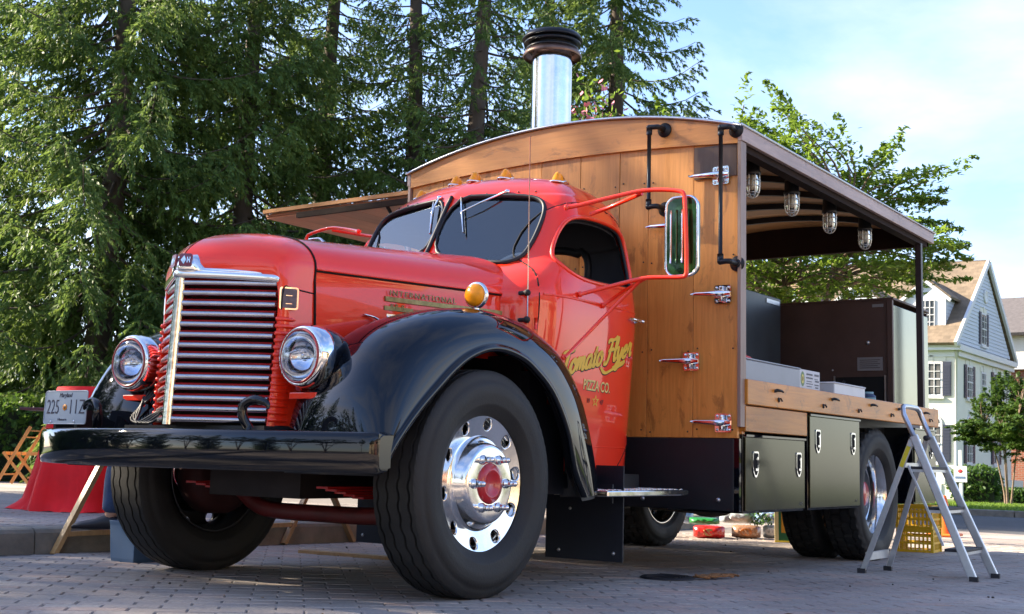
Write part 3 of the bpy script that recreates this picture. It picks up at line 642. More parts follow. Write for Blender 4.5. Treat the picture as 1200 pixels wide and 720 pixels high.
# wipers
for (px_, pz, dx, dz) in ((.345, 2.118, -.20, -.10), (-.105, 2.118, .03, -.07)):
    if px_ > 0:
        y0 = surfy(px_, 2.118); p0 = Vector((px_, y0 - .02, 2.120)); p1 = Vector((.118, surfy(.118, 2.005) - .035, 2.00)); b0 = Vector((.080, surfy(.08, 2.09) - .028, 2.100)); b1 = Vector((.185, surfy(.185, 1.87) - .022, 1.868))
    else:
        y0 = surfy(px_, 2.118); p0 = Vector((px_, y0 - .02, 2.122)); p1 = Vector((-.075, surfy(-.075, 2.0) - .035, 2.00)); b0 = Vector((-.125, surfy(-.125, 2.09) - .028, 2.095)); b1 = Vector((-.030, surfy(-.03, 1.87) - .024, 1.875))
    mb = MB(); mb.lathe([(0, .0), (0, .016), (.02, .014), (.03, .006), (.03, 0)], (p0.x, y0, p0.z), (0, -1, 0), 12, 0)
    mb.tube([p0, p0.lerp(p1, .55) + Vector((0, -.008, 0)), p1], [.007, .005, .004], 7, 0); mb.tube([b0, b0.lerp(b1, .5), b1], [.004, .0065, .004], 7, 0)
    mb.tube([b0 + Vector((0, .010, 0)), b1 + Vector((0, .010, 0))], .005, 6, 1); mb.build("wiper", [chrome, rubberg], cab)
# marker lights on the roof
for x, y in ((-.506, 1.42), (-.183, 1.355), (0, 1.30), (.183, 1.355), (.506, 1.42)):
    h = bvh.ray_cast(Vector((x, y, 4)), Vector((0, 0, -1))); zt = h[0].z if h[0] else 2.25
    mb = MB(); A = []
    for t in np.linspace(0, 1, 13):
        yy = y - .055 + .14 * t; hh = .078 * (math.sin(min(1, t * 2.6) * math.pi / 2)) * (1 - t) ** .55; hw_ = .034 * math.sin(math.pi * min(1, .16 + t * .62)) * (1 - t * .5)
        A.append([(x + hw_ * math.cos(a), yy, zt - .004 + max(.001, hh) * math.sin(a)) for a in np.linspace(0, math.pi, 11)])
    mb.grid(A[:7], 1); mb.grid(A[6:], 0); mb.add(A[0], [tuple(range(len(A[0])))], 1)
    mb.tube([(x + .040 * math.cos(a) , y + .01 + .078 * math.sin(a), zt - .002 - (.008 if math.sin(a) < 0 else 0)) for a in np.linspace(0, 2 * math.pi, 22, endpoint=False)], .006, 6, 0, closed=True)
    mb.build("marker_light", [chrome, amber], cab)
# antenna
mb = MB(); ax_ = surf(.79, 1.40) 
mb.tube([(ax_ + .035, .775, 1.315), (ax_ + .035, .772, 1.5), (ax_ + .033, .765, 2.30)], [.004, .0035, .0025], 6, 0)
for z in (1.335, 1.475):
    mb.ball((ax_ + .030, .775, z), .019, 10, 1); mb.tube([(ax_ - .02, .775, z), (ax_ + .03, .775, z)], .011, 8, 1)
mb.build("antenna", [mat("antenna_steel", (.55, .52, .45), .3, 1.0), rubber], cab)
# interior: wheel, dash, seat
mb = MB(); c = Vector((.36, 1.17, 1.60)); X = frame(c, (1, 0, 0), (0, .45, .9))
mb.tube([X @ Vector((.20 * math.cos(a), .20 * math.sin(a), 0)) for a in np.linspace(0, 2 * math.pi, 30, endpoint=False)], .011, 8, closed=True)
for a in (90, 210, 330): mb.tube([X @ Vector((0, 0, .0)), X @ Vector((.2 * math.cos(R(a)), .2 * math.sin(R(a)), 0))], .007, 6)
mb.tube([X @ Vector((0, 0, .01)), X @ Vector((0, 0, -.5))], .02, 8); mb.build("steering_wheel", mat("ivory_wheel", (.45, .43, .38), .4), cab)
MB().box(-.7, .7, .86, .98, 1.35, 1.60).build("dashboard", redm, cab, bev=.03)
mb = MB(); mb.box(-.66, .66, 1.35, 1.80, .95, 1.10); mb.box(-.66, .66, 1.74, 1.88, 1.1, 1.52); mb.build("bench_seat", mat("brown_vinyl", (.07, .045, .035), .6), cab, bev=.04)
# ---- door lettering
def dmap(y0, z0, ry, rz, extra=.0):
    c_, s_ = math.cos(ry), math.sin(ry)
    def f(p):
        y = y0 + p.x * c_ - p.y * s_ * 0; z = z0 + p.y * rz + p.x * s_
        return Vector((surf(y, z) + .0025 + p.z + extra, y, z))
    return f
# hand-drawn script: strokes per glyph in em units (x advance, y up), drawn as slanted ribbons
GL = {"T": (.62, [[(.05, .62), (.10, .70), (.22, .74), (.40, .71), (.62, .74), (.70, .80)], [(.40, .72), (.36, .45), (.33, .18), (.24, .02), (.10, .0), (.05, .10)]]),
      "o": (.40, [[(.34, .36), (.22, .42), (.08, .33), (.04, .17), (.10, .04), (.22, .01), (.33, .10), (.36, .25), (.30, .37), (.28, .33), (.36, .28), (.44, .32)]]),
      "m": (.64, [[(.0, .30), (.06, .40), (.10, .38), (.08, .02)], [(.09, .24), (.18, .39), (.27, .38), (.28, .25), (.27, .02)], [(.28, .24), (.37, .39), (.46, .38), (.47, .22), (.46, .08), (.50, .02), (.60, .10)]]),
      "a": (.44, [[(.34, .34), (.24, .42), (.08, .34), (.03, .16), (.09, .03), (.20, .03), (.31, .17), (.35, .38)], [(.35, .40), (.33, .12), (.37, .02), (.46, .10)]]),
      "t": (.30, [[(.17, .66), (.14, .36), (.12, .10), (.17, .01), (.28, .08)], [(.0, .43), (.30, .46)]]),
      "F": (.56, [[(.02, .66), (.12, .76), (.32, .73), (.52, .75), (.66, .83)], [(.34, .73), (.28, .42), (.24, .16), (.15, -.02), (.02, -.02), (-.03, .08)], [(.12, .38), (.28, .42), (.46, .40), (.50, .46)]]),
      "l": (.24, [[(.02, .12), (.14, .42), (.20, .68), (.15, .76), (.09, .64), (.08, .3), (.10, .08), (.16, .01), (.26, .10)]]),
      "y": (.46, [[(.02, .34), (.08, .40), (.10, .16), (.16, .04), (.25, .07), (.33, .24)], [(.36, .40), (.33, .10), (.28, -.20), (.16, -.32), (.06, -.26), (.12, -.12), (.44, .10)]]),
      "e": (.38, [[(.04, .17), (.20, .22), (.29, .32), (.22, .41), (.10, .35), (.04, .20), (.08, .05), (.20, .01), (.36, .12)]]),
      "r": (.40, [[(.02, .12), (.10, .34), (.13, .45), (.18, .37), (.32, .39), (.28, .22), (.28, .06), (.36, .02), (.44, .12)]]), " ": (.22, [])}
def ribbon(mb, pts, wd, mapf, mi):
    P = crs([(a, b) for a, b in pts], max(6, len(pts) * 5)); n = len(P); A = []
    for i, p in enumerate(P):
        d = P[min(i + 1, n - 1)] - P[max(i - 1, 0)]; d = d / (np.hypot(*d) + 1e-9); nn = np.array([-d[1], d[0]])
        k = wd * (.62 + .38 * abs(d[1])) * (.55 + .45 * min(1, min(i, n - 1 - i) / 2.5))
        A.append([mapf(*(p + nn * k)), mapf(*(p - nn * k))])
    mb.grid(A, mi, False)
def script(body, y0, z0, em, slope, name, wd=.072):
    for dx, dy, ex, m_, w2, nm in ((.020, -.028, .0015, blkl, wd * 1.25, "lettering_shadow"), (0, 0, .0035, yel, wd, name)):
        mb = MB(); x = 0
        for ch in body:
            adv, st = GL[ch]
            for s_ in st:
                def mf(a, b, x=x):
                    a2 = (x + a + b * .28 + dx); y = y0 + a2 * em * .93; z = z0 + (b + dy) * em * 1.02 + a2 * em * slope
                    return (surf(y, z) + ex, y, z)
                ribbon(mb, s_, w2, mf, 0)
            x += adv
        # swash under the second word
        sw = [(2.75, -.10), (3.1, -.34), (3.6, -.30), (4.35, -.22), (4.50, -.12), (4.35, -.15), (3.6, -.22)]
        def mf(a, b): a2 = a + dx; y = y0 + a2 * em * .93; z = z0 + (b + dy) * em * 1.02 + a2 * em * slope; return (surf(y, z) + ex, y, z)
        ribbon(mb, sw, w2 * .85, mf, 0)
        mb.build(nm, m_, door_r)
script("Tomato Flyer", .985, 1.056, .158, .215, "script_lettering", .088)
text("company_lettering", "PIZZA CO.", .068, blkl, door_r, None, ext=.0003, sx=.88, offset=.0018, map3=dmap(1.232, 1.002, -.02, 1.15, -.001))
text("company_lettering", "PIZZA CO.", .068, mat("cream_gold_lettering", (.82, .62, .22), .4), door_r, None, ext=.0003, sx=.88, offset=.0011, map3=dmap(1.228, 1.005, -.02, 1.15, .0))
text("year_lettering", "19", .034, redl, door_r, None, ext=.0003, offset=.001, map3=dmap(1.275, .935, 0, 1.0))
text("year_lettering", "47", .034, redl, door_r, None, ext=.0003, offset=.001, map3=dmap(1.415, .932, 0, 1.0))
mb = MB(); so_, si_ = [], []
for k in range(10):
    a = math.pi / 2 + k * math.pi / 5; r_ = .036 if k % 2 == 0 else .015
    so_.append((1.365 + r_ * math.cos(a), .947 + r_ * math.sin(a))); si_.append((1.365 + r_ * .62 * math.cos(a), .947 + r_ * .62 * math.sin(a)))
for k in range(10):
    j = (k + 1) % 10; mb.add([(surf(*q) + .0028, q[0], q[1]) for q in (so_[k], so_[j], si_[j], si_[k])], [(0, 1, 2, 3)])
mb.build("star_emblem", yel, door_r)
# ---- fenders
FC = [(.735, -.655, .56), (.74, -.655, .70), (.75, -.635, .84), (.765, -.59, .96), (.775, -.515, 1.075), (.78, -.40, 1.17), (.78, -.25, 1.24), (.78, -.05, 1.293), (.78, .19, 1.322), (.79, .40, 1.312), (.80, .58, 1.277), (.83, .82, 1.170), (.87, 1.01, .965), (.905, 1.13, .67), (.92, 1.17, .455)]
FL = [(1.03, -0.651, 0.56), (1.03, -0.591, 0.65), (1.03, -0.506, 0.745), (1.03, -0.416, 0.83), (1.03, -0.306, 0.92), (1.03, -0.196, 1.005), (1.03, -0.086, 1.07), (1.03, 0.044, 1.115), (1.03, 0.164, 1.127), (1.03, 0.304, 1.108), (1.03, 0.424, 1.065), (1.03, 0.604, 0.95), (1.03, 0.744, 0.77), (1.02, 0.834, 0.58), (1.01, 0.954, 0.44)]
FI = [(.45, -.60, .56), (.45, -.58, .72), (.45, -.53, .86), (.45, -.46, .97), (.45, -.37, 1.055), (.46, -.25, 1.12), (.46, -.12, 1.17), (.48, .02, 1.20), (.50, .20, 1.23), (.53, .40, 1.225), (.56, .60, 1.19), (.62, .84, 1.08), (.70, .98, .88), (.74, 1.06, .62), (.76, 1.10, .45)]
nS = 90; c_c, c_l, c_i = crs(FC, nS), crs(FL, nS), crs(FI, nS)
for sg in (1, -1):
    rows = []
    for a, l_, i_ in zip(c_c, c_l, c_i):
        r = []
        for k in range(15, 0, -1):
            th = math.pi / 2 * k / 15; r.append((sg * (a[0] + (i_[0] - a[0]) * math.sin(th)), a[1] + (i_[1] - a[1]) * (1 - math.cos(th)), a[2] + (i_[2] - a[2]) * (1 - math.cos(th))))
        for k in range(0, 19):
            th = math.pi / 2 * k / 18; s_, c_ = math.sin(th), 1 - math.cos(th) ** 1.0
            r.append((sg * (a[0] + (l_[0] - a[0]) * s_ ** .95), a[1] + (l_[1] - a[1]) * c_ ** 1.15, a[2] + (l_[2] - a[2]) * c_ ** 1.15))
        inw = np.array([0, a[1] - l_[1], a[2] - l_[2]]); nn = inw / (np.linalg.norm(inw) + 1e-6)
        L3 = np.array(l_) 
        for dx, dn_ in ((.010, .010), (.016, -.002), (.014, -.018), (.002, -.024), (-.02, -.016), (-.05, -.004)):
            q = L3 + np.array([dx, 0, 0]) + nn * dn_; r.append((sg * q[0], q[1], q[2]))
        # dark inner skin
        rows.append(r)
    mb = MB(); mb.grid(rows)
    f = mb.build("fender", blackp, T_)
    if sg == 1: fend_r = f
    else: fend_l = f
    rows2 = []
    for a, l_, i_ in zip(c_c, c_l, c_i):
        r = []
        for k in range(15, 0, -1):
            th = math.pi / 2 * k / 15; r.append((sg * (a[0] + (i_[0] - a[0]) * math.sin(th) * .98), a[1] + (i_[1] - a[1]) * (1 - math.cos(th)), a[2] + (i_[2] - a[2]) * (1 - math.cos(th)) - .02))
        for k in range(0, 13):
            th = math.pi / 2 * k / 12; r.append((sg * (a[0] + (l_[0] - .012 - a[0]) * math.sin(th)), a[1] + (l_[1] - a[1]) * (1 - math.cos(th)) + (.012 if a[1] < .2 else -.012), a[2] + (l_[2] - a[2]) * (1 - math.cos(th)) - .02))
        rows2.append(r)
    MB().grid(rows2).build("fender_liner", blackm, f)
    # inner apron (engine side wall under hood side)
    mb = MB(); mb.box(sg * .40, sg * .43, -.40, .95, .55, 1.0); mb.build("inner_apron", redm if False else blackm, f)
    MB().box(sg * .44, sg * .80, .655, .685, .50, 1.14).build("wheelhouse_panel", blackm, f); MB().box(sg * .802, sg * .855, .66, .985, .45, .90).build("wheelhouse_panel", blackm, f); MB().box(sg * .62, sg * .85, .66, .82, .90, 1.06).build("wheelhouse_panel", blackm, f)
    # red splash apron between nose and fender front
    rows = []
    for t in np.linspace(0, 1, 12):
        i_ = crs(FI, 40)[int(6 + t * 14)]; rows.append([(sg * .405, i_[1] - .02, 1.02 + t * .12), (sg * .43, i_[1] - .015, i_[2] + .02), (sg * .50, i_[1] - .02, i_[2] + .004)])
    MB().grid(rows).build("splash_apron", redm, f)
    # turn signal on top
    mb = MB(); c = (sg * .80, .262, 1.395)
    mb.lathe([(-.040, .0), (-.038, .030), (-.022, .050), (.0, .058), (.006, .054)], c, (0, 1, 0), 24, 1)
    mb.lathe([(-.004, .056), (-.004, .063), (.012, .066), (.030, .056), (.044, .030), (.048, .0)], c, (0, 1, 0), 24, 0)
    mb.tube([(sg * .80, .27, 1.345), (sg * .80, .27, 1.318), (sg * .80, .27, 1.30)], [.014, .016, .036], 12, 0); mb.build("turn_signal", [chrome, amber], f)
# ---- bumper
def by(x): return -1.045 + .30 * (abs(x) / 1.09) ** 2.2
xs = [-1.095] + list(np.linspace(-1.085, 1.085, 40)) + [1.095]
rows = []
for x in xs:
    y = by(x) if abs(x) < 1.09 else by(x) + .02; e = .012 if abs(x) > 1.09 else 0
    d = .045
    prof = [(d, .552 + e), (.012, .551 + e), (.003, .556 + e), (-.004, .575), (-.007, .600), (-.008, .632), (-.007, .665), (-.004, .690), (.003, .706 - e), (.012, .712 - e), (d + .03, .715 - e), (d + .03, .708 - e)]
    rows.append([(x, y + a, z) for a, z in prof])
mb = MB(); mb.grid(rows); 
for r in (rows[0], rows[-1]):
    mb.add(r, [tuple(range(len(r)))], 0)
bump = mb.build("bumper", blackp, T_)
mb = MB()
for sg in (1, -1):
    x = sg * 1.093; mb.add([(x, by(x) + .01, .556), (x, by(x) + .085, .575), (x, by(x) + .085, .69), (x, by(x) + .01, .708)], [(0, 1, 2, 3)], 0)
mb.build("bumper_end", blackp, bump)
for sg in (1, -1):
    MB().box(sg * .40, sg * .47, -.95, -.4, .57, .69).build("frame_horn", blackm, bump)
    pth = crs([(sg * .50, -.86, .715), (sg * .478, -.88, .77), (sg * .482, -.88, .815), (sg * .53, -.87, .838), (sg * .59, -.86, .825), (sg * .605, -.86, .80)], 22)
    MB().tube(pth, [.020] * 14 + [.018, .017, .016, .014, .012, .010, .008, .005], 10).build("tow_hook", blackp, bump)
# licence plate
X = frame((-.770, -.842, .812), (1, .02, .0), (.04, .035, 1))
pl = MB(); P = rrect(-.160, .160, -.080, .080, .014, 4)
prism(pl, P, lambda a, b: X @ Vector((a, b, 0)), lambda a, b: X @ Vector((a, b, .002)), 0)
plate = pl.build("licence_plate", mat("plate_enamel", (.30, .36, .43), .4, coat=.3, var=.08), T_)
plk = mat("plate_ink", (.035, .035, .06), .5)
MB().tube([X @ Vector((*p, .003)) for p in rrect(-.157, .157, -.077, .077, .013, 4)], .0016, 5, closed=True).build("plate_rim", mat("plate_rim", (.5, .55, .6), .4), plate)
text("plate_number", "225", .098, plk, plate, X @ Matrix.Translation((-.142, -.030, .0025)), sx=.66, offset=-.0008)
text("plate_number", "11Z", .098, plk, plate, X @ Matrix.Translation((.022, -.030, .0025)), sx=.72, offset=-.0008, spacing=1.1)
text("plate_state", "Maryland", .030, plk, plate, X @ Matrix.Translation((-.052, .048, .0025)), shear=.25, sx=.85)
text("plate_caption", "Historic", .016, plk, plate, X @ Matrix.Translation((-.05, -.062, .0025)), sx=1.3)
mb = MB(); mb.lathe([(0, 0), (0, .017), (.002, .016), (.002, 0)], X @ Vector((-.004, 0, .002)), X.to_3x3() @ Vector((0, 0, 1)), 6, 0); mb.lathe([(.001, 0), (.003, .008), (.003, 0)], X @ Vector((-.004, 0, .002)), X.to_3x3() @ Vector((0, 0, 1)), 4, 1)
mb.build("plate_emblem", [mat("plate_orange", (.65, .25, .03), .5), plk], plate)
for q in ((-.10, -.068), (.075, -.066)): MB().ball(X @ Vector((*q, .003)), .006, 8).build("plate_bolt", chrome, plate)
for a in (-.86, -.70): MB().box(a, a + .02, -.84, -.70, .71, .80).build("plate_bracket", blackm, plate)
# ---- headlights
for sg in (1, -1):
    c = Vector((sg * .566, -.650, 1.034)); ax = Vector((sg * .03, 1, .0)).normalized()
    mb = MB()
    mb.lathe([(.055, .131), (.075, .134), (.12, .132), (.17, .120), (.215, .096), (.25, .062), (.268, .025), (.272, 0)], c, ax, 40, 0)
    hl = mb.build("headlight", blackp, T_)
    MB().lathe([(-.002, .112), (-.010, .117), (-.010, .124), (.002, .132), (.03, .137), (.058, .138), (.075, .136), (.078, .130)], c, ax, 40, 0).build("bezel", chrome, hl)
    MB().lathe([(-.012, .108), (-.016, .113), (-.011, .118), (-.004, .118)], c, ax, 40, 0).build("trim_ring", mat("dark_red_ring", (.30, .01, .015), .35, coat=.6), hl)
    MB().lathe([(-.034, .0), (-.033, .03), (-.028, .06), (-.019, .09), (-.008, .110)], c, ax, 36, 0).build("lens", glassd, hl)
    MB().lathe([(.10, .0), (.092, .04), (.070, .075), (.035, .10), (.0, .113)], c, ax, 36, 0).build("reflector", mat("reflector", (.62, .66, .74), .10, 1.0), hl)
    mb = MB(); mb.ball(c + ax * .05, .018, 10); mb.tube([c + ax * .02 + Vector((-.05, 0, -.01)), c + ax * .02 + Vector((.05, 0, -.01))], .004, 6); mb.build("bulb", glassd, hl)
    mb = MB()  # red stand
    mb.tube(crs([(sg * .566, -.53, .90), (sg * .56, -.53, .875), (sg * .52, -.50, .845), (sg * .45, -.46, .84)], 10), [.05, .045, .04, .035, .032, .03, .03, .03, .035, .04], 10)
    X2 = frame((sg * .56, -.57, .868), (1, 0, 0), (0, 0, 1)); mb.box(-.085, .075, -.014, .014, -.03, .05, 0, X2); mb.box(-.020, .055, -.105, .0, -.012, .03, 0, X2)
    mb.tube([(sg * .52, -.56, .875), (sg * .44, -.53, .95), (sg * .40, -.50, .99)], [.012, .022, .02], 8)
    mb.build("headlight_bracket", red, hl, bev=.005)
    text("bracket_number", "2", .055, redm, hl, X2 @ Matrix.Translation((.004, -.085, .034)), ext=.002) if sg > 0 else None
# small wires under left lamp
mb = MB(); rg = random.Random(2)
for k in range(4):
    mb.tube(crs([(-.50 + k * .03, -.60, .90), (-.46 - k * .02, -.66, .80 - k * .01), (-.40 + k * .03, -.72, .745), (-.33 + k * .02, -.66, .80)], 16), .006, 6)
mb.build("lamp_wiring", blackm, fend_l)
# ---- radiator underside / valance
mb = MB(); mb.box(-.42, .42, -.62, .9, .62, .74); mb.box(-.30, .30, -.35, .8, .42, .62); mb.build("engine_block", mat("greasy_iron", (.02, .014, .013), .7, .3, var=.4), T_)
MB().box(-.46, .46, -.74, -.60, .70, .735).build("radiator_base", blackm, T_)

# ---- wheels
def tyre(style, c, sgn, Rr=.51, wd=.27, gz_=0.0):
    """axis along x; sgn = outward"""
    hw_ = wd / 2; seg = 160 if style == "block" else 144
    base = [(-hw_ * .70, .300), (-hw_ * .80, .312), (-hw_ * .94, .345), (-hw_ * .975, .352), (-hw_ * .985, .358), (-hw_ * .99, .364), (-hw_ * 1.03, .39), (-hw_ * 1.045, .412), (-hw_ * 1.04, .416), (-hw_ * 1.04, .425), (-hw_ * 1.0, .452), (-hw_ * .965, .456), (-hw_ * .955, .470), (-hw_ * .90, .488), (-hw_ * .84, .5015)]
    tr = []
    gr = [-.62, -.22, .22, .62] if style == "rib" else [-.52, 0, .52]
    gwd = .042 if style == "rib" else .05; dep = .013 if style == "rib" else .017
    xs_ = [-.80]
    for g0 in gr: xs_ += [g0 - gwd, g0 - gwd * .8, g0 + gwd * .8, g0 + gwd]
    xs_ += [.80]
    for i, x in enumerate(xs_):
        rr_ = .5045 + .0055 * (1 - (x / .8) ** 2); j = (i - 1) % 4
        fl = 1 <= i <= len(gr) * 4 and j in (1, 2); tr.append((x * hw_, rr_ - (dep if fl else 0)))
    prof = base + tr + [(-a, r_) for a, r_ in base[::-1]]; nb = len(base); nt_ = len(tr); k_ = Rr / .51
    G = []
    for k in range(seg):
        a = 2 * math.pi * k / seg; row = []
        for j, (x, r_) in enumerate(prof):
            if nb <= j < nb + nt_:
                jj = j - nb
                if style == "rib":
                    if 0 < jj < nt_ - 1: x += .0038 * (1 if (k // 2) % 2 else -1)
                else:
                    blk = (jj + 1) // 4; ph = (k + blk * 2) % 5
                    if 0 < jj < nt_ - 1: x += .006 * math.sin(k * 2 * math.pi / 5 + blk)
                    if ph == 0 and (jj % 4 in (0, 1) or True): r_ = min(r_, .510 - dep)
            elif style == "block" and (nb - 2 <= j < nb or nb + nt_ <= j < nb + nt_ + 2):
                if (k % 5) == (0 if j < nb else 2): r_ -= .012
            elif style == "rib" and (j in (nb - 1, nb + nt_)):
                if k % 2: r_ -= .003; 
            r_ *= k_
            p = c + Vector((x * sgn, -math.sin(a) * r_, math.cos(a) * r_))
            if p.z < gz_ + .001: p.z = gz_ + .001; p.x += .0
            row.append(p)
        G.append(row)
    mb = MB(); mb.grid(G, 0, True, cu=True)
    # flat shading for tread faces
    for q in range(len(mb.f)):
        j = q % (len(prof) - 1)
        if nb - 1 <= j < nb + nt_: mb.sm[q] = False
    return mb
def disc_holes(mb, c, sgn, r0, r1, a0, rh, nh=10, rc=None, xo=0.0, dish=0.0, mi=0):
    rc = rc or (r0 + r1) / 2; K = 24
    for h in range(nh):
        th0 = 2 * math.pi * (h + .25) / nh; dth = math.pi / nh
        def pt(u, v):  # u: angle -1..1, v radius -1..1
            r_ = (r0 + r1) / 2 + v * (r1 - r0) / 2; a = th0 + u * dth
            return c + Vector((sgn * (xo + dish * (r_ - r0) / (r1 - r0)), math.sin(a) * r_, math.cos(a) * r_))
        def sq(a):
            x, y = math.cos(a), math.sin(a); m_ = max(abs(x), abs(y)); return x / m_, y / m_
        ru = rh / (rc * dth); rv = rh / ((r1 - r0) / 2); vc = (rc - (r0 + r1) / 2) / ((r1 - r0) / 2)
        rings = []
        for t in (0, .12, .4, .7, 1):
            rg_ = []
            for k in range(K):
                a = 2 * math.pi * k / K; sx_, sy_ = sq(a); cx_, cy_ = math.cos(a) * ru, math.sin(a) * rv + vc
                rg_.append(pt(cx_ * (1 - t) + sx_ * t, cy_ * (1 - t) + sy_ * t))
            rings.append(rg_)
        inner = [p - Vector((sgn * .012, 0, 0)) for p in rings[0]]
        mb.grid([inner] + rings, mi, True, cv=True)
def lug(mb, p, sgn, ln=.055, mi=0, s=1.0):
    mb.lathe([(0, .022 * s), (.010, .022 * s), (.012, .016 * s), (.03, .0145 * s), (ln * .72, .013 * s), (ln * .74, .010 * s), (ln * .78, .0125 * s), (ln * .9, .0135 * s), (ln, .009 * s), (ln + .003, 0)], p, (sgn, 0, 0), 12, mi)
def front_wheel(sg, name="wheel"):
    c = Vector((sg * .885, .115, .510)); xo = sg
    hub = MB(); hub.lathe([(-.16, .19), (-.02, .20), (.0, .12), (.03, .11)], c, (xo, 0, 0), 24, 0); wheel = hub.build(name, blackm, T_)
    tyre("rib", c, xo, .515, .275, gz(0, .115)).build("tyre", rubber, wheel)
    mb = MB()
    # rim flange + barrel
    mb.lathe([(-.115, .300), (-.118, .312), (-.105, .300), (-.08, .285), (.02, .278), (.07, .296), (.088, .312), (.097, .334), (.102, .351), (.112, .352), (.116, .344), (.109, .327), (.099, .312), (.094, .308)], c, (xo, 0, 0), 72, 0)
    disc_holes(mb, c, xo, .215, .309, 0, .0290, 10, .270, xo=.070, dish=.024)
    mb.lathe([(.070, .215), (.074, .206), (.086, .198), (.108, .188), (.128, .176), (.136, .165), (.137, .155), (.134, .092)], c, (xo, 0, 0), 72, 0)
    rim = mb.build("rim", polish if sg > 0 else mat("dark_rim_steel", (.06, .06, .065), .4, .8, var=.3), wheel)
    mb = MB(); mb.lathe([(.125, .093), (.142, .088), (.146, .070), (.150, .064), (.150, .058), (.140, .05), (.138, .0)], c, (xo, 0, 0), 36, 0)
    mb.build("hub_cap", mat("red_hub", (.50, .012, .018), .35, coat=.7), wheel)
    for k in range(6):
        a = k * math.pi / 3 + math.pi / 2; mb = MB(); lug(mb, c + Vector((xo * .134, math.sin(a) * .122, math.cos(a) * .122)), xo, .062); mb.build("lug_nut", chrome, wheel)
    # backing drum visible from the inner side
    mb = MB(); mb.lathe([(-.20, .0), (-.20, .16), (-.17, .21), (-.05, .215), (-.04, .20)], c, (xo, 0, 0), 32, 0); mb.build("brake_drum", mat("drum_iron", (.05, .012, .012), .7, .2, var=.4), wheel)
    return wheel
front_wheel(1); front_wheel(-1)
def rear_wheel(sg, xc, outer):
    cz = .425; c = Vector((sg * xc, 4.87, cz)); o = sg
    hub = MB(); hub.lathe([(-.12, .20), (0, .2), (.02, .0)], c, (o, 0, 0), 24, 0); wheel = hub.build("wheel", blackm, T_)
    tyre("block", c, o, .50, .275, gz(0, 4.87)).build("tyre", rubber, wheel)
    mb = MB(); mb.lathe([(-.115, .300), (-.118, .32), (-.08, .285), (.02, .276), (.075, .290), (.096, .312), (.104, .335), (.114, .334), (.112, .318), (.095, .292), (.03, .268), (-.02, .262)], c, (o, 0, 0), 64, 0)
    if outer:
        disc_holes(mb, c, o, .175, .262, 0, .027, 10, .222, xo=-.055, dish=.035)
        mb.lathe([(-.055, .175), (-.05, .165), (-.045, .10)], c, (o, 0, 0), 48, 0)
    mb.build("rim", polish, wheel)
    if outer:
        MB().lathe([(-.05, .105), (-.02, .10), (.02, .092), (.03, .082), (.032, 0)], c, (o, 0, 0), 32, 0).build("axle_hub", mat("red_hub"), wheel)
        for k in range(6):
            a = k * math.pi / 3 + .3; mb = MB(); lug(mb, c + Vector((o * -.045, math.sin(a) * .14, math.cos(a) * .14)), o, .05); mb.build("lug_nut", chrome, wheel)
    return wheel
for sg in (1, -1): rear_wheel(sg, 1.075, True); rear_wheel(sg, .74, False)
# ---- chassis
mb = MB()
for sg in (1, -1): mb.box(sg * .40, sg * .47, -.4, 6.0, .58, .74)
for y in (.6, 2.2, 3.6, 5.4): mb.box(-.4, .4, y, y + .07, .60, .72)
mb.build("chassis_frame", blackm, T_)
mb = MB(); mb.tube(crs([(-.80, .115, .46), (-.62, .115, .44), (-.50, .115, .37), (-.36, .115, .335), (0, .115, .330), (.36, .115, .335), (.50, .115, .37), (.62, .115, .44), (.80, .115, .46)], 40), .042, 8, flat=(1.0, .7)); mb.tube([(-.66, .42, .42), (.66, .42, .42)], .016, 8); mb.build("steering_axle", mat("dark_red_axle", (.11, .010, .010), .5, coat=.2, var=.4), T_)
for sg in (1, -1):
    mb = MB()
    for k in range(5): mb.box(sg * .40, sg * .47, -.35 + k * .06, .85 - k * .06, .47 + k * -.012, .479 + k * -.012)
    mb.build("leaf_spring", redm, T_)
mb = MB(); mb.tube([(-.95, 4.87, .43), (.95, 4.87, .43)], .07, 12); mb.ball((0, 4.87, .43), .2, 16); mb.tube([(0, 2.2, .55), (0, 4.7, .45)], .04, 10); mb.build("drive_axle", blackm, T_)
# mud flaps behind the front wheels
for sg in (1, -1):
    mb = MB(); mb.box(sg * .46, sg * .955, 1.432, 1.442, .085, .60); fl_ = mb.build("mud_flap", mat("flap_rubber", (.008, .010, .018), .55, var=.3, vscale=5), T_)
    mb = MB()
    for q in ((.55, .13), (.90, .13)): mb.ball((sg * q[0], 1.43, q[1]), .011, 8)
    mb.ball((sg * .62, 1.43, .36), .009, 8); mb.build("flap_bolt", alum, fl_)
# brass bolt on the inner panel behind wheel
mb = MB(); mb.box(.45, .80, 1.36, 1.37, .40, .60); mb.box(.80, .93, 1.36, 1.37, .40, .50); pn = mb.build("splash_panel", mat("flap_rubber"), T_)
mb = MB(); mb.lathe([(0, 0), (0, .022), (.008, .020), (.008, .009), (.004, 0)], (.80, 1.36, .468), (0, -1, 0), 16); mb.build("brass_bolt", mat("brass", (.45, .35, .16), .3, 1.0), pn)
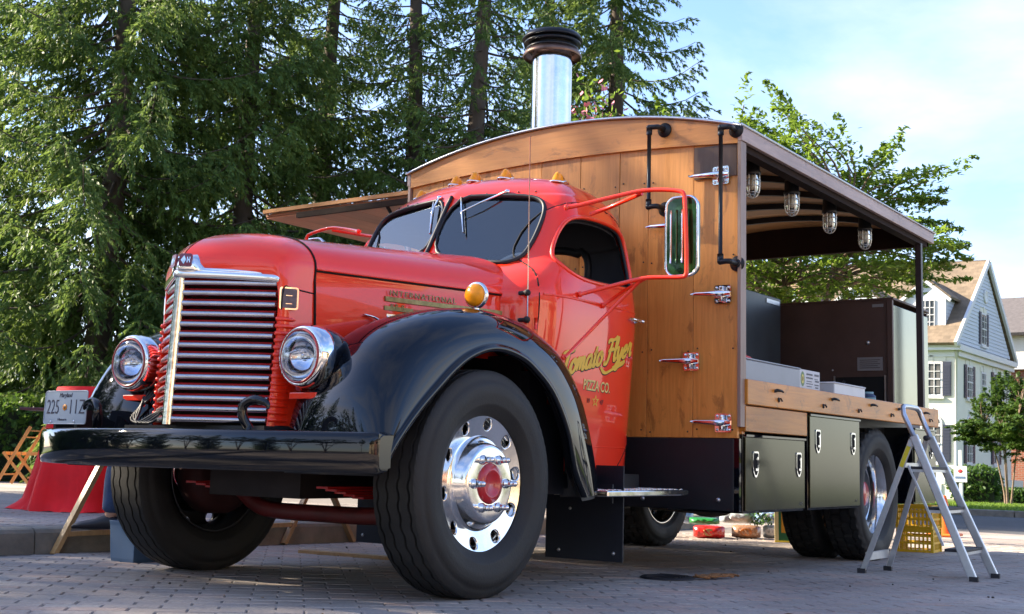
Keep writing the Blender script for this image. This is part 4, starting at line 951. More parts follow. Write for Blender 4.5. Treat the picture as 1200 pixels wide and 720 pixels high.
# running boards: chrome tread plate
for sg in (1, -1):
    mb = MB(); x0, x1 = (.68, 1.02) if sg > 0 else (-1.02, -.68)
    mb.box(x0, x1, 1.16, 2.08, .438, .470); rb = mb.build("running_board", polish, T_, bev=.006)
    mb = MB()
    for i in range(28):
        for j in range(9):
            x = x0 + .025 + j * .035; y = 1.185 + i * .032
            a = R(45 if (i + j) % 2 else -45); dx, dy = math.cos(a) * .010, math.sin(a) * .010
            mb.tube([(x - dx, y - dy, .4705), (x, y, .4735), (x + dx, y + dy, .4705)], [.001, .0032, .001], 4)
    tag(mb.build("tread_pattern", polish, rb), kind="stuff")
    MB().box(sg * .5, sg * .66, 1.3, 2.0, .44, .46).build("step_support", blackm, rb)
# side body sill below door
for sg in (1, -1): MB().box(sg * .60, sg * .79, 1.0, 1.90, .475, .552).build("sill", blackm, T_)
# black panels between cab and tool boxes
MB().box(-1.235, -.30, 2.222, 2.262, .352, .772).build("box_panel", blackm, T_, bev=.004); bp_ = MB().box(.30, 1.235, 2.222, 2.262, .352, .772).build("box_panel", blackm, T_, bev=.004)
MB().box(1.236, 1.268, 2.228, 2.262, .350, .772).build("panel_edge", blackp, bp_)
mb = MB()
for q in ((.64, .405), (1.14, .415)): mb.lathe([(0, .014), (.006, .013), (.010, .007), (.011, 0)], (q[0], 2.222, q[1]), (0, -1, 0), 10)
mb.build("panel_bolt", alum, bp_)
# exhaust pipe
mb = MB(); mb.tube(crs([(-.3, 3.2, .42), (.2, 3.0, .36), (.62, 2.9, .335), (.86, 2.95, .345), (.95, 3.15, .37)], 24), [.035] * 18 + [.037, .04, .045, .045, .045, .045], 12, caps=False); mb.ball((.3, 3.9, .36), .14, 14, sc=(1, 3, .9)); mb.build("exhaust_pipe", mat("rusty_pipe", (.16, .12, .085), .5, .7, var=.4), T_)
# ---- mirrors
for sg in (1, -1):
    mb = MB(); P = rrect(1.252, 1.436, 1.600, 2.022, .055, 8)
    prism(mb, P, lambda a, b: (sg * a, 1.330, b), lambda a, b: (sg * a, 1.372, b), 0) if sg < 0 else prism(mb, [(a, b) for a, b in P[::-1]], lambda a, b: (a, 1.330, b), lambda a, b: (a, 1.372, b), 0)
    mr_ = mb.build("mirror", greent, T_, bev=.006)
    MB().tube([(sg * p[0], 1.334, p[1]) for p in P], .0085, 8, closed=True).build("mirror_rim", chrome, mr_)
    for x in (1.283, 1.316, 1.350, 1.384): MB().tube([(sg * x, 1.329, 1.67), (sg * x, 1.3265, 1.70), (sg * x, 1.3265, 1.93), (sg * x, 1.329, 1.955)], .0062, 6).build("mirror_rib", chrome if x in (1.283, 1.350) else greent, mr_)
    mb = MB(); s = lambda *p: [(sg * a, b, c) for a, b, c in p]
    r_ = .0115
    mb.tube(s(*crs([(.745, 1.12, 1.985), (.80, 1.16, 1.998), (.98, 1.23, 2.04), (1.13, 1.28, 2.068), (1.25, 1.295, 2.064), (1.345, 1.30, 2.048), (1.372, 1.30, 2.030), (1.380, 1.30, 1.98), (1.388, 1.30, 1.80), (1.392, 1.30, 1.65), (1.388, 1.30, 1.60), (1.36, 1.30, 1.588), (1.25, 1.29, 1.592), (1.15, 1.27, 1.590), (1.0, 1.22, 1.555), (.845, 1.14, 1.507)], 90)), r_, 10)
    mb.tube(s((.775, 1.34, 1.985), (.90, 1.33, 2.008), (1.13, 1.285, 2.056)), r_, 10)
    mb.tube(s((1.16, 1.275, 1.588), (1.0, 1.33, 1.54), (.845, 1.38, 1.475)), r_ * .85, 8)
    mb.tube(s((1.13, 1.27, 1.575), (.99, 1.12, 1.365), (.855, .98, 1.155)), r_ * .8, 8)
    for p in ((.842, 1.14, 1.507), (.842, 1.38, 1.475), (.845, .98, 1.155), (.755, 1.12, 1.985)): mb.ball((sg * p[0], p[1], p[2]), .018, 8, sc=(.6, 1, 1))
    mb.build("mirror_arm", red, mr_)
# ---- wooden kitchen box
BX = 1.265; BY0, BY1 = 2.22, 6.10
def ztop(x): return 2.632 + .175 * (1 - (abs(x) / BX) ** 2.1)
def zseam(x): return 2.528 + .055 * (1 - (abs(x) / BX) ** 2)
wall = MB().box(-1.25, 1.25, BY0 + .022, BY0 + .05, .775, 2.50); 
bw = wall.build("plank_wall", W_ceil, T_)
edges = [-1.258, -.98, -.71, -.44, -.15, .155, .447, .655, .968, 1.258]
rg = random.Random(4)
for a, b in zip(edges[:-1], edges[1:]):
    mb = MB(); n = 5; zb = .775; dy = rg.uniform(0, .004)
    P = [(a + .0015, zb), (b - .0015, zb)] + [(b - .0015 - (b - a - .003) * k / n, zseam(b - (b - a) * k / n) + .012) for k in range(n + 1)]
    prism(mb, P, lambda u, v: (u, BY0 + .003 + dy, v), lambda u, v: (u, BY0 + .022, v)); mb.build("plank", W_front, bw, bev=.002)
mb = MB()
for a, b in zip(edges[:-1], edges[1:]):
    for z in (.815, 1.30, 1.85, 2.36):
        for x in (a + .03, b - .03): mb.lathe([(0, .0055), (.002, .005), (.0025, 0)], (x + rg.uniform(-.004, .004), BY0 + .003, z + rg.uniform(-.01, .01)), (0, -1, 0), 7)
tag(mb.build("screw_heads", ironp, bw), kind="stuff")
# short dark patch plank at upper right
mb = MB(); mb.box(.972, 1.254, BY0 - .002, BY0 + .003, 2.335, 2.535)
mb.build("plank", wood("dark_patch_wood", (.17, .085, .035), (.11, .05, .022), (.05, .02, .01), "Z"), bw, bev=.001)
# arched band board
mb = MB(); n = 40; xs = np.linspace(-BX, BX, n + 1)
P = [(x, zseam(x)) for x in xs] + [(x, ztop(x)) for x in xs[::-1]]
nn = len(P)
A = [[(x, BY0 - .016, zseam(x)), (x, BY0 - .016, ztop(x) - .002), (x, BY0 + .03, ztop(x) - .002), (x, BY0 + .03, zseam(x))] for x in xs]
mb.grid(A, 0, False, cv=True)
for r in (A[0], A[-1]): mb.add(r, [(0, 1, 2, 3)])
mb.build("arched_board", W_band, T_)
# roof skin + metal edge
mb = MB(); A = [[(x, y, ztop(x) + .006 + .0 * y) for y in (BY0 - .03, BY1 + .06)] for x in np.linspace(-BX - .03, BX + .03, 41)]; mb.grid(A)
A = [[(x, y, ztop(x) - .006) for y in (BY0 + .03, BY1 + .0)] for x in np.linspace(-BX, BX, 41)]
rf = mb.build("roof", galv, T_)
MB().tube([(x, BY0 - .028, ztop(x) + .007) for x in np.linspace(-BX - .03, BX + .03, 41)], .010, 8).build("roof_edging", alum, rf)
for sg in (1, -1): MB().tube([(sg * (BX + .032), y, ztop(BX) + .004) for y in (BY0 - .03, BY1 + .06)], .009, 8).build("roof_edging", alum, rf)
# crumpled flashing on the front roof edge
mb = MB(); rg = random.Random(8)
for k in range(26):
    x = -.7 + k * .07; mb.ball((x, BY0 + .03, ztop(x) + .012), rg.uniform(.012, .026), 7, sc=(1.6, .8, .5))
mb.build("roof_flashing", alum, rf)
# ceiling boards
ce = MB(); A = [[(x, y, ztop(x) - .018) for y in (BY0 + .03, BY1)] for x in np.linspace(-BX + .01, BX - .01, 31)]; ce.grid(A, 0, True); ceil_o = ce.build("ceiling", W_ceil, T_)
yy = BY0 + .06; k = 0
while yy < BY1 - .1:
    w_ = .182; mb = MB(); A = [[(x, yy, ztop(x) - .019), (x, yy, ztop(x) - .030), (x, yy + w_ - .004, ztop(x) - .030), (x, yy + w_ - .004, ztop(x) - .019)] for x in np.linspace(-BX + .02, BX - .02, 17)]
    mb.grid(A, 0, False); mb.build("ceiling_board", W_ceil, ceil_o); yy += w_
for y in (2.55, 3.15, 3.78, 4.36, 4.94, 5.50):
    mb = MB(); A = [[(x, y, ztop(x) - .030), (x, y, ztop(x) - .075), (x, y + .035, ztop(x) - .075), (x, y + .035, ztop(x) - .030)] for x in np.linspace(-BX + .05, BX - .05, 25)]
    mb.grid(A, 0, False, cv=True); mb.build("roof_rib", blackm, T_)
# rear and front arch beams
mb = MB(); A = [[(x, BY1 - .05, ztop(x) - .02), (x, BY1 - .05, 2.515), (x, BY1, 2.515), (x, BY1, ztop(x) - .02)] for x in np.linspace(-BX + .01, BX - .01, 25)]; mb.grid(A, 0, False, cv=True)
mb.build("arch_beam", mat("dark_stained_beam", (.020, .010, .007), .8, spec=.2, var=.3), T_)
# side fascia both sides
for sg in (1, -1):
    mb = MB(); x0 = sg * (BX + .001); x1 = sg * (BX + .030); a, b = min(x0, x1), max(x0, x1)
    mb.box(a, b, BY0 - .018, BY1 + .03, 2.542, 2.632); fa = mb.build("side_fascia", W_fascia, T_, bev=.003)
    MB().box(sg * 1.19, sg * 1.262, BY0 + .03, BY1 - .06, 2.50, 2.60).build("header_beam", mat("dark_stained_beam"), T_)
    mb = MB(); mb.box(sg * 1.09, sg * 1.19, BY0 + .1, BY1 - .08, 2.575, 2.60); mb.build("lamp_board", mat("grey_soffit", (.20, .17, .16), .6, var=.2), T_)
# corner posts + rear posts
for sg in (1, -1):
    a, b = sorted((sg * (BX + .001), sg * (BX + .022))); MB().box(a, b, BY0 - .016, BY0 + .062, .84 if sg > 0 else .8, 2.541).build("corner_trim", W_post, T_, bev=.002)
    a, b = sorted((sg * 1.17, sg * BX)); MB().box(a, b, BY0 + .051, BY0 + .09, .80, 2.50).build("corner_post", W_front, T_)
    a, b = sorted((sg * 1.215, sg * 1.265)); MB().box(a, b, 5.85, 5.90, 1.0, 2.51).build("roof_post", mat("dark_post", (.03, .018, .02), .45, var=.2), T_, bev=.003)
# deck, counter beam and lower board
MB().box(-1.20, 1.0, BY0 + .06, BY1 + .02, .80, .845).build("deck", W_ceil, T_)
MB().box(.80, 1.27, BY0 + .09, BY1, 1.085, 1.112).build("counter_top", alum, T_)
MB().box(1.02, 1.05, 2.3, 6.1, .70, 1.08).build("counter_skirt", blackm, T_)
cbm = MB().box(1.276, 1.306, 2.262, 6.135, .972, 1.122).build("counter_beam", W_beam, T_, bev=.006)
MB().box(1.2, 1.300, 6.09, 6.133, .975, 1.118).build("beam_end", W_beam, cbm)
MB().box(1.240, 1.292, 2.266, 3.22, .815, .966).build("apron_board", W_beam, T_, bev=.004)
MB().box(-1.27, -1.22, BY0 + .1, BY1, .80, 1.25).build("side_wall", W_beam, T_)
# bolts and iron pegs on the beam
for i, y in enumerate((2.72, 3.47, 4.16, 4.88, 5.88)):
    mb = MB(); mb.lathe([(0, .016), (.004, .015), (.008, .009), (.008, 0)], (1.306, y, 1.022), (1, 0, 0), 10); mb.tube([(1.306, y, 1.027), (1.322, y, 1.030), (1.330, y, 1.012)], .0055, 6); mb.build("beam_bolt", ironp, cbm)
for y in (2.66, 3.63, 4.42, 5.05, 5.72):
    mb = MB(); mb.tube([(1.300, y, 1.072), (1.325, y, 1.078), (1.332, y + .04, 1.076), (1.331, y + .075, 1.070)], [.010, .010, .008, .005], 7); mb.build("bottle_hook", ironp, cbm)
# tool boxes
def toolbox(y0, y1, z0, z1, x, latches):
    mb = MB(); mb.box(.78, x - .012, y0, y1, z0, z1); tb = mb.build("toolbox", blackp, T_, bev=.004)
    dr = MB().box(x - .012, x, y0 + .012, y1 - .008, z0 + .014, z1 - .016).build("toolbox_door", ssteel, tb, bev=.003)
    MB().box(x - .014, x + .010, y0 + .004, y1 - .004, z1 - .014, z1 - .002).build("drip_rail", blackp, tb)
    for ly, lz in latches:
        P = [(-.036, .045), (-.036, -.03), (-.030, -.055), (-.012, -.078), (0, -.082), (.012, -.078), (.030, -.055), (.036, -.03), (.036, .045), (.028, .055), (-.028, .055)]
        s_ = 1.12; mb = MB(); prism(mb, [(a * s_, b * s_) for a, b in P[::-1]], lambda a, b: (x, ly + a, lz + b), lambda a, b: (x + .006, ly + a, lz + b), 0)
        Q = [(a * .90, b * .95) for a, b in P]; prism(mb, Q[::-1], lambda a, b: (x + .004, ly + a, lz + b), lambda a, b: (x + .0075, ly + a, lz + b), 1)
        mb.box(x + .007, x + .018, ly - .006, ly + .006, lz - .035, lz + .03, 0); mb.box(x + .007, x + .015, ly - .014, ly + .014, lz + .012, lz + .022, 0); mb.box(x + .007, x + .014, ly - .018, ly + .018, lz - .052, lz - .038, 0)
        mb.build("latch", [chrome, blackd], tb)
    return tb
tb1 = toolbox(2.272, 3.205, .340, .800, 1.283, ((2.42, .64), (3.09, .645)))
tb2 = toolbox(3.235, 4.195, .342, .962, 1.300, ((3.38, .80), (4.05, .80)))
tb3 = toolbox(5.50, 6.10, .345, .950, 1.290, ((5.62, .80), (5.95, .80)))
text("maker_mark", "UWS", .030, mat("mark_grey", (.10, .10, .09), .5), tb1, frame((1.2835, 3.095, .375), (0, 1, 0), (0, 0, 1)), ext=.0003)
text("maker_mark", "UWS", .022, mat("mark_grey"), tb2, frame((1.3005, 4.08, .385), (0, 1, 0), (0, 0, 1)), ext=.0003)
MB().box(-1.29, -.78, 2.3, 4.1, .35, .82).build("toolbox", ssteel, T_, bev=.004)
# iron hand rails
for x, z0, z1 in ((.722, 2.175, 2.672), (1.203, 1.80, 2.606)):
    mb = MB(); yy = BY0 - .110
    for z, s_ in ((z1, -1), (z0, 1)):
        mb.lathe([(0, .046), (.008, .046), (.012, .034), (.022, .026), (.026, .020)], (x + .055, BY0 - (.016 if z > 2.5 else -.003), z), (0, -1, 0), 20)
        mb.lathe([(0, .017), (.075, .017)], (x + .055, BY0 - .02, z), (0, -1, 0), 14)
    def el(z, zs):  # elbow chain flange -> side -> down
        return crs([(x + .055, BY0 - .085, z), (x + .054, yy, z), (x + .03, yy - .006, z), (x, yy - .006, z + zs * 0), (x, yy - .006, z + zs * .03)], 16)
    mb.tube(el(z1, -1), .0165, 12); mb.tube(el(z0, 1), .0165, 12); mb.tube([(x, yy - .006, z0 + .02), (x, yy - .006, z1 - .02)], .0125, 12)
    for z, s_ in ((z1, -1), (z0, 1)): mb.tube([(x, yy - .006, z + s_ * .01), (x, yy - .006, z + s_ * .045)], .0185, 12); mb.ball((x, yy - .006, z), .020, 12)
    mb.build("hand_rail", ironp, T_)
# strap hinges
for i, (x, z) in enumerate(((1.155, 2.345), (1.170, 1.622), (.965, 1.228), (1.175, .862), (.86, 2.06))):
    mb = MB(); y = BY0 + .001; P = rrect(x - .055, x + .050, z - .055, z + .055, .012, 3)
    prism(mb, P, lambda a, b: (a, y, b), lambda a, b: (a, y - .009, b))
    for q in ((-.040, .040), (.036, .040), (-.040, -.040), (.036, -.040)): mb.ball((x + q[0], y - .010, z + q[1]), .009, 8)
    mb.tube([(x, y - .028, z - .045), (x, y - .028, z + .045)], .017, 10)
    mb.tube([(x + .048, y - .020, z), (x, y - .040, z), (x - .06, y - .045, z + .002), (x - .16, y - .040, z + .006), (x - .20, y - .036, z + .007)], [.020, .030, .022, .016, .006], 10, flat=(.8, .45) if False else (.75, .8))
    mb.build("strap_hinge", chrome, T_)
# caged lamps
for y in (2.79, 3.45, 4.17, 4.94):
    x = 1.10; zt = 2.572
    mb = MB(); mb.lathe([(0, .0), (0, .048), (-.075, .050), (-.082, .056), (-.100, .056), (-.104, .050)], (x, y, zt), (0, 0, 1), 20); lp = mb.build("caged_lamp", blackm, T_)
    MB().lathe([(-.10, .040), (-.16, .041), (-.20, .036), (-.225, .022), (-.232, 0)], (x, y, zt), (0, 0, 1), 18).build("lamp_jar", G_clear, lp)
    MB().lathe([(-.10, .012), (-.13, .020), (-.16, .024), (-.185, .016), (-.195, 0)], (x, y, zt), (0, 0, 1), 12).build("bulb", mat("warm_bulb", (.65, .55, .40), .25, coat=.5), lp)
    mb = MB()
    for k in range(8):
        a = k * math.pi / 4; mb.tube(crs([(x + math.cos(a) * r_, y + math.sin(a) * r_, zt + z) for r_, z in ((.050, -.10), (.051, -.16), (.048, -.205), (.030, -.238), (.004, -.250))], 10), .0032, 5)
    for r_, z in ((.0515, -.135), (.0515, -.175), (.043, -.218)): mb.tube([(x + math.cos(a) * r_, y + math.sin(a) * r_, zt + z) for a in np.linspace(0, 2 * math.pi, 20, endpoint=False)], .0032, 5, closed=True)
    mb.build("lamp_cage", mat("cage_metal", (.62, .60, .55), .3, 1.0), lp)
# left side hatch propped open as an awning
aw = MB().box(-2.79, -1.275, 2.262, 6.0, 2.468, 2.490).build("awning_hatch", W_awn, T_, bev=.003)
MB().box(-2.42, -1.30, 2.225, 2.255, 2.425, 2.466).build("hatch_frame", mat("dark_stained_beam"), aw); MB().box(-2.79, -1.275, 2.226, 2.260, 2.4915, 2.520).build("hatch_edge", W_band, aw)
for k in range(7): MB().box(-2.785 + k * .215, -2.785 + k * .215 + .211, 2.27, 5.99, 2.456, 2.467).build("hatch_board", W_awn, aw)
mb = MB(); mb.tube([(-1.58, 2.32, 2.45), (-1.50, 2.32, 2.33)], .014, 8); mb.tube([(-1.50, 2.32, 2.33), (-1.28, 2.32, 1.98)], .022, 8); mb.build("gas_strut", ironp, aw)
# chimney flue
mb = MB(); cx, cy, rr_ = -.60, 3.0, .150
mb.lathe([(0, rr_), (.93, rr_)], (cx, cy, ztop(cx) - .05), (0, 0, 1), 40, mod=lambda k, j, r: r * (1 + .010 * math.sin(k * math.pi / 20 * 7 + 1) + .006 * math.sin(k * math.pi / 20 * 3))); fl = mb.build("chimney_flue", galv, T_)
zc = 3.605
mb = MB(); mb.lathe([(0, .215), (.012, .222), (.05, .20), (.055, .150), (.06, .15)], (cx, cy, zc), (0, 0, 1), 40, 0); mb.build("flue_collar", mat("copper_toned_collar", (.16, .10, .075), .4, .9, var=.7, vscale=9), fl)
mb = MB()
for z, r_ in ((3.672, .195), (3.715, .212)): mb.lathe([(-.004, r_ - .05), (-.014, r_), (.006, r_), (.014, r_ - .03), (.03, r_ - .06)], (cx, cy, z), (0, 0, 1), 40)
mb.lathe([(-.020, .19), (-.028, .226), (-.018, .228), (.015, .205), (.032, .15), (.040, .05), (.041, 0)], (cx, cy, 3.762), (0, 0, 1), 40)
mb.lathe([(0, .17), (.11, .17)], (cx, cy, 3.65), (0, 0, 1), 30); mb.build("flue_cap", mat("flue_cap_black", (.025, .027, .03), .35, .7), fl)
# kitchen equipment inside
cab2 = MB().box(.10, 1.135, 5.46, 5.475, 1.113, 1.985).build("oven_cabinet", browns, T_)
mb = MB(); mb.box(1.122, 1.146, 5.476, 6.42, 1.113, 1.945); mb.build("cabinet_side", ssteel2, cab2, bev=.004)
MB().box(.05, 1.155, 5.452, 6.44, 1.9855, 2.005).build("cabinet_lid", browns, cab2, bev=.003)
MB().box(1.104, 1.148, 5.440, 5.474, 1.113, 1.985).build("cabinet_edge", browns, cab2, bev=.002)
MB().box(.05, .08, 5.46, 6.40, 1.1, 1.98).build("cabinet_panel", browns, cab2); MB().box(.05, 1.14, 6.41, 6.43, 1.1, 1.98).build("cabinet_panel", browns, cab2)
MB().box(.66, 1.08, 5.452, 5.4595, 1.135, 1.36).build("cabinet_recess", blackd, cab2)
for a in ((.655, .665, 1.13, 1.37), (1.078, 1.088, 1.13, 1.37)): MB().box(a[0], a[1], 5.436, 5.4515, a[2], a[3]).build("recess_frame", alum, cab2)
MB().box(.85, 1.06, 5.4525, 5.4595, 1.41, 1.52).build("data_plate", mat("data_plate", (.26, .27, .29), .4, .5), cab2)
MB().box(.98, 1.07, 5.4525, 5.4595, 1.93, 1.955).build("maker_badge", mat("data_plate"), cab2)
mb = MB()
for q in ((.18, 1.40), (.42, 1.41), (.64, 1.42), (.94, 1.64)): mb.ball((q[0], 5.455, q[1]), .008 if q[1] < 1.6 else .018, 8)
mb.build("cabinet_bolt", [alum], cab2)
for k in range(5):
    mb = MB(); X3 = None
    z = 1.495 - k * .016; MB().box(.87, .87 + (.15 if k % 2 else .17), 5.451, 5.4524, z, z + .005).build("printed_line", mat("print_grey", (.06, .06, .07), .6), cab2)
c3 = MB().box(.245, .25, 3.4, 5.2, 1.1, 2.03)
c3 = MB().box(-.45, .25, 4.30, 5.30, 1.1, 2.02).build("refrigerator", bluesteel, T_, bev=.01)
MB().box(.2505, .256, 4.99, 5.26, 1.955, 1.990).build("name_badge", alum, c3)
MB().box(-.9, .10, 5.31, 5.45, 1.1, 1.98).build("refrigerator_panel", bluesteel, c3)
mb = MB(); mb.box(-.3, .75, 2.6, 3.5, .85, 1.10); mb.build("pizza_oven_base", blackm, T_)
# ------------------------------------------------------------------ things on the counter
CT = 1.113
e = empty("storage_tub", (1.10, 3.0, CT), "long light grey plastic tub at the cab end of the counter", "tub")
MB().box(-.12, .10, -.62, .335, 0, .145).build("tub", greyb, e, bev=.008); MB().box(-.125, .105, -.625, .34, .145, .155).build("lid", greyb, e, bev=.004)
e = empty("red_tongs", (1.05, 2.75, CT + .156), "red rubber grip tool lying on the grey tub", "tool")
mb = MB(); mb.tube(crs([(0, -.14, .02), (0, -.05, .03), (0, .06, .025), (.01, .14, .015)], 12), [.012, .02, .022, .022, .02, .018, .018, .018, .018, .014, .012, .008], 8, flat=(1, 1.5)); mb.build("grip", mat("red_rubber", (.6, .03, .02), .45), e)
mb = MB(); mb.tube([(.01, .13, .015), (-.02, .30, .012), (-.06, .42, .01)], [.006, .006, .012], 6); mb.build("blade", ironp, e)
# printed carton
e = empty("flour_carton", (1.13, 3.60, CT), "white printed carton with a round yellow green emblem on the counter", "carton")
ct = MB().box(-.18, .06, -.255, .115, 0, .152).build("carton", mat("white_card", (.62, .63, .66), .6), e, bev=.002)
X = frame((.0605, -.255, 0), (0, 1, 0), (0, 0, 1))
mb = MB(); Pk = [(.058 + .034 * math.cos(a), .088 + .050 * math.sin(a)) for a in np.linspace(0, 2 * math.pi, 24, endpoint=False)]
prism(mb, Pk, lambda a, b: X @ Vector((a, b, 0)), lambda a, b: X @ Vector((a, b, .0006)), 0); prism(mb, [(.058 + (a - .058) * .62, .088 + (b - .088) * .62) for a, b in Pk], lambda a, b: X @ Vector((a, b, .0004)), lambda a, b: X @ Vector((a, b, .001)), 1)
prism(mb, [(.058 + (a - .058) * .34, .088 + (b - .088) * .34) for a, b in Pk], lambda a, b: X @ Vector((a, b, .0008)), lambda a, b: X @ Vector((a, b, .0014)), 2)
mb.build("round_emblem", [mat("emblem_green", (.12, .22, .08), .5), mat("emblem_yellow", (.7, .6, .12), .5), mat("emblem_brown", (.2, .1, .03), .5)], ct)
ink = mat("carton_ink", (.10, .11, .13), .6); rg = random.Random(1)
mb = MB()
for j, (z, x0, x1, h) in enumerate(((.118, .125, .235, .012), (.095, .12, .24, .010), (.074, .13, .225, .006), (.058, .12, .24, .006), (.040, .13, .22, .006), (.118, .27, .35, .014), (.095, .27, .33, .006), (.078, .28, .35, .012), (.055, .27, .35, .008), (.036, .285, .34, .010))):
    x = x0
    while x < x1:
        w_ = rg.uniform(.006, .020); mb.box(x, min(x1, x + w_), z, z + h, 0, .0005, 0, X); x += w_ + .004
tag(mb.build("carton_print", ink, ct), kind="stuff")
e = empty("white_bin", (1.10, 4.30, CT), "low white plastic bin beside the printed carton on the counter", "bin")
mb = MB(); t_ = .006
mb.box(-.16, .09, -.32, .32, 0, t_); mb.box(.09 - t_, .095, -.32, .32, 0, .10); mb.box(-.165, -.16 + t_, -.32, .32, 0, .10); mb.box(-.16, .09, -.325, -.32 + t_, 0, .10); mb.box(-.16, .09, .32 - t_, .325, 0, .10)
mb.build("bin_body", whitep, e); MB().tube([(.095, -.325, .10), (.095, .325, .10), (-.165, .325, .10), (-.165, -.325, .10)], .007, 6, closed=True).build("rim", whitep, e)
MB().tube([(-.02, .18, .10), (-.02, .185, .135), (-.01, .19, .150)], .012, 8).build("knob", blackm, e)
def jar(name, loc, r, h, m, lidm, lab, cat_, lidh=.03, label=None):
    e = empty(name, loc, lab, cat_)
    mb = MB(); mb.lathe([(0, 0), (0, r * .95), (.006, r), (h * .8, r), (h * .92, r * .8), (h, r * .72), (h, 0)], seg=22); mb.build("body", m, e)
    MB().lathe([(h - .002, r * .74), (h + lidh, r * .74), (h + lidh, 0)], seg=20).build("lid", lidm, e)
    if label: MB().lathe([(h * .2, r * 1.01), (h * .62, r * 1.01)], seg=22).build("paper_label", label, e)
jar("spice_shaker", (1.07, 4.72, CT), .030, .095, glassd, mat("red_plastic", (.55, .03, .03), .35), "tall glass shaker with red lid beside the white bin", "shaker", .028)
jar("steel_canister", (1.08, 4.83, CT), .035, .12, mat("canister_steel", (.3, .3, .32), .3, 1), blackm, "dark steel canister between the red lidded shaker and the blue tub", "canister", .01)
jar("blue_tub", (1.06, 5.07, CT), .065, .085, mat("navy_tub", (.03, .055, .12), .4), mat("pale_blue_lid", (.22, .38, .42), .4), "round blue tub with pale lid in front of the dark cabinet recess", "tub", .014, mat("teal_label", (.15, .35, .40), .5))

# ------------------------------------------------------------------ step ladder
lad = empty("step_ladder", (1.9, 3.65, gz(0, 3.65)), "folding aluminium step ladder standing open beside the rear toolbox", "ladder")
O = Vector(lad.location)
lm = mat("ladder_aluminium", (.62, .64, .67), .36, .9, var=.08, vscale=30); trd = mat("ladder_tread_black", (.03, .03, .035), .6)
def bar(pts, w_, t_, name, m, par=lad, up=(0, 1, 0)):
    """rectangular section rail through pts"""
    P = [Vector(p) - O for p in pts]; n = len(P); mb = MB(); rows = []
    for i in range(n):
        d = (P[min(i + 1, n - 1)] - P[max(i - 1, 0)]).normalized(); u = Vector(up); u = (u - d * u.dot(d)).normalized(); v = d.cross(u)
        rows.append([P[i] + u * t_ * a + v * w_ * b for a, b in ((-.5, -.4), (-.5, .4), (-.4, .5), (.4, .5), (.5, .4), (.5, -.4), (.4, -.5), (-.4, -.5))])
    mb.grid(rows, 0, False, cv=True); mb.add(rows[0], [tuple(range(7, -1, -1))]); mb.add(rows[-1], [tuple(range(8))]); return mb.build(name, m, par)
nf, ff = Vector((2.263, 3.42, gz(0, 3.4) + .0)), Vector((2.282, 3.86, gz(0, 3.85)))
nt_, ft_ = Vector((1.905, 3.45, .83)), Vector((1.900, 3.83, .83))
h1 = [nf, nf.lerp(nt_, .5), nt_, (1.845, 3.452, .965), (1.834, 3.468, 1.003), (1.826, 3.51, 1.020), (1.824, 3.64, 1.022), (1.826, 3.78, 1.020), (1.834, 3.815, 1.003), (1.845, 3.828, .965), ft_, ft_.lerp(ff, .5), ff]
bar(h1[:3], .050, .022, "rail", lm); bar(h1[10:], .050, .022, "rail", lm)
MB().tube([Vector(p) - O for p in h1[2:11]], .0165, 10).build("handle_loop", lm, lad)
rn, rf_ = Vector((1.562, 3.45, gz(0, 3.45))), Vector((1.597, 3.86, gz(0, 3.86)))
a1, a2 = Vector((1.892, 3.475, .825)), Vector((1.885, 3.805, .825))
bar([rn, a1], .034, .020, "leg", lm); bar([rf_, a2], .034, .020, "leg", lm)
m_ = rn.lerp(a1, .78); m2 = rn.lerp(a1, .93); bar([m_ + Vector((.001, -.012, 0)), m2 + Vector((.001, -.012, 0))], .026, .002, "warning_sticker", mat("yellow_sticker", (.75, .62, .03), .5))
for t, dz in ((.205, 0), (.49, 0), (.775, 0)):
    a = nf.lerp(nt_, t) - O; b = ff.lerp(ft_, t) - O
    mb = MB(); mb.box(a.x - .105, a.x + .02, a.y + .012, b.y - .012, a.z - .012, a.z + .006); st = mb.build("tread", trd, lad, bev=.003)
    mb = MB(); mb.box(a.x - .100, a.x + .015, a.y + .012, b.y - .012, a.z - .030, a.z - .0125); mb.build("tread_frame", lm, st)
a = rn.lerp(a1, .10) - O; b = rf_.lerp(a2, .10) - O; MB().box(a.x - .01, a.x + .012, a.y, b.y, a.z - .005, a.z + .045).build("brace", lm, lad)
a = rn.lerp(a1, .80) - O; b = rf_.lerp(a2, .80) - O; MB().box(a.x - .01, a.x + .006, a.y, b.y, a.z - .02, a.z + .01).build("brace", lm, lad)
bar([Vector((1.872, 3.44, .642)), Vector((2.079, 3.44, .155))], .016, .010, "spreader_strut", lm)
for p, q in ((nf, "f"), (ff, "f"), (rn, "r"), (rf_, "r")):
    MB().box(p.x - O.x - .026, p.x - O.x + .026, p.y - O.y - .014, p.y - O.y + .014, 0.0 + gz(0, p.y) - O.z, .030 + gz(0, p.y) - O.z).build("foot_cap", trd, lad)
for p in (a1, a2): MB().lathe([(-.03, 0), (-.03, .018), (.03, .018), (.03, 0)], p - O, (0, 1, 0), 12).build("pivot", trd, lad)

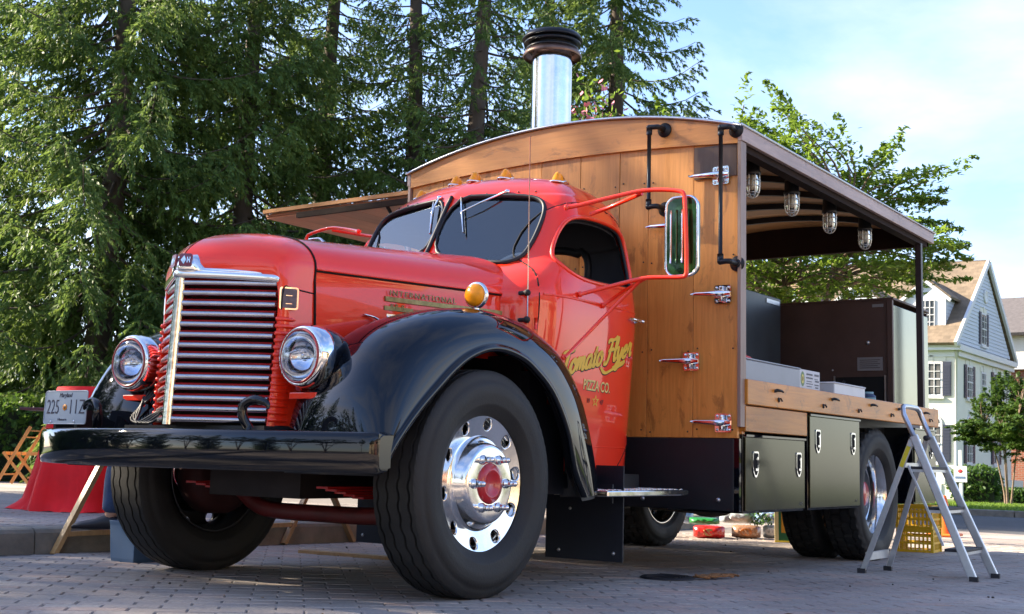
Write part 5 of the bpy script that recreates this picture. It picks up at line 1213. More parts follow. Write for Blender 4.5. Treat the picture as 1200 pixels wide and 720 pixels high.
# ------------------------------------------------------------------ yellow crates
ym = mat("yellow_crate_plastic", (.72, .44, .015), .5, var=.1)
def crate(loc, rot, lab, h=.20):
    e = empty("milk_crate", loc, lab, "crate", "yellow crates behind the ladder", rot); w_, d_ = .145, .30
    mb = MB()
    for z0, z1 in ((0, .022), (h * .36, h * .44), (h * .66, h * .74), (h - .03, h)):
        mb.box(-w_, w_, -d_ / 2 - .003, -d_ / 2 + .008, z0, z1); mb.box(-w_, w_, d_ / 2 - .008, d_ / 2 + .003, z0, z1); mb.box(-w_ - .003, -w_ + .008, -d_ / 2, d_ / 2, z0, z1); mb.box(w_ - .008, w_ + .003, -d_ / 2, d_ / 2, z0, z1)
    for x in np.linspace(-w_ + .004, w_ - .004, 9):
        for y in (-d_ / 2 + .001, d_ / 2 - .007): mb.box(x - .006, x + .006, y, y + .006, .02, h - .02)
    for y in np.linspace(-d_ / 2 + .006, d_ / 2 - .006, 9):
        for x in (-w_ + .001, w_ - .007): mb.box(x, x + .006, y - .006, y + .006, .02, h - .02)
    mb.build("lattice_sides", ym, e)
    MB().box(-w_ + .002, w_ - .002, -d_ / 2 + .002, d_ / 2 - .002, .004, .014).build("base", ym, e)
    for x, y in ((-w_, -d_ / 2), (w_, -d_ / 2), (w_, d_ / 2), (-w_, d_ / 2)): MB().box(x - .012, x + .012, y - .012, y + .012, 0, h).build("corner_post", ym, e)
crate((1.00, 6.56, gz(0, 6.56)), .06, "yellow plastic lattice crate on the ground behind the ladder, lower of two")
crate((1.00, 6.56, gz(0, 6.56) + .203), .02, "yellow plastic lattice crate stacked on top of another yellow crate")

# ------------------------------------------------------------------ traffic cone
cn = empty("traffic_cone", (.12, 10.5, gz(0, 10.5)), "orange traffic cone on dark base behind the ladder", "cone")
MB().box(-.17, .17, -.17, .17, 0, .03).build("base", mat("cone_orange", (.85, .16, .015), .5), cn, bev=.01); MB().lathe([(.03, .125), (.06, .112), (.46, .03), (.47, .02), (.47, 0)], seg=24).build("body", mat("cone_orange"), cn)

# ------------------------------------------------------------------ left side: easel trestle, table, chairs, person, bin
tr = empty("wooden_trestle", (-2.26, 1.1, gz(0, 1.1)), "plain wooden folding trestle legs standing behind the front wheels", "trestle")
def stick(par, a, b, w_, t_, name, m=W_easel):
    O = Vector(par.location); Rm = par.matrix_basis.to_3x3().inverted() if par.rotation_euler.z else Matrix.Identity(3)
    a, b = Vector(a), Vector(b); d = (b - a).normalized(); up = Vector((1, 0, 0)); u = (up - d * d.dot(up)); u = u.normalized(); v = d.cross(u); rows = []
    for p in (a, b): rows.append([p + u * t_ * i / 2 + v * w_ * j / 2 for i, j in ((-1, -1), (1, -1), (1, 1), (-1, 1))])
    mb = MB(); mb.grid(rows, 0, False, cv=True); mb.add(rows[0], [(3, 2, 1, 0)]); mb.add(rows[1], [(0, 1, 2, 3)]); return mb.build(name, m, par, bev=.002)
# two A-frames; feet measured at (-2.36,.27) and (-2.16,2.0)
g0 = gz(0, 1.1)
stick(tr, (.11, -.99, .008), (.11, -.66, .62), .030, .045, "leg"); stick(tr, (.11, .89, -.010), (.11, 1.20, .50), .030, .045, "leg")
stick(tr, (.11, -.92, .125), (.11, -.42, .125), .030, .030, "crossbar"); stick(tr, (.11, -.32, .010), (.11, -.62, .62), .030, .045, "leg")
stick(tr, (.11, .62, .125), (.11, 1.0, .125), .030, .030, "crossbar"); stick(tr, (.11, 1.62, -.02), (.11, 1.26, .50), .030, .045, "leg")
stick(tr, (.11, -.66, .63), (.11, 1.24, .52), .03, .06, "top_rail")
# cocktail table with red cloth
clothr = mat("red_cloth", (.80, .008, .012), .75, var=.12, vscale=5)
def clothed(loc, lab, r0, r1, h, seed=1, rot=0):
    e = empty("draped_table", loc, lab, "table", None, rot)
    mb = MB(); mb.lathe([(h - .02, 0), (h - .02, r0 - .01), (h, r0 - .01), (h, 0)], seg=32); tp = mb.build("tabletop", W_chair, e)
    MB().tube([(0, 0, .0), (0, 0, h - .02)], .035, 10).build("pedestal", ironp, e); MB().lathe([(0, .24), (.02, .24), (.03, .04)], seg=20).build("foot", ironp, e)
    rg = random.Random(seed); ph = [rg.uniform(0, 6.28) for _ in range(4)]; G = []
    sg_ = 110
    for k in range(sg_):
        a = 2 * math.pi * k / sg_; row = [(0, 0, h + .004), (r0 * .6 * math.cos(a), r0 * .6 * math.sin(a), h + .005)]
        for j in range(22):
            t = j / 21; fold = (.046 * math.sin(9 * a + ph[0] + 1.3 * t) + .018 * math.sin(17 * a + ph[1] - 2 * t) + .010 * math.sin(31 * a + ph[2])) * (t ** .8) + .035 * math.sin(3 * a + ph[3] + 3 * t) * t
            r = r0 + (r1 - r0) * (t ** .9) * (.86 + .14 * math.sin(2 * a + ph[3])) + fold + (.10 * max(0, t - .93) / .07 * (0.5 + .5 * math.sin(5 * a)))
            z = h * (1 - t) + .006 - (.02 if j == 0 else 0) * 0
            if t > .95: z = max(.006, z) + .012 * abs(math.sin(11 * a))
            row.append((r * math.cos(a), r * math.sin(a), max(.004, z)))
        G.append(row)
    cl = MB().grid(G, 0, True, cu=True).build("cloth", clothr, e)
    return e
tb_ = clothed((-4.25, 1.95, .135 + gz(0, 1.9) + .01), "tall table draped to the ground in red cloth behind the front bumper", .37, .58, .985, 3)
Xl = Matrix.Rotation(math.atan2(-.57, -.82), 4, "Z"); MB().box(.34, .64, -.14, .14, .80, .822, 0, Xl).build("side_leaf", mat("plum_leaf", (.10, .03, .035), .5), tb_, bev=.004)
# folding chairs
def folding_chair(loc, rot, lab, pad=False):
    e = empty("folding_chair", loc, lab, "chair", "wooden folding chairs by the hedge", rot); w_ = .21
    def st(a, b, nm, ww=.035, tt=.022):
        a, b = Vector(a), Vector(b); d = (b - a).normalized(); up = Vector((1, 0, 0)) if abs(d.x) < .9 else Vector((0, 1, 0)); u = (up - d * d.dot(up)).normalized(); v = d.cross(u)
        rows = [[p + u * tt * i / 2 + v * ww * j / 2 for i, j in ((-1, -1), (1, -1), (1, 1), (-1, 1))] for p in (a, b)]
        mb = MB(); mb.grid(rows, 0, False, cv=True); mb.add(rows[0], [(3, 2, 1, 0)]); mb.add(rows[1], [(0, 1, 2, 3)]); return mb.build(nm, W_chair, e, bev=.002)
    for sx in (-w_, w_):
        st((sx, .26, 0), (sx, -.22, .86), "leg", .045); st((sx * .88, -.24, 0), (sx * .88, .20, .47), "leg", .040)
    for k in range(5): st((-w_ * .9, -.18 + k * .088, .455), (w_ * .9, -.18 + k * .088, .455), "seat_slat", .05, .018)
    st((-w_, -.20, .80), (w_, -.20, .80), "back_slat", .018, .10); st((-w_, -.145, .70), (w_, -.145, .70), "back_slat", .018, .05)
    st((-w_, -.235, .10), (w_, -.235, .10), "stretcher", .025); st((-w_, .20, .14), (w_, .20, .14), "stretcher", .025)
    if pad:
        mb = MB(); mb.box(-.17, .17, -.16, .16, .468, .50); mb.build("seat_pad", mat("pink_white_check", (.75, .45, .55), .8, var=.3, vscale=30), e, bev=.01)
zc_ = .138 + gz(0, 5.2)
folding_chair((-12.45, 6.62, zc_), R(118), "natural wood folding chair nearest the left edge by the hedge")
folding_chair((-12.05, 7.15, zc_), R(60), "wood folding chair with pink checked pad next to the red draped table", True)
# blue plastic bin behind front wheel
e = empty("blue_bin", (-1.44, .14, gz(0, .14)), "dusty blue plastic bin on the ground behind the front wheel", "bin")
mb = MB(); P = [(-.11, -.10), (.11, -.10), (.11, .10), (-.11, .10)]
mb.grid([[(a * s_, b * s_, z) for a, b in P] for z, s_ in ((0, .88), (.02, .92), (.20, 1.0), (.225, 1.04), (.225, .98), (.02, .86))], 0, False, cv=True); mb.add([(a * .86, b * .86, .02) for a, b in P], [(0, 1, 2, 3)])
mb.build("bin_body", mat("slate_blue_plastic", (.05, .10, .18), .6, var=.1), e, bev=.01)
# wood board on the ground under the axle
e = MB().box(-.42, .36, -.035, .035, 0, .022).build("wood_plank", W_easel, None, bev=.002); e.location = (-1.05, 1.52, gz(0, 1.5)); e.rotation_euler = (0, 0, .10); tag(e, "pale wooden board lying on the paving under the front axle", "board")

# ------------------------------------------------------------------ seated person (straw hat, jeans, dark shoes)
def person(loc, rot):
    e = empty("person", loc, "person in a straw hat and jeans sitting on the kerb side behind the front fender", "person", None, rot)
    # local: faces -y ; seat height .47
    skin = mat("skin", (.48, .27, .19), .55); jean = mat("denim", (.035, .06, .13), .8, var=.25, vscale=30); shirt = mat("dark_shirt", (.03, .035, .05), .8); shoe = mat("dark_shoe", (.012, .012, .018), .5)
    def skinmesh(name, chains, m):
        bm = bmesh.new(); ly = bm.verts.layers.skin.verify(); first = True; ids = {}
        for ch in chains:
            prev = None
            for key, p, r in ch:
                if key in ids: v = ids[key]
                else:
                    v = bm.verts.new(p); ids[key] = v; v[ly].radius = (r, r) if not isinstance(r, tuple) else r
                    if first: v[ly].use_root = True; first = False
                if prev is not None and bm.edges.get((prev, v)) is None: bm.edges.new((prev, v))
                prev = v
        me = bpy.data.meshes.new(name); bm.to_mesh(me); bm.free(); me.materials.append(m); o = bpy.data.objects.new(name, me); COL.objects.link(o); o.parent = e
        s_ = o.modifiers.new("skin", "SKIN"); s_.use_smooth_shade = True; o.modifiers.new("sub", "SUBSURF").levels = 1; o.modifiers["sub"].render_levels = 1
        return o
    ch = [[("p", (0, .05, .55), .13), ("w", (0, .0, .69), .12), ("c", (0, -.14, .86), .145), ("n", (0, -.27, 1.00), .06), ("h0", (0, -.325, 1.07), .055), ("h", (0, -.335, 1.135), (.078, .09)), ("ht", (0, -.33, 1.20), .06)]]
    for s_ in (-1, 1):
        ch.append([("c", 0, 0), ("s%d" % s_, (.19 * s_, -.17, .92), .062), ("e%d" % s_, (.24 * s_, -.22, .69), .045), ("f%d" % s_, (.18 * s_, -.38, .655), .034), ("ha%d" % s_, (.12 * s_, -.46, .66), (.036, .018)), ("hb%d" % s_, (.11 * s_, -.50, .655), (.034, .014))])
        ch.append([("p", 0, 0), ("hp%d" % s_, (.10 * s_, .02, .53), .095), ("k%d" % s_, (.13 * s_, -.42, .57), .066), ("a%d" % s_, (.13 * s_, -.44, .26), .042), ("b%d" % s_, (.13 * s_, -.45, .205), .036)])
    body = skinmesh("body", ch, skin)
    # five fingers per hand
    for s_ in (-1, 1):
        for i, (dx, ln) in enumerate(((-.026, .05), (-.009, .06), (.009, .055), (.025, .045))):
            b0 = Vector((.11 * s_ + dx, -.515, .655)); MB().tube([b0, b0 + Vector((0, -ln * .5, -.006)), b0 + Vector((0, -ln * .8, -.03))], [.009, .008, .006], 8).build("finger", skin, body)
        b0 = Vector((.11 * s_ - .034 * s_, -.48, .660)); MB().tube([b0, b0 + Vector((-.018 * s_, -.03, -.004)), b0 + Vector((-.016 * s_, -.055, -.012))], [.011, .009, .007], 8).build("thumb", skin, body)
    # face
    mb = MB()
    mb.tube([(0, -.418, 1.155), (0, -.435, 1.118), (0, -.418, 1.110)], [.008, .014, .010], 8); mb.build("nose", skin, body)
    for s_ in (-1, 1):
        MB().ball((.030 * s_, -.408, 1.150), .011, 10, 0).build("eye", white, body); MB().ball((.030 * s_, -.417, 1.150), .005, 8).build("pupil", blackd, body); MB().ball((.082 * s_, -.32, 1.13), .022, 10, sc=(.4, .8, 1.2)).build("ear", skin, body)
    MB().tube([(-.024, -.412, 1.085), (0, -.420, 1.082), (.024, -.412, 1.085)], [.003, .006, .003], 6).build("mouth", mat("lips", (.4, .13, .1), .5), body)
    mb = MB(); mb.ball((0, -.305, 1.165), .092, 16, sc=(.95, 1.05, .95)); mb.build("hair", mat("brown_hair", (.05, .03, .018), .8), body)
    jn = [[("p", (0, .05, .55), .145), ("w2", (0, .03, .63), .135)]]
    for s_ in (-1, 1): jn.append([("p", 0, 0), ("hp%d" % s_, (.10 * s_, .02, .53), .108), ("k%d" % s_, (.13 * s_, -.42, .575), .080), ("a%d" % s_, (.13 * s_, -.44, .29), .062), ("b%d" % s_, (.13 * s_, -.445, .245), .062)])
    skinmesh("jeans", jn, jean)
    skinmesh("shirt", [[("w", (0, .03, .63), .135), ("w1", (0, -.02, .71), .135), ("c", (0, -.14, .86), .160), ("n", (0, -.25, .975), .085)]] + [[("c", 0, 0), ("s%d" % s_, (.19 * s_, -.17, .92), .078), ("e%d" % s_, (.23 * s_, -.20, .77), .062)] for s_ in (-1, 1)], shirt)
    for s_ in (-1, 1):
        mb = MB(); A = []
        for t, w2, h2 in ((0, .028, .07), (.1, .038, .085), (.3, .040, .085), (.5, .046, .062), (.75, .050, .048), (.93, .040, .036), (1, .015, .02)):
            y = -.40 - .27 * t; A.append([(.13 * s_ + w2 * math.cos(a), y, .154 + max(0, h2 * (.5 + .5 * math.sin(a)))) for a in np.linspace(0, 2 * math.pi, 14, endpoint=False)])
        mb.grid(A, 0, True, cv=True); mb.add(A[0], [tuple(range(14))]); mb.add(A[-1], [tuple(range(13, -1, -1))]); mb.build("shoe", shoe, e)
    mb = MB(); mb.lathe([(.0, .165), (.008, .168), (.014, .12), (.018, .098), (.075, .090), (.095, .070), (.10, .0)], (0, -.32, 1.165), (0, -.08, 1), 28, 0); mb.lathe([(.018, .099), (.034, .097)], (0, -.32, 1.165), (0, -.08, 1), 28, 1)
    mb.build("straw_hat", [mat("straw", (.62, .52, .36), .8, var=.25, vscale=60, bump=.4), shirt], e)
    return e
ps = person((-1.60, .66, gz(0, .6)), R(-55))
st_ = empty("low_stool", (-1.55, .70, gz(0, .7)), "small dark stool under the seated person", "stool")
MB().box(-.17, .17, -.15, .15, .38, .42).build("seat", blackm, st_, bev=.01)
for x in (-.14, .14):
    for y in (-.12, .12): MB().box(x - .014, x + .014, y - .014, y + .014, 0, .36).build("leg", blackm, st_)

# ------------------------------------------------------------------ goods on the ground behind the truck
def bag(loc, w_, h, d_, m, m2, lab, rot=0, name="snack_bag", cat_="bag", seed=1):
    e = empty(name, loc, lab, cat_, "packets stacked on the far side", rot); rg = random.Random(seed); A = []
    for i in range(17):
        u = i / 16; row = []
        for j in range(16):
            a = 2 * math.pi * j / 16; k = (1 - abs(2 * u - 1) ** 5); 
            row.append(((u - .5) * w_, math.cos(a) * d_ / 2 * k * (1 + .15 * rg.uniform(-1, 1)), h / 2 + math.sin(a) * h / 2 * (.75 + .25 * k) * (1 + .05 * rg.uniform(-1, 1))))
        A.append(row)
    mb = MB(); mb.grid(A, 0, True, cv=True); b = mb.build("packet", m, e)
    mb = MB(); mb.ball((0, -d_ * .47, h * .5), h * .28, 12, sc=(1.8, .12, 1)); mb.build("printed_panel", m2, b)
gy_ = gz(0, 6.6)
cr_ = mat("crinkle_red", (.55, .02, .015), .25, coat=.6, var=.35, vscale=25); co_ = mat("crinkle_orange", (.45, .14, .03), .3, coat=.5, var=.4, vscale=30); cc_ = mat("clear_wrap", (.42, .47, .50), .2, coat=.6, var=.4, vscale=18); gn_ = mat("crinkle_green", (.02, .20, .04), .3, coat=.5, var=.3); tn_ = mat("tan_bread", (.42, .24, .09), .6, var=.3)
bag((-1.01, 6.55, gy_), .30, .125, .16, cr_, tn_, "shiny red snack packet lying on the paving under the truck", .45)
bag((-1.38, 6.35, gy_), .16, .11, .14, cc_, cr_, "clear wrapped packet left of the shiny red packet", .4, seed=4)
bag((-.78, 6.90, gy_), .28, .13, .16, mat("clear_amber", (.32, .17, .10), .25, coat=.6, var=.5, vscale=25), co_, "clear packet of orange brown snacks right of the red packet", .4, seed=2)
bag((-.62, 7.14, gy_), .16, .13, .14, cc_, white, "pale wrapped packet beside the yellow sign board", .4, seed=3)
bag((-1.16, 6.75, gy_ + .12), .30, .07, .20, gn_, gn_, "green packet lying on top of the red packet", .4, seed=5)
bag((-.95, 7.05, gy_ + .13), .34, .13, .22, cc_, white, "large clear bag of ice piled behind the packets", .4, seed=6)
bag((-.72, 7.35, gy_ + .13), .30, .14, .2, mat("blue_print_wrap", (.25, .38, .60), .25, coat=.5, var=.6, vscale=30), white, "blue and white printed packet on top of the pile", .4, seed=7)
bag((-1.42, 6.75, gy_ + .12), .26, .13, .2, mat("blue_print_wrap"), cc_, "blue printed packet at the left end of the pile", .4, seed=8)
# leafy herbs in the pile
mb = MB(); rg = random.Random(6)
for k in range(160):
    p = Vector((rg.gauss(0, .06), rg.gauss(0, .06), abs(rg.gauss(.06, .05)))); d = Vector((rg.uniform(-1, 1), rg.uniform(-1, 1), rg.uniform(-.2, 1))).normalized() * .03; n_ = d.cross(Vector((0, 0, 1))).normalized() * .012
    mb.add([p - d, p + n_, p + d, p - n_], [(0, 1, 2, 3)])
hb = mb.build("herb_bunch", mat("herb_green", (.06, .16, .02), .6, var=.3, vscale=30)); hb.location = (-.72, 7.08, gy_ + .13); tag(hb, "bunch of fresh green herbs on the packet pile", "herbs")
# yellow / green A board
e = empty("sandwich_board", (-.20, 6.72, gz(0, 6.7)), "orange and green sandwich board with yellow edge leaning behind the rear wheel", "sign", None, .45)
mb = MB(); Xb = Matrix.Rotation(R(-14), 4, "X"); mb.box(-.16, .30, -.012, .012, 0, .60, 0, Xb); bd = mb.build("board", mat("board_orange", (.75, .33, .03), .5), e)
MB().box(-.19, -.155, -.02, .02, 0, .60, 0, Xb).build("edge_strip", mat("board_cream", (.62, .50, .25), .5), e); MB().box(-.155, -.13, -.018, -.0125, 0, .60, 0, Xb).build("green_stripe", mat("board_green", (.03, .14, .05), .5), bd)
MB().box(-.13, .30, -.0175, -.0125, .01, .085, 0, Xb).build("green_band", mat("board_green"), bd); MB().box(-.19, .30, -.022, .02, -.001, .012, 0, Xb).build("yellow_foot", mat("board_yellow", (.8, .62, .05), .5), e)
# ------------------------------------------------------------------ vegetation
def leaf_mat(name, c1, c2, tr=.35, rough=.55):
    m = bpy.data.materials.new(name); m.use_nodes = True; t = m.node_tree; t.nodes.clear(); l = t.links.new
    o = N(t, "ShaderNodeOutputMaterial"); g = N(t, "ShaderNodeNewGeometry"); oi = N(t, "ShaderNodeObjectInfo")
    n = N(t, "ShaderNodeTexNoise"); n.inputs["Scale"].default_value = .8; n.inputs["Detail"].default_value = 3; l(g.outputs["Position"], n.inputs["Vector"])
    ad = N(t, "ShaderNodeMath", operation="MULTIPLY_ADD"); ad.inputs[1].default_value = .55; l(g.outputs["Random Per Island"], ad.inputs[0])
    m3 = N(t, "ShaderNodeMapRange"); m3.inputs["From Min"].default_value = .3; m3.inputs["From Max"].default_value = .7; m3.inputs["To Max"].default_value = .45; l(n.outputs["Fac"], m3.inputs[0]); l(m3.outputs[0], ad.inputs[2])
    r = N(t, "ShaderNodeValToRGB"); r.color_ramp.elements[0].color = (*c1, 1); r.color_ramp.elements[1].color = (*c2, 1); l(ad.outputs[0], r.inputs[0])
    p = N(t, "ShaderNodeBsdfPrincipled"); p.inputs["Roughness"].default_value = rough; l(r.outputs[0], p.inputs["Base Color"]); p.inputs["Specular IOR Level"].default_value = .3
    tl = N(t, "ShaderNodeBsdfTranslucent"); hs = N(t, "ShaderNodeHueSaturation"); hs.inputs["Value"].default_value = 1.5; hs.inputs["Hue"].default_value = .48; l(r.outputs[0], hs.inputs["Color"]); l(hs.outputs[0], tl.inputs[0])
    mx = N(t, "ShaderNodeMixShader"); mx.inputs[0].default_value = tr; l(p.outputs[0], mx.inputs[1]); l(tl.outputs[0], mx.inputs[2]); l(mx.outputs[0], o.inputs[0]); return m
needle = leaf_mat("spruce_needles", (.040, .094, .026), (.150, .230, .046), .36)
leafm = leaf_mat("summer_leaves", (.055, .125, .016), (.160, .260, .034), .5)
leafd = leaf_mat("dark_leaves", (.030, .075, .012), (.075, .140, .022), .35)
hedgem = leaf_mat("hedge_leaves", (.030, .080, .014), (.070, .140, .022), .3)
barks = mat("spruce_bark", (.085, .066, .052), .9, var=.35, vscale=9, bump=.6, bscale=25, stretch=(1, 1, .3))
barkl = mat("smooth_bark", (.17, .12, .085), .8, var=.3, vscale=7, bump=.3)

def quads_mesh(name, C, A, B, m):
    """diamonds: centre C, half axes A (long) and B (wide)"""
    n = len(C); V = np.empty((n, 4, 3)); V[:, 0] = C - A; V[:, 1] = C + B - A * .15; V[:, 2] = C + A; V[:, 3] = C - B - A * .15
    me = bpy.data.meshes.new(name); me.vertices.add(n * 4); me.vertices.foreach_set("co", V.reshape(-1)); me.loops.add(n * 4); me.loops.foreach_set("vertex_index", np.arange(n * 4)); me.polygons.add(n); me.polygons.foreach_set("loop_start", np.arange(0, n * 4, 4)); me.materials.append(m); me.update(calc_edges=True); return me
def spruce_mesh(seed, H, z0, Rm, dens=1.0):
    rg = random.Random(seed); np_r = np.random.RandomState(seed); tw = MB(); C = []; A = []; B = []
    tr = [(.10 * math.sin(k * .7 + seed), .10 * math.cos(k * .5 + seed), H * k / 10) for k in range(11)]; tr[0] = (0, 0, 0); tr[1] = (0, 0, H / 10)
    tw.tube(tr, [.26 * (1 - k / 10.6) ** .8 + .01 for k in range(11)], 9, 0)
    z = z0; wi = 0
    while z < H - .4:
        rel = z / H; Lb = Rm * ((1 - rel) ** .75) * (.75 if z < z0 + 1 else 1)
        nb = 4 + (wi % 2) + (1 if rel < .5 else 0)
        for b in range(nb):
            if rg.random() < .10: continue
            az = 2 * math.pi * (b / nb) + wi * 1.1 + rg.uniform(-.35, .35); L_ = Lb * rg.uniform(.62, 1.12); zz = z + rg.uniform(-.15, .15)
            d = Vector((math.cos(az), math.sin(az), 0)); sd_ = Vector((-d.y, d.x, 0)); droop = rg.uniform(.22, .42) * (1.15 - rel * .9)
            P = []; ns = max(6, int(L_ / .16))
            for i in range(ns + 1):
                t = i / ns; P.append(Vector((0, 0, zz)) + d * (L_ * t) + Vector((0, 0, 1)) * (L_ * (-droop * math.sin(t * 2.1) + .16 * t ** 3 + .10 * t * (1 - rel) * 0)) + sd_ * (.10 * L_ * math.sin(t * 2.6 + wi) * .5))
            tw.tube(P[::2] if len(P) % 2 else P[::2] + [P[-1]], [max(.006, .045 * (L_ / Rm) * (1 - i / (len(P[::2]) + 1))) for i in range(len(P[::2]) + (0 if len(P) % 2 else 1))], 4, 0, caps=False)
            for i in range(1, ns + 1):
                t = i / ns
                if t < .18: continue
                wlen = L_ * .34 * (1 - t * .72) * (.5 + min(1, t * 2) * .5) + .16
                for s_ in (-1, 1):
                    for rep in range(2):
                        if rg.random() > dens * .92: continue
                        # hanging / spreading twig
                        ln = wlen * rg.uniform(.55, 1.15); a0 = rg.uniform(.35, 1.15); hang = rg.uniform(.25, 1.25) if rep else rg.uniform(.0, .55)
                        dirv = (d * math.cos(a0) + sd_ * s_ * math.sin(a0) + Vector((0, 0, -hang))).normalized()
                        k = max(2, int(ln / .085)); p = P[i].copy()
                        for q in range(k):
                            dirv = (dirv + Vector((0, 0, -.07 - .05 * hang))).normalized(); p = p + dirv * (ln / k)
                            for w2 in range(5):
                                jit = Vector((rg.gauss(0, .5), rg.gauss(0, .5), rg.gauss(-.2, .35))); ax_ = (dirv + jit * .75).normalized(); sz = rg.uniform(.035, .072); b2 = ax_.cross(Vector((rg.gauss(0, 1), rg.gauss(0, 1), rg.gauss(0, 1)))).normalized() * sz * .30
                                C.append(p + jit * .045); A.append(ax_ * sz); B.append(b2)
        z += rg.uniform(.26, .40); wi += 1
    C = np.array(C); A = np.array(A); B = np.array(B)
    me = quads_mesh("foliage", C, A, B, needle)
    tme = bpy.data.meshes.new("trunk"); tme.from_pydata(tw.v, [], tw.f); tme.polygons.foreach_set("use_smooth", [True] * len(tw.f)); tme.materials.append(barks)
    return me, tme
def place_tree(name, meshes, loc, rot, sc, lab, cat_="tree", group=None, crown="crown"):
    e = empty(name, loc, lab, cat_, group, rot); e.scale = (sc,) * 3 if not isinstance(sc, tuple) else sc
    for nm, me in zip((crown, "trunk"), meshes):
        o = bpy.data.objects.new(nm, me); COL.objects.link(o); o.parent = e
    return e
SP = [spruce_mesh(11, 19, .5, 4.6), spruce_mesh(23, 18, 1.4, 3.9), spruce_mesh(37, 19, 3.0, 3.2, .60)]
def cray(px, D):
    v = (rx * (px - 600) + fw * 1427.07); v.z = 0; v = v / 1427.07 * D; return Vector((CAM.x + v.x, CAM.y + v.y, 0))
GS = "spruces behind the truck"
def spr(i, px, D, rot, sc, lab):
    p = cray(px, D); p.z = gz(0, p.y) + .1; return place_tree("spruce_tree", SP[i], p, rot, sc, lab, "tree", GS)
spr(0, 118, 24.5, .4, 1.1, "broad dense spruce at the left edge with boughs down to the lawn")
spr(1, -75, 27, 1.9, 1.0, "spruce half cut by the left edge of the picture")
spr(0, 285, 27, 2.6, 1.05, "tall dense spruce behind the radiator and hood")
spr(2, 375, 29, 4.0, 1.05, "thin spruce with sky gaps left of the bare trunk")
spr(2, 476, 28, .9, 1.0, "spruce with a bare visible trunk above the cab windscreen")
spr(2, 556, 26, 3.3, 1.0, "spruce with thick trunk just left of the chimney flue")
spr(2, 640, 31, 5.2, 1.05, "spruce seen directly behind the chimney flue")
spr(1, 712, 29, .2, 1.12, "dense drooping spruce right of the chimney flue, last of the row")
# tall trees outside the frame that shade the plaza
def off(i, x, y, rot, sc, lab): place_tree("spruce_tree", SP[i], (x, y, gz(0, y)), rot, sc, lab, "tree", "spruces along the walk in front of the truck")
LBS = ("shade spruce on the side lawn nearest the seated person", "second shade spruce on the side lawn", "third shade spruce on the side lawn", "fourth shade spruce on the side lawn", "rear row spruce behind the first two shade spruces", "rear row spruce behind the third shade spruce", "spruce at the street end of the lawn", "lone spruce in front of the truck on the far lawn", "southernmost spruce across from the truck grille")
for i, (m_, x, y, r_, s_) in enumerate(((0, -16.6, -.9, 0, .82), (0, -16.6, -3.6, 1, .84), (0, -16.8, -6.6, 2, .84), (0, -17.0, -10.4, 3, .84), (1, -20.5, -2.2, 5, .86), (1, -20.5, -5.4, 2.2, .88), (0, -16.0, -17.0, 4, .62), (1, -10.0, -22.0, 1.5, .62), (1, -3.0, -27.0, 2.5, .66))):
    off(m_, x, y, r_, s_, LBS[i])
# low dark hedge on the far left
def leaf_blob(name, seed, fn, n, sz, m):
    rs = np.random.RandomState(seed); C = []; A = []; B = []
    C = fn(rs, n); d = rs.normal(size=(len(C), 3)); d /= np.linalg.norm(d, axis=1)[:, None]; e_ = rs.normal(size=(len(C), 3)); e_ = np.cross(d, e_); e_ /= np.linalg.norm(e_, axis=1)[:, None]
    s_ = sz * rs.uniform(.6, 1.3, size=(len(C), 1)); return quads_mesh(name, C, d * s_, e_ * s_ * .55, m)
def hedge(loc, rot, sx, sy, sz_, lab, seed, n=9000, lsz=.05, group=None):
    e = empty("hedge", loc, lab, "hedge", group, rot)
    def fn(rs, n):
        P = rs.uniform(-1, 1, size=(n * 2, 3)); k = (np.abs(P) ** 3).sum(1) ** (1 / 3); P = P[(k < 1) & (k > .70)][:n]; P += .05 * np.sin(P[:, [1, 2, 0]] * 9)
        return P * np.array([sx, sy, sz_ / 2]) + np.array([0, 0, sz_ / 2])
    me = leaf_blob("foliage", seed, fn, n, lsz, hedgem); o = bpy.data.objects.new("foliage", me); COL.objects.link(o); o.parent = e
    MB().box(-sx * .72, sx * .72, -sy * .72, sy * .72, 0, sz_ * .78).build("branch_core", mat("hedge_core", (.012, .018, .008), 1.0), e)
p = cray(15, 22); hedge((p.x, p.y, .05), R(60), 4.5, .9, 1.5, "dark clipped hedge behind the wooden folding chairs", 5, 16000, .07)
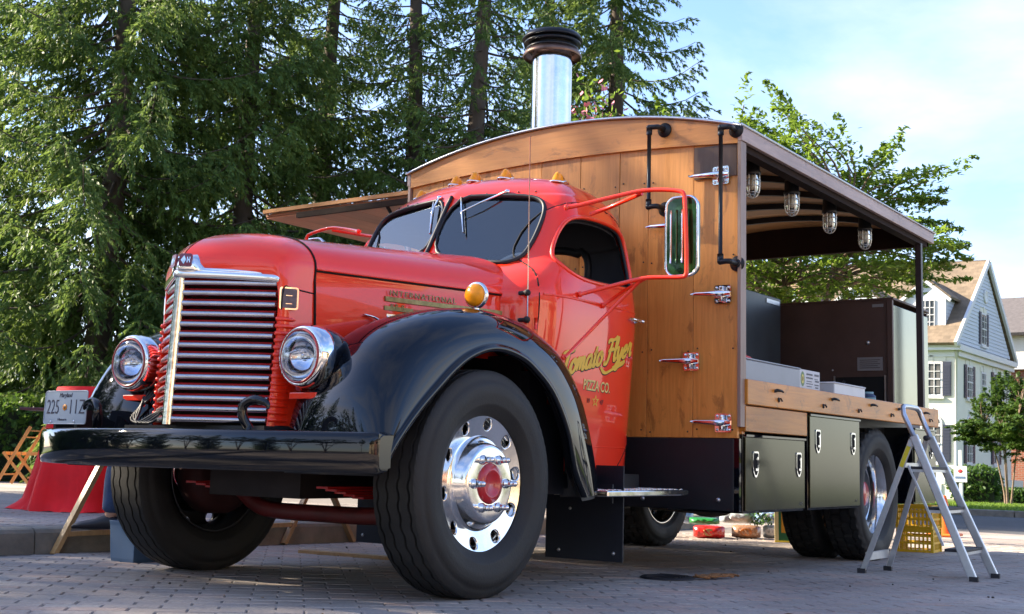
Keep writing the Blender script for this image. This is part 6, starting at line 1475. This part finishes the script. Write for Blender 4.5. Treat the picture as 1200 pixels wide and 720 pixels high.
# ---- leafy multi-stem tree
def leafy_mesh(seed, H, spread, zc, nst=5, leaf=.045, ntip=170, per=70, m=leafm, sprays=()):
    rg = random.Random(seed); tw = MB(); C = []; A = []; B = []
    tips = []
    for k in range(ntip):
        a = rg.uniform(0, 6.283); u = rg.random() ** .55; r = spread * u * rg.uniform(.75, 1.05); zr = rg.uniform(0, 1)
        z = zc + (H - zc) * (1 - u * u * .55) * (zr ** .75); tips.append(Vector((r * math.cos(a), r * math.sin(a), max(z, zc + u * (H - zc) * .42))))
    tips += [Vector(s_) for s_ in sprays]
    stems = []
    for s_ in range(nst):
        a = 2 * math.pi * s_ / nst + rg.uniform(-.4, .4); rr_ = spread * rg.uniform(.28, .5); top = Vector((rr_ * math.cos(a), rr_ * math.sin(a), zc + (H - zc) * rg.uniform(.35, .6)))
        P = [Vector((.10 * math.cos(a), .10 * math.sin(a), 0)), Vector((.16 * math.cos(a), .16 * math.sin(a), zc * .5)), top * .55 + Vector((0, 0, zc * .30)), top]
        P = [Vector(q) for q in crs(P, 12)]; stems.append(P); tw.tube(P, [.045 * H / 5 * (1 - i / 15) for i in range(12)], 7, 0)
    for t in tips:
        # nearest stem node below
        best = min(((q, (q - t).length + max(0, q.z - t.z) * 3) for P in stems for q in P[4:]), key=lambda a: a[1])[0]
        mid = best.lerp(t, .5) + Vector((rg.uniform(-.1, .1), rg.uniform(-.1, .1), .12 * (t - best).length)); P = [Vector(q) for q in crs([best, mid, t], 7)]
        tw.tube(P, [.016 * H / 5 * (1 - i / 8) + .003 for i in range(7)], 4, 0, caps=False)
        ax = (t - mid).normalized(); n = int(per * rg.uniform(.6, 1.3)); ln = spread * rg.uniform(.16, .30)
        for q in range(n):
            s_ = rg.uniform(-.75, 1.0); w_ = .055 * H / 5 * 3.2 * (1.1 - max(0, s_)) * rg.gauss(0, .8)
            p = t + ax * (s_ * ln) + Vector((rg.gauss(0, 1), rg.gauss(0, 1), rg.gauss(0, .45))) * (.07 * H / 5 * (1.25 - max(0, s_)))
            d = Vector((rg.gauss(0, 1), rg.gauss(0, 1), rg.gauss(-.25, .5))).normalized(); sz = leaf * rg.uniform(.6, 1.2); b2 = d.cross(Vector((rg.gauss(0, .35), rg.gauss(0, .35), 1))).normalized() * sz * .5
            C.append(p); A.append(d * sz); B.append(b2)
    me = quads_mesh("foliage", np.array(C), np.array(A), np.array(B), m); tme = bpy.data.meshes.new("trunk"); tme.from_pydata(tw.v, [], tw.f); tme.polygons.foreach_set("use_smooth", [True] * len(tw.f)); tme.materials.append(barkl)
    return me, tme
# screen-right direction at that tree ~ rx
def loc_dir(a, b, z): v = Vector((rx.x, rx.y, 0)).normalized() * a + Vector((fw.x, fw.y, 0)).normalized() * b; return (v.x, v.y, z)
LT = leafy_mesh(5, 4.6, 1.72, 1.9, 6, .043, 240, 125, leafm, [loc_dir(1.72, 0, 4.1), loc_dir(1.55, .1, 3.95), loc_dir(1.38, 0, 3.75), loc_dir(1.60, 0, 3.42), loc_dir(1.42, .1, 3.38), loc_dir(1.2, .1, 3.6), loc_dir(-.55, 0, 4.75), loc_dir(-.1, 0, 4.7), loc_dir(-1.3, 0, 4.45), loc_dir(1.0, 0, 4.15), loc_dir(-1.75, 0, 4.25), loc_dir(.4, 0, 4.35)])
p = cray(930, 13.4); place_tree("leafy_tree", LT, (p.x, p.y, gz(0, p.y)), 0, 1.0, "airy multi stemmed leafy tree rising behind the kitchen box roof")
ST = leafy_mesh(8, 5.2, 1.75, 1.4, 4, .085, 190, 120, leafd)
p = cray(1176, 36); place_tree("street_tree", ST, (p.x, p.y, gz(0, p.y) + .1), 0, (.78, .78, .72), "small bushy tree on the lawn against the cream house side", group="small trees on the lawn")
p = cray(1214, 33); place_tree("street_tree", ST, (p.x, p.y, gz(0, p.y) + .1), 2.0, .72, "small bushy tree cut by the right edge of the picture", group="small trees on the lawn")
p = cray(1139, 41); hedge((p.x, p.y, gz(0, p.y) + .1), .1, .85, .7, 1.25, "rounded green shrub in front of the cream house", 7, 2500, .07)
p = cray(1186, 44); hedge((p.x, p.y, gz(0, p.y) + .1), .1, .8, .5, .55, "low dark shrub beside the small tree trunk", 9, 1500, .07)
# broadleaf trees behind the photographer (they close off the sky in the paint reflections)
BT = leafy_mesh(15, 9.0, 3.6, 2.2, 5, .14, 170, 60, leafd)
BL = ("broadleaf tree in front of the rose brick house", "broadleaf tree before the gap of brick and pale houses", "tall broadleaf tree beyond the plaza corner", "broadleaf tree by the north end of the row", "tall broadleaf tree straight ahead of the truck", "broadleaf tree between the two street end spruces", "wide broadleaf tree ahead of the truck grille", "tallest broadleaf tree at the back of the plaza", "broadleaf tree at the corner of the side lawn")
for i, (x, y, r_, s_) in enumerate(((19, -14, 0, .8), (21, -4, 1.2, .75), (13, -23, 2.4, 1.1), (22, 9, 3.3, .8), (5, -27, 4, 1.1), (-12.5, -20, 1, .95), (-6.5, -25, 2, 1.05), (0.5, -30, 3, 1.2), (-18, -14.5, 5, .9))):
    place_tree("broadleaf_tree", BT, (x, y, gz(0, y)), r_, s_, BL[i], group="broadleaf trees across the plaza")
# row of houses added out of view for warm bounce light and paint reflections
def row_house(y0, y1, m, lab):
    e = empty("added_town_house", (27, y0, gz(0, y0) - .3), lab, "house", "added unseen houses across the plaza"); L_ = y1 - y0
    MB().box(0, 9, .02, L_ - .02, 0, 7.2).build("wall", m, e)
    mb = MB(); mb.add([(-.4, 0, 7.1), (9.4, 0, 7.1), (4.5, 0, 10.8), (-.4, L_, 7.1), (9.4, L_, 7.1), (4.5, L_, 10.8)], [(0, 1, 2), (3, 5, 4), (0, 2, 5, 3), (1, 4, 5, 2), (0, 3, 4, 1)]); mb.build("roof", mat("slate_roof", (.10, .095, .09), .8, var=.3), e)
    for j in range(3):
        for z in (1.0, 4.3):
            y = L_ * (j + .5) / 3 - .55; f_ = MB().box(-.08, -.002, y, y + 1.1, z, z + 1.8).build("window", white, e); MB().box(-.10, -.081, y + .1, y + 1.0, z + .1, z + 1.7).build("pane", mat("house_window_glass"), f_)
ca, cb2, cc3 = mat("buff_wall", (.50, .38, .22), .9, var=.1), mat("rose_brick_wall", (.32, .14, .09), .9, var=.15), mat("pale_wall", (.60, .56, .46), .9, var=.05)
for i, (m_, lb) in enumerate(((ca, "added unseen buff fronted house across the plaza"), (cb2, "added unseen rose brick house across the plaza"), (cc3, "added unseen pale house between brick and buff neighbours across the plaza"), (ca, "second added unseen buff house, north end of the row across the plaza"))): row_house(-24 + i * 10, -14 + i * 10, m_, lb)
# pink flowers behind the roof
mb = MB(); rg = random.Random(12)
for k in range(420):
    p = Vector((rg.gauss(0, .28), rg.gauss(0, .28), rg.gauss(0, .34))); d = Vector((rg.gauss(0, 1), rg.gauss(0, 1), rg.gauss(0, 1))).normalized() * .06; n_ = d.cross(Vector((rg.gauss(0, 1), 0, 1))).normalized() * .035
    mb.add([p - d, p + n_, p + d, p - n_], [(0, 1, 2, 3)], 1 if (rg.random() < .35 and p.z > .0) else 0)
vn = empty("flowering_tree", (-5.73, 12, gz(0, 12)), "pink flowering treetop peeping over the roof beside the flue", "tree")
cr2 = fin("crown", [Vector(v) + Vector((0, 0, 6.15)) for v in mb.v], mb.f, [leafm, mat("pink_blossom", (.65, .22, .30), .7)], vn, mi=mb.mi)
MB().tube([(0, 0, 0), (.1, .05, 3), (0, 0, 6.2)], [.09, .06, .02], 8).build("trunk", barkl, vn)
# grass tufts at the edges of the lawns
def tufts(name, x0, x1, y0, y1, n, h, seed, par, dz):
    rs = np.random.RandomState(seed); x = rs.uniform(x0, x1, n); y = rs.uniform(y0, y1, n); a = rs.uniform(0, 6.28, n); hh = h * rs.uniform(.5, 1.3, n); z = -0.0145 * (y - .2) + dz
    C = np.stack([x, y, z + hh * .5], 1); A = np.stack([rs.normal(0, .25, n) * hh, rs.normal(0, .25, n) * hh, hh * .5], 1); B = np.stack([np.cos(a), np.sin(a), a * 0], 1) * .008 * (h / .06)
    me = quads_mesh(name, C, A, B, leafm); o = bpy.data.objects.new(name, me); COL.objects.link(o); tag(o, kind="stuff"); return o
tufts("grass", -19, -14.8, -2, 12, 26000, .06, 3, None, .10)
tufts("grass", -14, 4, 23.6, 34, 30000, .09, 4, None, .10)

# ------------------------------------------------------------------ cream house
hs = empty("cream_house", (-10.2, 49.15, -.70), "cream painted three storey house with tan shingle roof and dormers", "house"); hs.rotation_euler = (0, R(1.3), 0)
cream = mat("cream_stucco_brick", (.68, .66, .57), .8, var=.05, vscale=2, bump=.15, bscale=8); trimw = mat("house_white_trim", (.60, .61, .62), .5); clap = mat("white_clapboard", (.50, .54, .60), .6); shut = mat("navy_shutter", (.028, .034, .06), .5)
def shingle_mat():
    m = bpy.data.materials.new("tan_shingles"); m.use_nodes = True; t = m.node_tree; b = t.nodes["Principled BSDF"]; l = t.links.new; b.inputs["Roughness"].default_value = .9
    tcn = N(t, "ShaderNodeTexCoord"); bt = N(t, "ShaderNodeTexBrick"); bt.inputs["Scale"].default_value = 1; bt.inputs["Brick Width"].default_value = .3; bt.inputs["Row Height"].default_value = .16; bt.inputs["Mortar Size"].default_value = .006
    bt.inputs["Color1"].default_value = (.20, .150, .100, 1); bt.inputs["Color2"].default_value = (.14, .105, .07, 1); bt.inputs["Mortar"].default_value = (.13, .10, .07, 1)
    mpn = N(t, "ShaderNodeMapping"); mpn.inputs["Rotation"].default_value = (R(90), 0, 0); l(tcn.outputs["Object"], mpn.inputs[0]); l(mpn.outputs[0], bt.inputs["Vector"])
    n = N(t, "ShaderNodeTexNoise"); n.inputs["Scale"].default_value = 5; n.inputs["Detail"].default_value = 6; l(tcn.outputs["Object"], n.inputs["Vector"]); mr = N(t, "ShaderNodeMapRange"); mr.inputs["To Min"].default_value = .6; mr.inputs["To Max"].default_value = 1.4; l(n.outputs["Fac"], mr.inputs[0])
    sc = N(t, "ShaderNodeVectorMath", operation="SCALE"); l(bt.outputs["Color"], sc.inputs[0]); l(mr.outputs[0], sc.inputs["Scale"]); l(sc.outputs[0], b.inputs["Base Color"]); return m
shing = shingle_mat()
# local frame: x from -16..0 (corner at 0), y 0..10.3 ; z 0 ground ; eave 6.75, ridge 10.9
EZ, RZ, DY = 6.70, 10.90, 10.0
wl = MB(); wl.box(-17, 0, 0, DY, -1.2, EZ - .30); wall_h = wl.build("wall", cream, hs)
# gable triangle clapboards
k = 0; z = EZ + .10
gb = MB(); gb.add([(-.02, .25, EZ - .3), (-.02, DY - .25, EZ - .3), (-.02, DY / 2, RZ - .25)], [(0, 1, 2)]); gb.build("gable_wall", clap, hs)
while z < RZ - .45:
    f_ = (z - (EZ)) / (RZ - EZ); y0 = DY / 2 * f_ + .22; y1 = DY - y0
    mb = MB(); mb.add([(.004, y0, z + .165), (.004, y1, z + .165), (.030, y1, z), (.030, y0, z), (0, y0, z), (0, y1, z)], [(0, 1, 2, 3), (3, 2, 5, 4)]); mb.build("clapboard", clap, hs); z += .165
# eave cornices
MB().box(-17, .30, -.30, .0, EZ - .30, EZ - .02).build("cornice", trimw, hs, bev=.02); MB().box(-17, .34, -.38, -.30, EZ - .14, EZ - .02).build("gutter", trimw, hs, bev=.02)
MB().box(.0, .30, .0, DY, EZ - .30, EZ - .04).build("cornice", trimw, hs, bev=.02); MB().box(.0, .16, .0, DY, EZ - .52, EZ - .302).build("frieze", trimw, hs)
MB().box(-17, .0, -.06, -.002, EZ - .56, EZ - .302).build("frieze", trimw, hs)
# roof slabs
def slab(x0, x1, ya, za, yb, zb, th, nm, m, par):
    n = Vector((0, -(zb - za), yb - ya)).normalized() * th
    if n.z < 0: n = -n
    V = [Vector(v) for v in ((x0, ya, za), (x1, ya, za), (x1, yb, zb), (x0, yb, zb))]; mb = MB(); mb.add(V + [v + n for v in V], [(3, 2, 1, 0), (4, 5, 6, 7), (0, 1, 5, 4), (1, 2, 6, 5), (2, 3, 7, 6), (3, 0, 4, 7)]); return mb.build(nm, m, par)
rfh = slab(-17, .20, -.42, EZ - .10, DY / 2, RZ, .14, "roof", shing, hs); slab(-17, .20, DY + .42, EZ - .10, DY / 2, RZ, .14, "roof", shing, hs)
for a, b in (((-.46, EZ - .16), (DY / 2, RZ - .05)), ((DY + .46, EZ - .16), (DY / 2, RZ - .05))): slab(.10, .22, a[0], a[1], b[0], b[1], .24, "rake_board", trimw, hs)
MB().box(-17, .20, DY / 2 - .08, DY / 2 + .08, RZ + .09, RZ + .17).build("ridge_cap", shing, rfh)
# downspout
MB().tube([(.06, -.06, -1), (.06, -.06, EZ - .35)], .05, 8).build("downspout", trimw, hs)
def window_h(c, w_, h, face, arch=False, shutters=(1, 1), nx=3, nz=4):
    """face 'f' front (y=0, normal -y) or 's' side (x=0, normal +x)"""
    X = Matrix.Translation(c) @ (Matrix.Identity(4) if face == "f" else Matrix.Rotation(R(90), 4, "Z"))
    def bx(a, b, y0, y1, z0, z1, nm, m, par=hs): mb = MB(); mb.box(a, b, y0, y1, z0, z1, 0, X); return mb.build(nm, m, par)
    fr = bx(-w_ / 2 - .09, w_ / 2 + .09, -.05, .0, -.09, h + .09, "window", trimw)
    bx(-w_ / 2 - .16, w_ / 2 + .16, -.12, .0, -.19, -.09, "sill", trimw, fr)
    bx(-w_ / 2, w_ / 2, -.056, -.050, 0, h, "pane", G_house, fr)
    bx(-w_ / 2 + .02, w_ / 2 - .02, -.0585, -.0563, 0.05, h * .92, "curtain", mat("curtain_grey", (.10, .10, .10), .9, var=.4, vscale=4), fr)
    mb = MB()
    for i in range(1, nx): mb.box(-w_ / 2 + w_ * i / nx - .014, -w_ / 2 + w_ * i / nx + .014, -.085, -.058, 0, h, 0, X)
    for i in range(1, nz): mb.box(-w_ / 2, w_ / 2, -.083, -.058, h * i / nz - .014 - (.015 if i == nz // 2 else 0), h * i / nz + .014 + (.015 if i == nz // 2 else 0), 0, X)
    tag(mb.build("glazing_bars", trimw, fr), kind="stuff")
    if arch:
        mb = MB(); P = [((w_ / 2 + .09) * math.cos(a), h + .10 + (w_ / 2 + .06) * math.sin(a)) for a in np.linspace(0, math.pi, 16)]; prism(mb, P, lambda a, b: X @ Vector((a, 0, b)), lambda a, b: X @ Vector((a, -.045, b))); mb.build("arch_frame", trimw, fr)
        mb = MB(); P = [((w_ / 2 - .02) * math.cos(a), h + .14 + (w_ / 2 - .05) * math.sin(a)) for a in np.linspace(0, math.pi, 16)]; prism(mb, P, lambda a, b: X @ Vector((a, -.044, b)), lambda a, b: X @ Vector((a, -.050, b))); mb.build("fanlight_pane", G_house, fr)
        mb = MB()
        for a in np.linspace(.5, math.pi - .5, 5): mb.tube([X @ Vector((0, -.055, h + .14)), X @ Vector(((w_ / 2 - .03) * math.cos(a), -.055, h + .14 + (w_ / 2 - .06) * math.sin(a)))], .014, 4)
        tag(mb.build("fanlight_bars", trimw, fr), kind="stuff")
        mb = MB(); mb.box(-.07, .07, -.05, -.001, h + w_ / 2 + .20, h + w_ / 2 + .42, 0, X); mb.build("keystone", trimw, fr)
    else:
        bx(-w_ / 2 - .22, w_ / 2 + .22, -.03, .0, h + .10, h + .30, "lintel", cream, fr); mb = MB(); mb.box(-.07, .07, -.06, -.031, h + .10, h + .36, 0, X); mb.build("keystone", cream, fr)
    for s_, on in zip((-1, 1), shutters):
        if on:
            a, b = sorted((s_ * (w_ / 2 + .11), s_ * (w_ / 2 + .11 + w_ * .44))); sh = bx(a, b, -.06, -.002, -.06, h + .08, "shutter", shut)
            for q in range(10): z = .05 + h * .95 * q / 10; bx(a + .04, b - .04, -.072, -.061, z, z + h * .05, "louvre", shut, sh)
for dx in (0, -2.55, -5.1, -7.65, -10.2):
    window_h((-.99 + dx, 0, 4.52), .76, 1.32, "f"); window_h((-.99 + dx, 0, 1.68), .76, 1.46, "f", True); window_h((-.99 + dx, 0, -.02), .70, .62, "f", shutters=(0, 0), nz=2)
for y in (2.2, 6.9):
    window_h((0, y, 4.52), .80, 1.32, "s"); window_h((0, y, 1.68), .80, 1.46, "s", True)
window_h((0, 4.6, 4.62), .62, 1.1, "s", shutters=(0, 0)); window_h((0, 4.6, 7.1), .75, 1.35, "s", shutters=(1, 1), nx=2)
MB().lathe([(0, .34), (.05, .34), (.06, .26), (.03, .22), (.02, 0)], (.02, DY / 2 - .05, 9.35), (1, 0, 0), 24).build("round_vent", trimw, hs)
# dormers
def dormer(x):
    w_ = .86; z0 = EZ + .62; zf = z0 + 1.50; zr = zf + .78; y0 = .62
    b = MB().box(x - w_, x + w_, y0, y0 + 3.4, z0 - .1, zf).build("dormer", clap, hs)
    MB().box(x - w_ - .02, x + w_ + .02, y0 - .03, y0 - .002, z0 - .12, zf).build("dormer_front", trimw, b)
    mb = MB(); mb.add([(x - w_ - .05, y0 - .02, zf), (x + w_ + .05, y0 - .02, zf), (x, y0 - .02, zr - .05), (x - w_ - .05, y0 + 3.9, zf), (x + w_ + .05, y0 + 3.9, zf), (x, y0 + 3.9, zr - .05)], [(0, 1, 2), (0, 2, 5, 3), (1, 4, 5, 2)]); mb.build("pediment", clap, b)
    for s_ in (-1, 1):
        for nm, m, dz, yy0, yy1 in (("dormer_roof", shing, .02, y0 - .12, y0 + 4.2), ("rake_board", trimw, -.13, y0 - .15, y0 - .05)):
            V = [Vector(v) for v in ((x, yy0, zr + dz), (x + s_ * (w_ + .22), yy0, zf - .10 + dz), (x + s_ * (w_ + .22), yy1, zf - .10 + dz), (x, yy1, zr + dz))]; n = Vector((s_ * .5, 0, 1)).normalized() * (.10 if m is shing else .14)
            mb = MB(); mb.add(V + [v + n for v in V], [(3, 2, 1, 0), (4, 5, 6, 7), (0, 1, 5, 4), (1, 2, 6, 5), (2, 3, 7, 6), (3, 0, 4, 7)]); mb.build(nm, m, b)
    for k in range(9):
        z = z0 + k * .165
        for s_ in (-1, 1): a, c = sorted((x + s_ * (w_ + .002), x + s_ * (w_ + .02))); MB().box(a, c, y0 + .02, y0 + 2.6, z, z + .12).build("clapboard", clap, b)
    mb = MB(); mb.box(x - .40, x + .40, y0 - .045, y0 - .031, z0 + .08, zf - .14); mb.build("dormer_pane", G_house, b)
    mb = MB()
    for i in range(5): mb.box(x - .40 + .2 * i - .016, x - .40 + .2 * i + .016, y0 - .075, y0 - .046, z0 + .06, zf - .12)
    for i in range(5): z = z0 + .08 + (zf - .22 - z0) * i / 4; mb.box(x - .42, x + .42, y0 - .072, y0 - .046, z - .016, z + .016)
    tag(mb.build("glazing_bars", trimw, b), kind="stuff")
for x in (-1.45, -4.55, -7.6): dormer(x)
# low side wing wall behind the tree
MB().box(.0, .6, 5.2, 9.8, -.9, .9).build("bay_wall", cream, hs)
# brick building at the far right
bh = empty("brick_building", (-10.0, 66, -1.0), "red brick building with a grey roof at the right edge", "building")
def brickwall():
    m = bpy.data.materials.new("red_brick_wall"); m.use_nodes = True; t = m.node_tree; b = t.nodes["Principled BSDF"]; b.inputs["Roughness"].default_value = .9; bt = N(t, "ShaderNodeTexBrick"); bt.inputs["Scale"].default_value = 1; bt.inputs["Brick Width"].default_value = .3; bt.inputs["Row Height"].default_value = .1; bt.inputs["Mortar Size"].default_value = .01
    bt.inputs["Color1"].default_value = (.30, .09, .05, 1); bt.inputs["Color2"].default_value = (.22, .065, .04, 1); bt.inputs["Mortar"].default_value = (.3, .25, .2, 1); tcn = N(t, "ShaderNodeTexCoord"); mpn = N(t, "ShaderNodeMapping"); mpn.inputs["Rotation"].default_value = (R(90), 0, 0); t.links.new(tcn.outputs["Object"], mpn.inputs[0]); t.links.new(mpn.outputs[0], bt.inputs["Vector"]); t.links.new(bt.outputs["Color"], b.inputs["Base Color"]); return m
bwm = brickwall()
MB().box(-6, 14, 0, 12, 0, 7.3).build("wall", bwm, bh); MB().box(-6.1, 14.1, -.1, 12, 7.3, 9.0).build("gable_storey", cream, bh); MB().box(-6.3, 14.3, -.3, -.1, 7.15, 7.45).build("cornice", trimw, bh)
slab(-6.4, 14.4, -.6, 9.0, 6, 11.8, .15, "roof", mat("grey_shingles", (.10, .09, .09), .9, var=.3), bh); slab(-6.4, 14.4, 12.6, 9.0, 6, 11.8, .15, "roof", mat("grey_shingles"), bh)
for x in (-3, 1, 5, 9):
    for z in (1.5, 4.6):
        f_ = MB().box(x, x + 1.1, -.06, -.002, z, z + 1.7).build("window", trimw, bh); MB().box(x + .1, x + 1.0, -.075, -.061, z + .1, z + 1.6).build("pane", G_house, f_)
# estate sign on white post
p = cray(1122, 39); sp = empty("post_sign", (p.x, p.y, gz(0, p.y) + .1), "small white hanging sign on a white post on the lawn", "sign")
MB().box(-.05, .05, -.05, .05, 0, 1.65).build("post", white, sp, bev=.01); MB().box(-.75, .05, -.025, .025, 1.30, 1.36).build("arm", white, sp) if False else None
mb = MB(); mb.box(-.20, .20, -.075, -.051, .66, 1.16); pnl = mb.build("panel", white, sp); mb = MB(); mb.ball((0, -.078, 1.0), .075, 12, sc=(1, .1, .8)); mb.build("panel_emblem", mat("sign_red", (.5, .04, .05), .5), pnl)
MB().box(-.16, .16, -.079, -.0755, .76, .84).build("panel_band", mat("sign_blue", (.1, .16, .3), .5), pnl)
